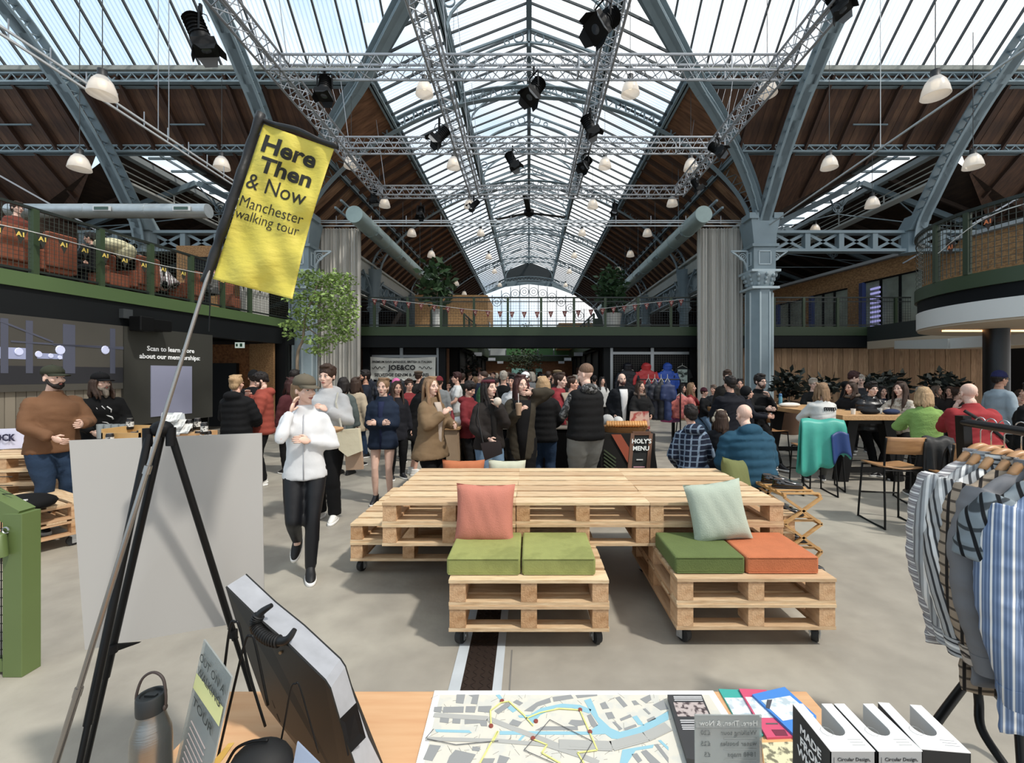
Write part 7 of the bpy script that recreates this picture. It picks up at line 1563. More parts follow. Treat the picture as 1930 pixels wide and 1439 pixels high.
_, jj, tj = seated('fair-haired woman in a cream patterned jumper with her back turned at the long table', at(1553, 6.7), 6.7, 1.66, 165, fem=True, seat=.72, lean=8, hands=('tablef', 'cheek'), top=dict(m=fab('#d6d3cc'), th=.03, hem=.86, name='jumper'), bottom=dict(m=fab('#55554f')), hair=('bob', HDB), hide='face', q=0)
seated('older person with curly grey hair leaning on a hand across the long table', at(1533, 9.8), 9.8, 1.74, -10, skin='p', seat=.72, hands=('cheek', 'tablef'), top=J('#131416'), bottom=dict(m=BLK), hair=('short', HG), glasses=True, q=1)
person('standing man in black bending over the long table', at(1590, 9.6), 9.6, 1.80, 70, skin='p', lean=14, head=(0, 15), hands=('front', 'front'), top=J('#0d0e12', hood=1), bottom=dict(m=BLK), hair=('short', HR), q=1)
person('grey-haired woman with glasses beside the bending man', at(1622, 9.9), 9.9, 1.70, -30, fem=True, skin='p', glasses=True, top=J('#35343a'), bottom=dict(m=BLK), hair=('short', HG), q=1)
seated('brown-haired woman in a fur-collared black puffer looking left', at(1604, 8.2), 8.2, 1.64, -75, fem=True, seat=.72, hands=('tablef', 'tablef'), top=J('#141518', puff=.012, th=.03, fur=fab('#7a6a5a')), bottom=dict(m=BLK), hair=('mid', HB), q=1)
seated('dark-haired man in a shiny black puffer facing the viewer, arms folded on the table', at(1637, 7.9), 7.9, 1.70, -8, skin='p', seat=.70, lean=8, hands=('tablef', 'cross'), top=dict(m=mat('#141418', .35, bump=.3, bscale=14), puff=.016, th=.04, hood=1), bottom=dict(m=BLK), hair=('short', HD), q=0)
seated('woman with very long brown hair in a cream jumper looking left', at(1702, 7.5), 7.5, 1.72, -70, fem=True, skin='p', seat=.70, lean=6, hands=('tablef', 'tablef'), top=dict(m=fab('#c6b8a4', 'spots', '#a08c74', 20), th=.03, name='jumper'), bottom=dict(m=BLK), hair=('long', HB), q=0)
seated('blonde woman in a fuzzy lime-green jumper leaning forward with her back turned', at(1748, 5.9), 5.9, 1.68, 150, fem=True, seat=.68, lean=14, head=(-15, 8), hands=('tablef', 'cheek'), top=dict(m=mat('#7ba145', .95, bump=.6, bscale=70), th=.035, hem=.86, name='jumper'), bottom=dict(m=BLK), hair=('bob', HBL), hide='face', q=0)
_, jr, tr_ = seated('bald man in a bright red jacket with a cross-body strap, back turned', at(1843, 5.3), 5.3, 1.78, 166, skin='p', seat=.70, bulk=1.35, lean=12, hands=('cheek', 'tablef'), head=(0, 4), top=dict(m=fab('#bb1d23', b=.15), th=.035, hem=.86, collar=1), bottom=dict(m=BLK), glasses=True, hide='face', q=0)
person('person in a navy beanie, glasses and pale denim jacket in profile', at(1884, 7.3), 7.3, 1.76, 85, skin='m', glasses=True, top=J('#8fa0ad', th=.035, hem=.75), bottom=dict(m=BLK), hair=('short', HD), hat=('beanie', fab('#1c1f55')), q=1)
seated('dark-coated person cut off by the right edge of the frame', at(1945, 6.0), 6.0, 1.72, 200, seat=.7, top=J('#0d0e10', th=.05), bottom=dict(m=BLK), hair=('short', HD), hide='face', q=1)
for i, (px, Y, col, hr, yw, l) in enumerate(((1664, 10.4, '#1a2547', HD, -20, 'navy-clad diner behind the shiny black puffer'), (1736, 10.2, '#6a6a6c', HG, 10, 'grey-haired diner behind the long brown hair'), (1790, 10.6, '#3a3230', HB, -60, 'brown-haired diner near the potted plants at right'), (1805, 9.6, '#2e2b2b', HB, 60, 'diner in a dark top left of the bald red-jacketed man'), (1765, 11.2, '#242222', HGR, 30, 'diner in the gloom below the timber wall'), (1925, 8.0, '#6b6350', HB, -40, 'diner in an olive patterned top at the right edge'), (1286, 12.8, '#2a2d31', HD, 40, 'diner seated behind the woman in red'), (1345, 12.2, '#333437', HGR, -50, 'diner seated behind the maroon beanie'))):
    seated(l, at(px, Y), Y, 1.68, yw, seat=.55, fem=i % 2 == 0, top=J(col), bottom=dict(m=BLK), hair=('mid' if i % 2 == 0 else 'short', hr), q=1, hands=('tablef', 'lap'))
# --- gallery people
def gal(px, o_, label, **k):
    p = Lp(sL(px, o_), o_, 0); kw = dict(pose='sit', seat=.42, z0=DZ, q=1); kw.update(k); return person(label, p.x, p.y, k.pop('h', 1.7) if False else 1.7, kw.pop('yaw', 90), **kw)
gal(32, 1.0, 'bespectacled woman in a rust top seated at the far left of the gallery', yaw=80, fem=True, skin='p', top=J('#8e3a26'), bottom=dict(m=BLK), hair=('bun', HB), glasses=True, seat=.62)
gal(118, 1.9, 'person in a dark navy top with a laptop on the gallery', yaw=120, top=J('#12151f'), bottom=dict(m=BLK), hair=('short', HD), lean=10, hands=('tablef', 'tablef'))
gal(186, .8, 'dark-haired man on the gallery rubbing his hands by his face', yaw=-70, top=J('#0e0f12'), bottom=dict(m=BLK), hair=('short', HD), hands=('chin', 'chin'), lean=12)
gal(326, .7, 'person in a maroon jumper with white stripes leaning forward on the gallery', yaw=-80, top=dict(m=fab('#4a1823', 'stripe', '#e5ddd8', 9), name='jumper'), bottom=dict(m=BLK), hair=('short', HB), lean=40, hands=('lap', 'lap'))
gal(402, .6, 'person in a pale grey jumper seated on the gallery beside the flag pole', yaw=-60, top=J('#8e8d89'), bottom=dict(m=BLK), hair=('short', HD), hands=('cross', 'lap'))
# --- the crowd under the bridge
rr = random.Random(21); n_ = 0
cols = ['#16171a', '#222530', '#3a3330', '#5a2b2b', '#7d7f80', '#1e2b45', '#8c7a63', '#20281f', '#c8c6c0', '#101012', '#44506a', '#8a1f2a']
cn = {'#16171a': 'black', '#222530': 'charcoal', '#3a3330': 'brown', '#5a2b2b': 'maroon', '#7d7f80': 'grey', '#1e2b45': 'navy', '#8c7a63': 'beige', '#20281f': 'dark green', '#c8c6c0': 'white', '#101012': 'jet black', '#44506a': 'slate blue', '#8a1f2a': 'red'}
hn = ['long dark', 'short brown', 'fair shoulder-length', 'cropped red-brown', 'grey bobbed', 'short dark']
def crowd(px, Y, h=None, yaw=None, i=0):
    c_ = cols[(i*5+2) % 12]; f_ = i % 2 == 0; hr = (HD, HB, HDB, HR, HG, HD)[i % 6]
    st = ('long', 'short', 'mid', 'crop', 'bob', 'short')[i % 6]
    person('%s visitor, %s hair, %s top, in the throng %s' % (('nearer', 'midway', 'distant')[(Y > 16)+(Y > 23)], hn[i % 6], cn[c_], 'by the left-hand shops' if px < 925 else 'left of centre' if px < 975 else 'at the centre' if px < 1015 else 'right of centre' if px < 1050 else 'by the right-hand shops'), at(px, Y), Y, h or rr.uniform(1.6, 1.82), rr.uniform(0, 360) if yaw is None else yaw, fem=f_, top=J(c_), bottom=dict(m=(BLK, JEAN)[i % 2]), hair=(st, hr), q=2, group='market visitors in the throng under the bridge', hands=('front', 'down'))
pl = [(852, 14), (872, 13.2), (895, 15), (905, 12.6), (920, 14), (934, 12), (946, 15.5), (958, 13), (975, 14.5), (990, 12.4), (1002, 13.6), (1013, 15.8), (1022, 12.8), (1034, 14.6), (1046, 13.2), (1060, 15), (1084, 14), (1120, 13.5), (1135, 12.6),
      (885, 18), (915, 19), (930, 17.5), (944, 20), (954, 18.5), (966, 21), (978, 18), (988, 20.5), (999, 19), (1009, 22), (1018, 18.4), (1030, 20), (1042, 18.8), (1052, 21), (1066, 19), (1078, 21), (950, 25), (962, 26), (973, 24.5), (985, 27), (996, 25), (1006, 26.5), (1016, 25), (1027, 27), (1038, 25.5), (1048, 27), (925, 26), (936, 24), (1060, 26)]
for i, (px, Y) in enumerate(pl): crowd(px, Y, i=i)
person('grey-haired man in a black coat seen from behind in the middle of the throng', at(949, 9.6), 9.6, 1.78, 180, top=J('#0c0c0e', hem=.7), bottom=dict(m=BLK), hair=('short', HG), hide='face', q=1)
person('visitor in a white baseball cap in the middle of the throng', at(990, 9.2), 9.2, 1.76, -20, skin='p', top=J('#b9988a'), bottom=dict(m=BLK), hair=('short', HB), hat=('cap', fab('#e6e6e4')), q=1)
person('visitor in a straw-coloured hat behind the red hoodie', at(1051, 10.4), 10.4, 1.82, 150, top=J('#2b2522'), bottom=dict(m=BLK), hair=('short', HB), hat=('flat', fab('#8a7048')), hide='face', q=1)
# ================================================================ the table at the viewer's side
TZ0 = .75
t = thing('plywood_table', 'birch plywood table in the foreground', 'table', (0, .9, 0)); q = B(); q.bx(-.92, .85, .45, 1.35, .722, TZ0); q.build('table_top', PLY, t, bevel=.003)
for x in (-.85, .78):
    for y in (.5, 1.28): q = B(); q.bx(x-.02, x+.02, y-.02, y+.02, 0, .722); q.build('leg', BLACKM, t)
def GP(px, py, z): return G(px, py, z)
def flat(pts, z, m, name, parent, off=(780, 1280), k=4.02, th=.0006):
    q = B(); ps = [GP(off[0]+x/k, off[1]+y/k, z) for x, y in pts]; q.prism([(p.x, p.y, z) for p in ps], (0, 0, th)); return q.build(name, m, parent)
def line(pts, z, w_, m, name, parent, off=(780, 1280), k=4.02):
    q = B(); ps = [GP(off[0]+x/k, off[1]+y/k, z) for x, y in pts]
    for a, b_ in zip(ps, ps[1:]): q.bar((a.x, a.y, z), (b_.x, b_.y, z), w_, .0006)
    return q.build(name, m, parent)
# ---- the printed city map
mp_ = thing('city_map', 'large printed map board with blue canals and grey buildings on the plywood table', 'map', (.12, 1.0, TZ0))
c1, c2 = GP(819, 1303, .753), GP(1344, 1303, .753)
q = B(); q.prism([(c1.x, c1.y, TZ0), (c2.x, c2.y, TZ0), (c2.x+.03, .72, TZ0), (c1.x+.02, .72, TZ0)], (0, 0, .004)); q.build('board', mat('#f0efec', .5), mp_)
q = B(); q.prism([(c1.x+.02, c1.y-.018, TZ0+.004), (c2.x-.02, c2.y-.018, TZ0+.004), (c2.x+.01, .74, TZ0+.004), (c1.x+.04, .74, TZ0+.004)], (0, 0, .0004)); q.build('paper', mat('#d3cebf', .6, kind='spots', col2='#c9c8be', scale=22), mp_)
zm = TZ0+.0046; CAN = mat('#86bccd', .5); BLD = mat('#8f9191', .6); RD = mat('#a9a9a4', .6); RTE = mat('#dedc70', .6); DKL = mat('#5a5a5c', .6)
for pts in ([(160,385),(420,392),(440,412),(170,405)], [(650,398),(1330,402),(1400,345),(1345,265),(1290,165),(1340,150),(1370,215),(1400,290),(1490,375),(1560,405),(1700,370),(1930,245),(1930,310),(1720,420),(1560,460),(1500,455),(1450,420),(1330,425),(650,425)], [(790,280),(880,275),(960,225),(1120,190),(1260,200),(1345,235),(1330,265),(1200,222),(1080,218),(960,275),(905,340),(870,330),(860,300),(800,295)],
            [(705,220),(735,205),(780,240),(750,258)], [(1655,290),(1690,280),(1745,355),(1700,350)], [(1580,540),(1820,500),(1810,525),(1680,545),(1620,640),(1560,640)], [(1850,470),(1870,465),(1930,520),(1930,545)], [(820,430),(845,430),(800,480),(788,470)], [(620,125),(650,120),(680,160),(655,165)]): flat(pts, zm, CAN, 'printed_canal', mp_)
for pts in ([(325,120),(390,120),(375,190),(318,185)], [(415,125),(495,120),(480,195),(430,190),(445,140)], [(155,215),(215,212),(205,258),(150,250)], [(225,215),(380,212),(375,258),(220,258)], [(395,210),(470,210),(462,258),(390,255)], [(490,210),(590,207),(575,258),(485,250)], [(200,298),(268,300),(262,338),(196,330)], [(295,302),(355,304),(350,342),(290,338)], [(385,310),(555,320),(555,362),(510,360),(500,338),(385,345)], [(610,245),(700,182),(735,190),(725,210),(640,270)], [(750,178),(780,160),(828,185),(800,205)],
            [(835,245),(930,180),(1030,145),(1040,180),(940,210),(900,250)], [(1050,140),(1190,122),(1210,150),(1060,175)], [(1225,125),(1390,120),(1390,130),(1240,148)], [(1170,340),(1195,312),(1290,318),(1300,350),(1230,362)], [(1312,280),(1340,268),(1395,355),(1360,372),(1340,350)], [(920,392),(980,362),(1240,362),(1245,390)], [(1410,190),(1450,175),(1480,225),(1430,232)], [(1450,260),(1500,252),(1525,300),(1475,308)], [(1525,145),(1560,135),(1620,205),(1590,218)], [(1650,170),(1680,165),(1710,195),(1670,202)], [(1715,155),(1790,120),(1800,160),(1760,188)],
            [(1505,330),(1525,325),(1580,380),(1560,392)], [(1560,305),(1640,270),(1652,290),(1570,322)], [(1595,375),(1680,345),(1690,362),(1600,395)], [(1735,230),(1755,225),(1795,265),(1780,272)], [(1765,310),(1820,285),(1835,305),(1775,332)], [(1810,200),(1890,160),(1930,230),(1870,240)], [(120,500),(205,510),(140,625),(70,612)], [(315,540),(470,575),(430,640),(250,640),(270,590)], [(445,515),(505,520),(495,552),(440,545)], [(520,605),(615,605),(600,640),(510,640)], [(650,580),(725,600),(700,640),(630,640)], [(720,345),(750,308),(820,330),(790,365)], [(1650,575),(1690,565),(1730,620),(1700,640)], [(1720,555),(1760,540),(1870,640),(1790,640)], [(1820,500),(1850,495),(1930,600),(1930,640)]): flat(pts, zm, BLD, 'printed_building', mp_)
for kk, (pts, w_) in enumerate((([(150,275),(560,300),(760,380),(1000,470),(1400,640)], .016), ([(90,455),(640,470),(1000,500),(1260,585)], .012), ([(1100,495),(1500,510),(1760,440),(1930,360)], .03), ([(1180,510),(1500,530),(1800,450),(1930,390)], .004))): line(pts, zm+.0004+.0005*kk, w_, RD, 'printed_railway', mp_)
for pts in ([(500,640),(635,395)], [(585,345),(580,240),(660,180),(720,170),(830,270),(905,355)], [(640,400),(600,480)], [(905,458),(1010,500),(970,560),(1110,640)], [(1260,240),(1330,400),(1390,540),(1240,560),(1290,640)], [(850,300),(960,255),(1100,225),(1250,235)]): line(pts, zm+.0026, .004, RTE, 'printed_route', mp_)
for pts in ([(835,540),(1030,310),(1355,475),(1260,640)], [(835,540),(1060,640)], [(100,455),(320,500),(640,470)], [(90,450),(150,380)]): line(pts, zm+.003, .0018, DKL, 'printed_line', mp_)
for x, y in ((668,172),(585,362),(925,326),(1260,240),(1335,408),(903,457)):
    p = GP(780+x/4.02, 1280+y/4.02, zm); q = B(); q.lathe([(.006, 0), (.006, .0036)], (p.x, p.y, zm), 12); q.build('printed_stop', mat('#8e3b2b', .6), mp_)
rr = random.Random(8); q = B()
for i in range(150):
    x = rr.uniform(100, 1900); y = rr.uniform(140, 630); a = GP(780+x/4.02, 1280+y/4.02, zm); L = rr.uniform(.008, .03); an = rr.choice((.15, 1.4, .6, 2.2)); q.bar((a.x, a.y, zm), (a.x+L*math.cos(an), a.y+L*math.sin(an), zm), .0008, .0004)
tag(q.build('fine_print', mat('#8d897f', .6), mp_), kind='stuff')
# ---- booklets and maps at right
def sheet(name, label, pts, z, h, m, cat='booklet', off=(1240, 1280), k=6.03, group=None):
    q = B(); ps = [GP(off[0]+x/k, off[1]+y/k, z+h) for x, y in pts]; q.prism([(p.x, p.y, z) for p in ps], (0, 0, h)); o = q.build(name, m); return tag(o, label, cat, group), ps
def on(o, ps_px, z, m, name, off=(1240, 1280), k=6.03, h=.0006):
    q = B(); ps = [GP(off[0]+x/k, off[1]+y/k, z) for x, y in ps_px]; q.prism([(p.x, p.y, z) for p in ps], (0, 0, h)); return q.build(name, m, o)
o, _p = sheet('dark_booklet', 'thick dark grey guide booklet with a photo collage lying on the map', [(108,180),(498,180),(700,640),(640,960),(330,905)], TZ0+.008, .014, mat('#3a3a3c', .5)); zt = TZ0+.0222
on(o, [(175,270),(515,270),(590,430),(225,430)], zt, mat('#b9aaa6', .5, kind='spots', col2='#4d3f41', scale=60), 'photo_collage')
for y in (200, 218, 240, 470, 492, 525, 548, 570): on(o, [(170+(y-180)*.28,y),(490+(y-180)*.3,y),(493+(y-180)*.3,y+10),(172+(y-180)*.28,y+10)], zt, mat('#cfcfd0', .6), 'print_line')
w3 = mat('#dfe8ee', .6, kind='spots', col2='#aebfc8', scale=30)
o, _p = sheet('teal_booklet', 'teal-edged folded map leaflet, leftmost of the three coloured ones', [(688,115),(950,125),(1200,640),(1120,670),(960,600)], TZ0, .004, mat('#1aa79b', .5)); zt = TZ0+.0042
on(o, [(755,218),(990,218),(1130,560),(940,560)], zt, w3, 'printed_map')
o, _p = sheet('pink_booklet', 'raspberry pink folded map leaflet in the middle of the coloured ones', [(918,112),(1230,125),(1560,655),(1240,668)], TZ0+.004, .006, mat('#d6416b', .5)); zt = TZ0+.0102
on(o, [(990,210),(1190,210),(1340,445),(1130,445)], zt, w3, 'printed_map'); on(o, [(1225,505),(1360,505),(1365,520),(1230,520)], zt, DKL, 'print_line'); on(o, [(1290,580),(1440,580),(1480,650),(1340,650)], zt, mat('#7c2340', .6), 'print_line')
o, _p = sheet('blue_booklet', 'bright blue folded map leaflet lying on the pink one', [(1070,178),(1440,92),(1800,420),(1790,655),(1570,655)], TZ0+.010, .007, mat('#2f83d8', .5)); zt = TZ0+.0172
on(o, [(1170,250),(1500,195),(1770,420),(1420,480)], zt, w3, 'printed_map'); on(o, [(1240,240),(1300,240),(1270,345),(1225,330)], zt+.0003, mat('#4a4a52', .6), 'print_block')
for y in (470, 492): on(o, [(1590,y),(1660,y),(1665,y+8),(1595,y+8)], zt, mat('#173a6b', .6), 'print_line')
o, _p = sheet('sketch_print', 'cream bird\'s-eye sketch print with an orange border on the table', [(1170,690),(1700,662),(1900,1100),(1230,1150)], TZ0, .004, mat('#d9a560', .6), 'print'); zt = TZ0+.0042
on(o, [(1180,730),(1700,712),(1870,1100),(1240,1150)], zt, mat('#d8d0a4', .7, kind='spots', col2='#77735a', scale=55), 'sketch')
# ---- acrylic price sign seen from behind
ACR = mat('#d9dedd', .08, trans=.72); PAP = mat('#b4b8b5', .6)
t = thing('price_sign', 'clear acrylic price sign standing on the table, its text seen reversed from behind', 'sign', (.42, .95, TZ0))
a, b_ = P(1311, 1352, .95), P(1438, 1352, .95); zb = TZ0
q = B(); q.prism([(a.x, .95, zb), (b_.x, .95, zb), (b_.x, .955, a.z), (a.x, .955, a.z)], (0, .003, 0)); q.build('acrylic_plate', ACR, t)
q = B(); q.prism([(a.x+.002, .957, zb+.005), (b_.x-.002, .957, zb+.005), (b_.x-.002, .96, a.z-.004), (a.x+.002, .96, a.z-.004)], (0, .0006, 0)); q.build('paper_insert', mat('#b9bdba', .6, trans=.25), t)
q = B(); q.prism([(a.x+.002, .9535, a.z-.026), (b_.x-.002, .9535, a.z-.026), (b_.x-.002, .9555, a.z-.006), (a.x+.002, .9555, a.z-.006)], (0, .0006, 0)); q.build('header_band', mat('#8b908e', .6), t)
cx = (a.x+b_.x)/2; DT = mat('#5f6464', .7)
text('Here, Then, & Now', mat('#c3c7c5', .7), t, (cx, .9525, a.z-.016), .0155, (R(90), 0, 0), scale=(-1, 1, 1), ext=.0002)
for i, (l, pr) in enumerate((('Walking tour', '£20'), ('water bottles', '£25'), ('1848 maps', '£5'), ('Prints', '£30'))):
    z = a.z-.037-i*.0235; text(l, DT, t, (b_.x-.012, .9525, z), .0145, (R(90), 0, 0), scale=(-1, 1, 1), ext=.0002, align='LEFT'); text(pr, DT, t, (a.x+.034, .9525, z), .0145, (R(90), 0, 0), scale=(-1, 1, 1), ext=.0002, align='LEFT')
    q = B(); q.bx(cx-.01, b_.x-.012, .9526, .9529, z-.0125, z-.0105); q.build('small_print', mat('#8b908e', .7), t)
q = B(); q.bx(a.x, b_.x, .9, .98, TZ0, TZ0+.003); q.build('foot', ACR, t)
# ---- acrylic sign at left, turned
t = thing('tour_sign', 'acrylic stand reading OUT ON A WALKING TOUR with a yellow paper strip', 'sign', (-.66, .9, TZ0))
A1, A2 = P(384, 1206, 1.02), P(436, 1277, .90); ux = (A2-A1); ux.z = 0; uL = ux.length; ux.normalize(); uz = V(0, 0, 1)
tilt = V(ux.y, -ux.x, 0); dn = (V(0, 0, -1)+tilt*-.0).normalized()
def sg(u, v, d=0):                                   # u along the sheet, v down from the top edge
    top = A1.lerp(A2, u); sl = V(-.055, -.06, 0)*(v/.4); return top + V(0, 0, -v) + sl*1.0 + tilt*d
H_ = .34
q = B(); q.prism([sg(0, 0), sg(1, 0), sg(1, H_), sg(0, H_)], tilt*-.003); q.build('acrylic_plate', ACR, t)
q = B(); q.prism([sg(.03, .006, -.004), sg(.97, .006, -.004), sg(.97, .135, -.004), sg(.03, .125, -.004)], tilt*-.0006); q.build('grey_paper', mat('#9aa59c', .6), t)
q = B(); q.prism([sg(.03, .068, .001), sg(.97, .058, .001), sg(.97, .092, .001), sg(.03, .098, .001)], tilt*.0004); q.build('yellow_strip', mat('#dfe08d', .6), t)
q = B(); q.prism([sg(.03, .125, -.004), sg(.97, .135, -.004), sg(.97, H_, -.004), sg(.03, H_, -.004)], tilt*-.0006); q.build('white_paper', mat('#bfc2bd', .6), t)
yawt = math.atan2(ux.y, ux.x); slope = (A2.z-A1.z)/uL
for l, v, s in (('OUT ON A', .030, 0), ('WALKING', .056, 0), ('TOUR', .112, 0)):
    bent(l, mat('#353b37', .7), t, lambda x, y, v=v: sg(.5+x*(.18 if len(l) > 5 else .26), v-y*.022, .0035), bold=.01)
for i in range(7):
    q = B(); q.bar(sg(.2, .15+i*.012, .0015), sg(.75, .153+i*.012, .0015), .002, .0006); q.build('small_print', mat('#9c8f8c', .7), t)
# ---- steel bottle
bx_, by_ = (285-CX)*.95/FX, .95; t = thing('steel_flask', 'brushed steel flask with a black screw lid and loop handle', 'bottle', (bx_, by_, TZ0))
q = B(); q.lathe([(.034, .75), (.037, .755), (.037, .93), (.0355, .95), (.028, .975), (.0245, .99), (.0245, 1.0)], (bx_, by_, 0), 40); q.build('body', mat('#8f8d88', .28, .95, bump=.08, bscale=20, stretch=(1, 1, 30)), t, smooth='a')
q = B(); q.lathe([(.0265, .995), (.027, 1.0), (.027, 1.028), (.025, 1.032), (.02, 1.032), (.019, 1.027), (.002, 1.026)], (bx_, by_, 0), 36); q.bx(bx_-.012, bx_+.012, by_-.004, by_+.004, 1.026, 1.031); q.build('lid', mat('#1d2123', .5), t, smooth='a')
q = B(); ps = smoothpath([V(bx_-.031, by_, 1.0), V(bx_-.0315, by_, 1.03), V(bx_-.022, by_+.004, 1.062), V(bx_, by_+.006, 1.074), V(bx_+.022, by_+.004, 1.062), V(bx_+.0315, by_, 1.03), V(bx_+.031, by_, 1.005)], 5); q.tube(ps, .0028, 8, flat=1.0); q.ell((bx_-.03, by_, 1.003), (.004, .006, .007), 8, 6); q.ell((bx_+.03, by_, 1.003), (.004, .006, .007), 8, 6); q.build('handle', mat('#3a2f2b', .6), t, smooth=True)
# ---- white boxes
t0 = None
def carton(label, x0, y0, w_, d_, h, rz, face, txt=True, open_left=False):
    t = thing('carton', label, 'box', (x0+w_/2, y0+d_/2, TZ0), 'upright cardboard cartons', rz); hx, hy = w_/2, d_/2
    n = 10; r = w_*.24; cyy = hy-.045                  # top with a slot cut from the far edge
    arc = [V(r*math.cos(math.pi+math.pi*i/n), cyy-d_*.15+r*math.sin(math.pi+math.pi*i/n), h) for i in range(n+1)]
    q = B(); q.prism([V(-hx, -hy, h), V(hx, -hy, h), V(hx, hy, h), V(r, hy, h)] + arc[::-1] + [V(-r, hy, h), V(-hx, hy, h)], (0, 0, .0015)); inst('top', q.mesh('top', mat('#e9e9e7', .6)), t)
    inner = mat('#4f5052', .7)
    q = B(); q.add([V(r, hy, h), V(r, hy, h-.1), V(r, cyy-d_*.15, h-.1), V(r, cyy-d_*.15, h)], [(0,1,2,3)]); q.add([V(-r, hy, h), V(-r, hy, h-.1), V(-r, cyy-d_*.15, h-.1), V(-r, cyy-d_*.15, h)], [(0,1,2,3)]); q.add([V(-hx, hy, h), V(-r, hy, h), V(-r, hy, 0), V(-hx, hy, 0)], [(0,1,2,3)]); q.add([V(hx, hy, h), V(r, hy, h), V(r, hy, 0), V(hx, hy, 0)], [(0,1,2,3)])
    b = len(q.v)
    for p in arc: q.v.append(tuple(p)); q.v.append((p.x, p.y, h-.1))
    for i in range(n): q.f.append((b+2*i, b+2*i+2, b+2*i+3, b+2*i+1)); q.m.append(0)
    inst('slot', q.mesh('slot', mat('#b9b9b7', .7)), t)
    q = B(); q.add([V(-r, -hy+.01, h-.099), V(r, -hy+.01, h-.099), V(r, hy, h-.099), V(-r, hy, h-.099)], [(0,1,2,3)]); inst('hollow', q.mesh('hollow', inner), t)
    q = B(); q.prism([V(-hx, -hy, 0), V(hx, -hy, 0), V(hx, -hy, h), V(-hx, -hy, h)], (0, .0015, 0)); inst('front', q.mesh('front', face), t)
    q = B(); q.prism([V(-hx, -hy, 0), V(-hx, hy, 0), V(-hx, hy, h), V(-hx, -hy, h)], (.0015, 0, 0)); sm_ = mat('#1a1b1d', .5); inst('side', q.mesh('side', sm_), t)
    q = B(); q.prism([V(hx-.0015, -hy, 0), V(hx-.0015, hy, 0), V(hx-.0015, hy, h), V(hx-.0015, -hy, h)], (.0015, 0, 0)); inst('side', q.mesh('side', face), t)
    def tx(s_, m, loc, size, rot, **k): o = text(s_, m, None, loc, size, rot, ext=.0002, **k); o.parent = t; o.location = loc; return o
    if txt:
        for i, l in enumerate(('Circular Design,', 'the key to a', 'sustainable')): tx(l, mat('#2c2e30', .7), V(-hx+.012, -hy-.0006, h-.014-i*.0095), .0092, (R(90), 0, 0), align='LEFT')
        q = B(); q.bx(-hx+.006, -hx+.0066, -hy-.0008, -hy, h-.035, h-.01); inst('rule', q.mesh('rule', mat('#77797a', .7)), t)
    for i, l in enumerate(('MADE', 'FROM', 'WHAT?')): tx(l, mat('#e2e2e0', .7), V(-hx-.0006, 0, h-.03-i*.024), .024, (R(90), 0, R(-90)), bold=.0006)
    for k in range(2):
        q = B(); ps = [V(-hx*.45+.011*math.cos(a*.7), -hy*.25+.011*math.sin(a*.7), h+.0018) for a in range(10)]; q.tube(ps, .0004, 4); inst('stamp', q.mesh('stamp', mat('#9a9c9d', .7)), t)
        break
    q = B()
    for i in range(3): q.bx(hx*.2, hx*.8, -hy+.012+i*.006, -hy+.013+i*.006, h+.0015, h+.0019)
    inst('fine_print', q.mesh('fine_print', mat('#9a9c9d', .7)), t)
    return t
CF = mat('#9b9d9d', .6); hC = .285
carton('white carton with a round-ended slot, leftmost of the three, black lettered side', .548, .80, .081, .115, hC, 0, CF)
carton('white carton with a round-ended slot, middle of the three', .634, .80, .081, .115, hC, 0, CF)
t = carton('carton with a black front, rightmost of the three and turned a little',   .722, .80, .083, .115, hC, R(-6), mat('#17191c', .5), txt=False)
q = B(); q.lathe([(.017, 0), (.017, .0006)], (0, 0, 0), 24, Matrix.Rotation(R(90), 3, 'X')); o = inst('grey_disc', q.mesh('grey_disc', mat('#8c9093', .6)), t, (.0, -.0605, hC-.045))
# ---- black and silver case leaning in wire stands
t = thing('equipment_case', 'black case with silver-grey edges and a ribbed carrying handle leaning on wire stands', 'case', (-.55, 1.1, TZ0))
def pc(px, py): Y = 1.22-.22*(px-425)/240 if px < 665 else 1.0; return P(px, py, max(1.0, Y))
fp = [pc(425, 1107), pc(484, 1165), pc(540, 1213), pc(612, 1284), pc(622, 1300), pc(640, 1362), pc(668, 1445)]
bl = pc(650, 1560); bl.z = TZ0+.002; br_ = pc(700, 1560); br_.z = TZ0+.002; lf = [bl, pc(560, 1408), pc(500, 1330), pc(450, 1190)]
poly = fp + [br_] + lf; dv = V(.0, .085, -.004)
q = B(); q.prism(poly, V(0, .006, 0)); q.build('back_plate', mat('#1a1916', .45, var=.2), t)
q = B(); q.prism([p+dv for p in poly], V(0, .006, 0)); q.build('front_plate', mat('#1c1c1c', .5), t)
q = B(); off_ = V(0, .006, 0); ins = [p for p in poly]
for a, b_ in zip(poly[:7], poly[1:8]): q.add([a+off_, b_+off_, b_+dv, a+dv], [(0,1,2,3)])
q.build('silver_edge', mat('#b5b7bd', .45, .35, var=.12, vscale=20), t)
q = B()
for a, b_ in zip(poly[7:], poly[8:]+poly[:1]): q.add([a+off_, b_+off_, b_+dv, a+dv], [(0,1,2,3)])
q.build('dark_edge', BLACK, t)
q = B(); hA, hB = pc(505, 1160)+V(0, .02, 0), pc(560, 1200)+V(0, .02, 0); dirh = (hB-hA); nh = V(-.35, -.8, .28).normalized()
ps = smoothpath([pc(507, 1146)+V(0, .012, 0), pc(492, 1156)-V(0, .005, 0), pc(489, 1176)-V(0, .015, 0), pc(512, 1198)-V(0, .015, 0), pc(540, 1206)-V(0, .005, 0), pc(551, 1192)+V(0, .012, 0)], 7); q.tube(ps, [.006+.007*math.sin(math.pi*i/(len(ps)-1)) for i in range(len(ps))], 12)
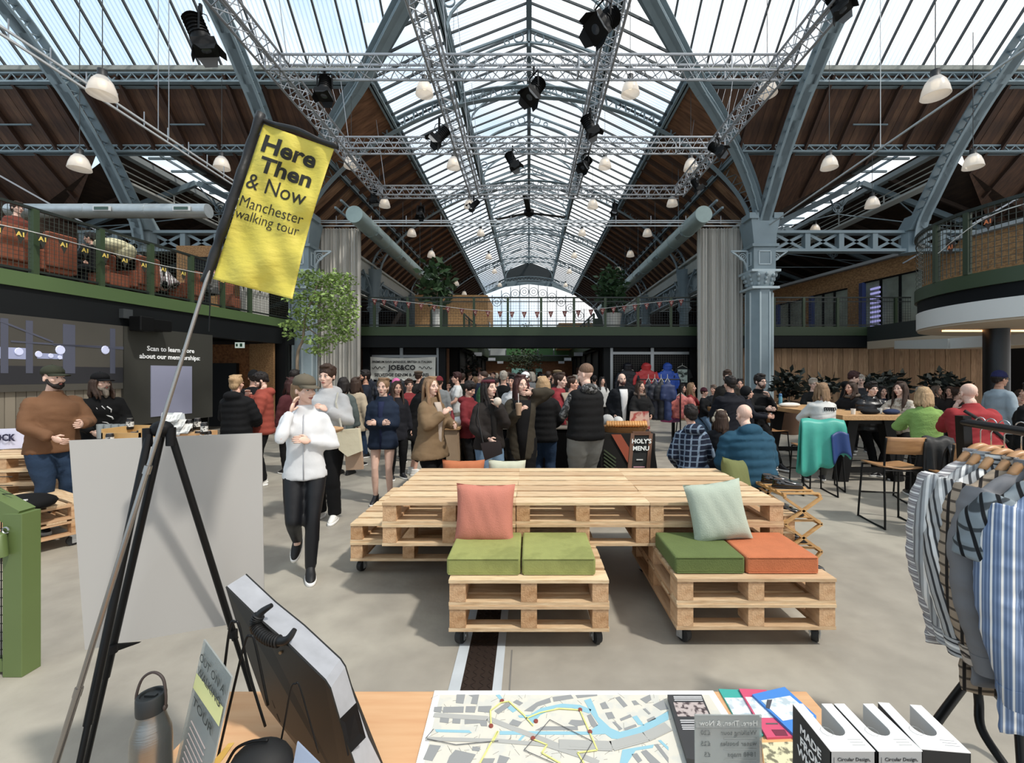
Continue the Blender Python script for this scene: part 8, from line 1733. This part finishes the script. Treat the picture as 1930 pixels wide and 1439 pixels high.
for i in range(8, len(ps)-10, 1): 
    d_ = (ps[i+1]-ps[i]).normalized(); q.lathe([(.0135, -.0015), (.0155, 0), (.0135, .0015)], ps[i], 14, d_.to_track_quat('Z', 'Y').to_matrix())
q.build('handle', mat('#0c0d0e', .5), t, smooth='a')
q = B()
for k in range(2):
    for i in range(6): a = pc(478+i*9+k*14, 1215+i*26-k*8)-V(0, .001, 0); b_ = pc(484+i*9+k*14, 1231+i*26-k*8)-V(0, .001, 0); q.bar(a, b_, .003, .003)
q.build('vent_slots', BLACK, t)
q = B(); q.lathe([(.004, 0), (.004, .004)], pc(531, 1228)-V(0, .004, 0), 10, Matrix.Rotation(R(90), 3, 'X')); q.build('rivet', mat('#a88f6a', .4, .6), t)
q = B(); q.prism([pc(641, 1355)-V(0,.0,0), pc(662, 1343)+V(0, .03, 0), pc(680, 1410)+V(0, .03, 0), pc(655, 1425)], V(.001, -.002, 0)); q.build('cable_recess', BLACK, t)
def wire(label, pts, Y, r=.0028):
    q = B(); q.tube(smoothpath([P(x, y, Y) for x, y in pts], 6), r, 7); tag(q.build('wire_stand', BLACKM, smooth=True), label, 'stand')
wire('black wire easel loop left of the equipment case', [(400, 1425), (418, 1300), (433, 1185), (443, 1173), (452, 1184), (470, 1270), (500, 1370)], .98)
wire('second black wire easel loop against the equipment case', [(408, 1440), (440, 1300), (462, 1210), (472, 1200), (481, 1214), (505, 1330)], .96)
wire('thin wire stand in front of the equipment case', [(520, 1445), (535, 1370), (548, 1300), (557, 1290), (566, 1300), (600, 1420)], .93, .002)
q = B(); q.ell(P(492, 1445, .9), (.062, .05, .045), 20, 12); bc_ = q.build('camera_bag', mat('#0a0a0b', .7), smooth=True); tag(bc_, 'black rounded pouch with a red trim at the bottom edge', 'bag')
q = B(); q.tube(smoothpath([P(428, 1439, .9), P(445, 1412, .9), P(475, 1398, .9), P(505, 1396, .9)], 5), .003, 7); tag(q.build('black_cable', BLACK, smooth=True), 'black cable curving over the pouch', 'cable')
q = B(); ps = [P(398, 1440, .88), P(408, 1424, .88), P(424, 1410, .88), P(436, 1408, .88)]; q.prism([ps[0], ps[2], ps[3], P(428, 1420, .88), P(414, 1440, .88)], (0, .01, 0)); tag(q.build('yellow_strap', mat('#d1a52c', .5)), 'yellow strap end beside the pouch at the bottom edge', 'strap')
q = B(); q.prism([P(560, 1400, .92), P(552, 1445, .9), P(605, 1445, .9)], (0, .004, 0)); tag(q.build('folded_leaflet', mat('#7f8ea6', .6)), 'blue-grey folded leaflet tip in front of the case', 'leaflet')
# ================================================================ easel, white board
t = thing('display_board', 'blank white display board seen from behind, held by the black easel', 'board', (-1.3, 1.6, .78))
c = [P(130, 831, 1.50), P(493, 817, 1.70), P(498, 1166, 1.70), P(160, 1226, 1.50)]
q = B(); nrm = (c[1]-c[0]).cross(c[3]-c[0]).normalized(); q.prism(c, nrm*.01 if nrm.y > 0 else nrm*-.01); q.build('panel', mat('#a9a6a1', .7), t)
t = thing('easel', 'black metal display easel with three legs', 'easel', (-1.3, 1.35, 0)); ap = P(305, 812, 1.46)
def ext0(a, b_): k = a.z/(a.z-b_.z); return a+(b_-a)*k
for nm, e, o_ in (('leg', P(150, 1439, 1.22), (-.025, -.02)), ('leg', P(212, 1222, 1.44), (0, 0)), ('leg', P(440, 1195, 1.64), (.03, 0))):
    a = ap+V(o_[0], o_[1], -.01); f_ = ext0(a, e); m_ = a.lerp(f_, .52); q = B(); q.tube([a, m_], .011, 10); q.tube([m_, f_], .008, 10); q.build(nm, BLACKM, t, smooth='a')
q = B(); q.ell(ap+V(0, 0, .005), (.035, .03, .028), 14, 8); q.tube([ap+V(-.03, -.02, .01), ap+V(-.03, -.02, -.05)], .014, 10); q.tube([ap+V(.03, 0, .01), ap+V(.03, 0, -.05)], .014, 10); q.build('head_joint', BLACK, t, smooth='a')
for e, tip in ((P(212, 1224, 1.43), P(262, 1213, 1.5)), (P(440, 1195, 1.63), P(428, 1186, 1.7))): q = B(); q.prism([e+V(0, 0, .012), e+V(0, 0, -.012), tip+V(0, 0, 0)], (0, .01, 0)); q.lathe([(.014, -.012), (.014, .012)], e, 10); q.build('board_rest', BLACK, t)
# ================================================================ flag on a telescopic pole
t = thing('tour_flag', 'yellow tour guide flag with black lettering and black sleeve on a silver pole', 'flag', P(105, 1439, 1.2)); p0, p1 = P(105, 1439, 1.2), P(392, 520, 1.3); d = (p1-p0).normalized()
foot = p0-d*(p0.z/d.z); q = B(); L = (p1-foot).length
q.tube([foot, foot+d*L*.42], .0085, 12); q.tube([foot+d*L*.42, foot+d*L*.72], .007, 12); q.tube([foot+d*L*.72, p1+d*.03], .0055, 12)
for k in (.42, .72): q.tube([foot+d*(L*k-.012), foot+d*(L*k+.012)], .0098, 12)
q.build('pole', mat('#9c9690', .25, .9), t, smooth='a')
FY = 1.3
def FP(u, v):                                        # u across, v down the cloth
    tl, tr, br2, bl2 = V(487, 215, 0), V(634, 268, 0), V(551, 564, 0), V(385, 522, 0); a = tl.lerp(tr, u); b_ = bl2.lerp(br2, u); c_ = a.lerp(b_, v)
    w_ = .009*math.sin(v*17+u*5)*u + .009*math.sin(v*8+u*9)+.004*math.sin(u*16-v*22); sag = 10*math.sin(v*math.pi)*u*1.0
    return P(c_.x-sag*.6+6*math.sin(u*math.pi)*0, c_.y, FY+w_)
YEL = mat('#cdbb00', .6, bump=.5, bscale=22, stretch=(1, 1, 2))
q = B(); q.grid(lambda u, v: FP(.1+.9*u, .045+.955*v), 26, 60); fc = q.build('cloth', YEL, t, smooth=True); md = fc.modifiers.new('th', 'SOLIDIFY'); md.thickness = .0012; md.offset = 0
q = B(); ps = [FP(.03, v) for v in np.linspace(-.01, 1.03, 24)]; q.tube(ps, [.0125+.0012*math.sin(i*1.7) for i in range(24)], 10); q.build('sleeve', mat('#101012', .5, bump=.3, bscale=30), t, smooth=True)
q = B(); ps = [FP(u, .02+.008*math.sin(u*9)) for u in np.linspace(.0, 1.02, 16)]; q.tube(ps, .010, 10, flat=.7); q.build('top_sleeve', mat('#101012', .5, bump=.3, bscale=30), t, smooth=True)
q = B(); q.tube([P(394, 530, 1.29), P(396, 570, 1.29), P(394, 625, 1.29)], .0016, 5); q.build('cord', BLACK, t)
INKF = mat('#17160c', .7)
o0, ou, ov_ = FP(.1, 0), FP(1, 0), FP(.1, 1); 
def ftxt(s_, u, v, w_, asp, bold):                    # w_: width in cloth widths, asp: letter height against width
    me = fmesh(s_, align='LEFT', bold=bold); xs = [p.co.x for p in me.vertices]; W_ = max(xs)-min(xs); x0 = min(xs); bpy.data.meshes.remove(me); k = w_/W_
    bent(s_, INKF, t, lambda x, y: FP(u+(x-x0)*k, v-y*k*.47*asp)+V(0, -.0022, 0), 'LEFT', bold)
ftxt('Here', .17, .155, .68, .88, .03); ftxt('Then', .21, .275, .66, .85, .03); ftxt('& Now', .13, .39, .74, 1.1, .0); ftxt('Manchester', .13, .515, .78, 1.2, -.006); ftxt('walking tour', .12, .59, .78, 1.2, -.006)
# ================================================================ shirt rack at the right edge
t = thing('shirt_rail', 'black clothes rail on splayed legs at the right edge', 'rack', (1.85, 1.88, 0))
r0 = P(1815, 796, 1.886); r1 = V(1.70, 1.40, 1.52); q = B(); q.tube([r0-V(0, -.0, 0), r1], .016, 14); q.build('top_bar', mat('#17181b', .4, .3), t, smooth='a')
pb_ = P(1838, 1275, 1.86); q = B(); q.bar((r0.x, r0.y, 1.545), (pb_.x, pb_.y, .46), .036, .036, up=(0, 1, 0)); q.build('upright', BLACKM, t)
j = V(pb_.x, pb_.y, .47)
for pts in ([j, P(1770, 1355, 1.72), P(1700, 1460, 1.6)], [j, j+V(.005, -.01, -.12), P(1850, 1375, 1.8), P(1895, 1445, 1.72)], [j, P(1905, 1340, 1.95), P(1918, 1365, 1.95), P(1924, 1430, 1.9)]):
    ps = smoothpath(pts, 5); e = ps[-1]; k = ps[-2]; dd = (e-k).normalized(); ee = e+dd*(max(0, e.z-.02)/max(.2, -dd.z)); q = B(); q.tube(ps+[ee], .016, 12); q.build('leg', BLACKM, t, smooth=True)
HW = mat('#c9955c', .4, kind='wood', col2='#b9824a', scale=6); HK = mat('#d5d7d9', .2, .9)
def shirt(i, label, px, Y, m, m2=None, short=False, L=.80, z0=1.38):
    x = (px-CX)*Y/FX; t = thing('hanging_shirt', label, 'shirt', (x, Y, z0-L), 'shirts on wooden hangers')
    q = B(); q.rings([(z0-L, .235, .03, Y, x), (z0-L*.8, .24, .04, Y, x), (z0-L*.5, .225, .045, Y, x), (z0-L*.2, .22, .05, Y, x), (z0-.085, .205, .045, Y, x), (z0-.045, .14, .04, Y, x), (z0-.005, .062, .036, Y, x), (z0+.01, .055, .034, Y, x)], 28)
    for s in (-1, 1):
        if short: q.tube([(x+s*.18, Y, z0-.09), (x+s*.235, Y-.01, z0-.17), (x+s*.27, Y-.015, z0-.3)], [.06, .075, .082], 14)
        else: q.tube(smoothpath([V(x+s*.18, Y, z0-.09), V(x+s*.232, Y-.01, z0-.2), V(x+s*.262, Y-.02, z0-.42), V(x+s*.22, Y-.045, z0-.66)], 4), [.058, .06, .062, .062, .061, .06, .058, .055, .052, .05, .047, .044, .042], 14)
    g = remesh(q, .0085, 3, .006, i); g.co = g.co-np.array(t.location); o = bpy.data.objects.new('body', to_mesh(g, 'body', [m])); C.objects.link(o); o.parent = t
    q = B(); q.rings([(z0-.012, .066, .042, Y, x), (z0+.03, .062, .04, Y+.002, x), (z0+.032, .052, .032, Y+.002, x), (z0-.0, .05, .03, Y, x)], 24); q.build('collar', m2 or m, t, smooth='a')
    if not short:
        for s in (-1, 1): q = B(); q.tube([(x+s*.222, Y-.043, z0-.65), (x+s*.212, Y-.052, z0-.715)], [.046, .045], 16); q.build('cuff', m2 or m, t, smooth='a')
    q = B(); q.tube(smoothpath([V(x-.085, Y, z0-.03), V(x-.045, Y, z0+.02), V(x, Y, z0+.042), V(x+.045, Y, z0+.02), V(x+.085, Y, z0-.03)], 4), .017, 8, flat=.8); q.build('hanger', HW, t, smooth=True)
    q = B(); zr = 1.52; ps = [V(x, Y, z0+.05), V(x, Y, zr-.035)] + [V(x, Y-.022*math.cos(a*.55)*1, zr+.022*math.sin(a*.55)+.0) for a in range(-2, 6)]; q.tube(ps, .0022, 6); q.build('hook', HK, t, smooth=True)
    for s in (): pass
    return t
def sm(c, k, c2, sc, ang=0): return mat(c, .8, kind=k, col2=c2, scale=sc, ang=ang, bump=.2, bscale=20, spec=.2)
shirt(1, 'grey shirt with faint mauve stripes, farthest and leftmost on the rail', 1848, 1.85, sm('#a5a1a2', 'stripe', '#858084', 30, 90), short=False, L=.79)
shirt(2, 'pale grey shirt with thin dark stripes, second from the left', 1868, 1.79, sm('#a9abac', 'stripe', '#77787b', 18), sm('#b0b2b4', 'stripe', '#7b7c80', 20, 90), L=.62)
shirt(3, 'white shirt with bold black stripes, third from the left', 1893, 1.72, sm('#acacab', 'stripe', '#3a3b3e', 15, 20), sm('#b0b0af', 'stripe', '#3a3b3e', 18, 90), L=.66)
shirt(4, 'beige shirt with black and white check', 1925, 1.665, sm('#a28f79', 'plaid', '#26211f', 8), sm('#b9ab9c', 'plaid', '#3a3230', 13, 45), L=.86)
shirt(5, 'plain mid-grey shirt behind the blue check', 1950, 1.61, sm('#77777a', None, None, 5), L=.8)
shirt(6, 'short-sleeved grey-blue shirt with black and white check', 1985, 1.55, sm('#7f8a90', 'plaid', '#17191c', 7, 30), short=True, L=.6, z0=1.37)
shirt(7, 'blue and white fine-striped shirt at the right edge', 2012, 1.49, sm('#5d7396', 'stripe', '#7f93b3', 34), L=.84, z0=1.35)
# ---- things held by people
def hold(name, label, cat, fn, m): 
    q = B(); fn(q); return tag(q.build(name, m, smooth='a'), label, cat)
h = jg['h-1'][2]; c_ = Vector((at(634, 4.95), 4.85, P(0, 812, 4.85).z))
hold('flatbread', 'folded flatbread in brown paper held by the man in the grey hoodie', 'food', lambda q: (q.ell(c_, (.13, .06, .035), 16, 8, Matrix.Rotation(-.2, 3, 'Y')), q.ell(c_+V(.0, 0, .03), (.1, .03, .02), 12, 6)), mat('#b08555', .7, bump=.6, bscale=20))
c2_ = Vector((at(655, 5.0), 5.0, P(0, 835, 5.0).z))
tb_ = hold('tote_bag', 'cream canvas tote bag hanging from the shoulder of the grey hoodie', 'bag', lambda q: q.prism([c2_+V(-.13, 0, .14), c2_+V(.12, 0, .16), c2_+V(.15, 0, -.1), c2_+V(.0, 0, -.16), c2_+V(-.1, 0, -.08)], (0, .07, 0)), mat('#c9bfa0', .85, bump=.5, bscale=12))
q = B(); q.tube([c2_+V(-.06, -.005, .14), Vector(jg['h1'][0])+V(.0, -.16, -.05), Vector(jg['h1'][0])+V(-.02, -.06, .06)], .012, 8, flat=.4); q.build('strap', mat('#b9b4a4', .8), tb_)
hold('brown_carrier', 'brown paper carrier below the tote bag', 'bag', lambda q: q.prism([c2_+V(-.07, .08, -.08), c2_+V(.12, .08, -.08), c2_+V(.14, .08, -.32), c2_+V(-.05, .08, -.33)], (0, .05, 0)), mat('#a5866a', .8, bump=.4, bscale=12))
c3_ = Vector(jc['h-1'][2])+V(0, -.03, .03)
cup = hold('iced_coffee', 'clear cup of iced coffee with a white straw', 'cup', lambda q: q.lathe([(.03, -.07), (.042, .06), (.043, .07), (.03, .085)], c3_, 16), mat('#9c8064', .3)); q = B(); q.tube([c3_+V(0, 0, .05), c3_+V(-.005, -.01, .2)], .004, 6); q.build('straw', WHITE, cup)
c4_ = Vector(jh['h1'][2])+V(.0, -.05, .07); hold('wrap', 'sandwich wrap in white paper held to the mouth of the headband woman', 'food', lambda q: q.ell(c4_, (.05, .04, .05), 14, 8), mat('#c4b8a8', .7, bump=.8, bscale=18))
c5_ = Vector(jh['h-1'][2])+V(.04, -.06, -.1); hb = hold('handbag', 'dark brown handbag at the hip of the headband woman', 'bag', lambda q: q.prism([c5_+V(-.13, 0, .06), c5_+V(.1, 0, .09), c5_+V(.12, 0, -.06), c5_+V(-.08, 0, -.14)], (0, .05, 0)), mat('#1d1113', .5)); q = B(); q.tube([c5_+V(-.1, 0, .07), Vector(jh['h-1'][0])+V(0, -.15, -.1), Vector(jh['h-1'][0])+V(0, -.02, .06)], .007, 6); q.build('strap', BLACK, hb)
c6_ = Vector(jo['h1'][2])+V(0, -.06, -.06); hold('food_box', 'paper food tray in the hand of the orange puffer man', 'food', lambda q: q.ell(c6_, (.1, .06, .03), 12, 8), mat('#b58b53', .7, bump=.5, bscale=20))
# strap across the red jacket
q = B(); ps = [tr_((.17, .16, 1.40)), tr_((.06, .185, 1.3)), tr_((-.06, .19, 1.18)), tr_((-.2, .16, 1.04))]; q.tube(smoothpath(ps, 5), .02, 8, flat=.25, up=(0, 1, 0)); tag(q.build('bag_strap', BLACK, smooth=True), 'black cross-body strap over the red jacket', 'strap')
# white print on the black sweatshirt
for i in range(1):
    q = B(); rr = random.Random(5)
    for a, b_, r in (((-.02, 1.34), (.0, 1.26), .012), ((.03, 1.33), (.07, 1.25), .016), ((-.07, 1.32), (-.04, 1.2), .01), ((.02, 1.22), (.09, 1.16), .02), ((-.03, 1.14), (.05, 1.1), .014)): q.tube([tb((a[0], -.142, a[1])), tb(((a[0]+b_[0])/2+.02, -.147, (a[1]+b_[1])/2)), tb((b_[0], -.142, b_[1]))], r, 8, flat=.5)
    tag(q.build('shirt_print', mat('#d5d5d3', .7), smooth=True), 'white graphic on the chest of the black sweatshirt', 'print')
# black key-pattern bands on the cream jumper
q = B()
for z0_, h_, x0_, x1_, n_ in ((1.30, .055, -.02, .15, 5), (.90, .06, -.02, .17, 5)):
    st = (x1_-x0_)/n_; dp_ = .165 if z0_ < 1 else .142
    for i in range(n_):
        xx = x0_+i*st; ps = [(xx, 0), (xx, h_), (xx+st*.75, h_), (xx+st*.75, h_*.35), (xx+st*.4, h_*.35)]
        for a, b_ in zip(ps, ps[1:]): q.bar(tj((-a[0], dp_-abs(a[0])*.18, z0_+a[1])), tj((-b_[0], dp_-abs(b_[0])*.18, z0_+b_[1])), .011, .011)
tag(q.build('key_pattern', mat('#17171a', .8)), 'black key-pattern bands knitted on the cream jumper', 'pattern')
bpy.data.scenes.remove(TS)
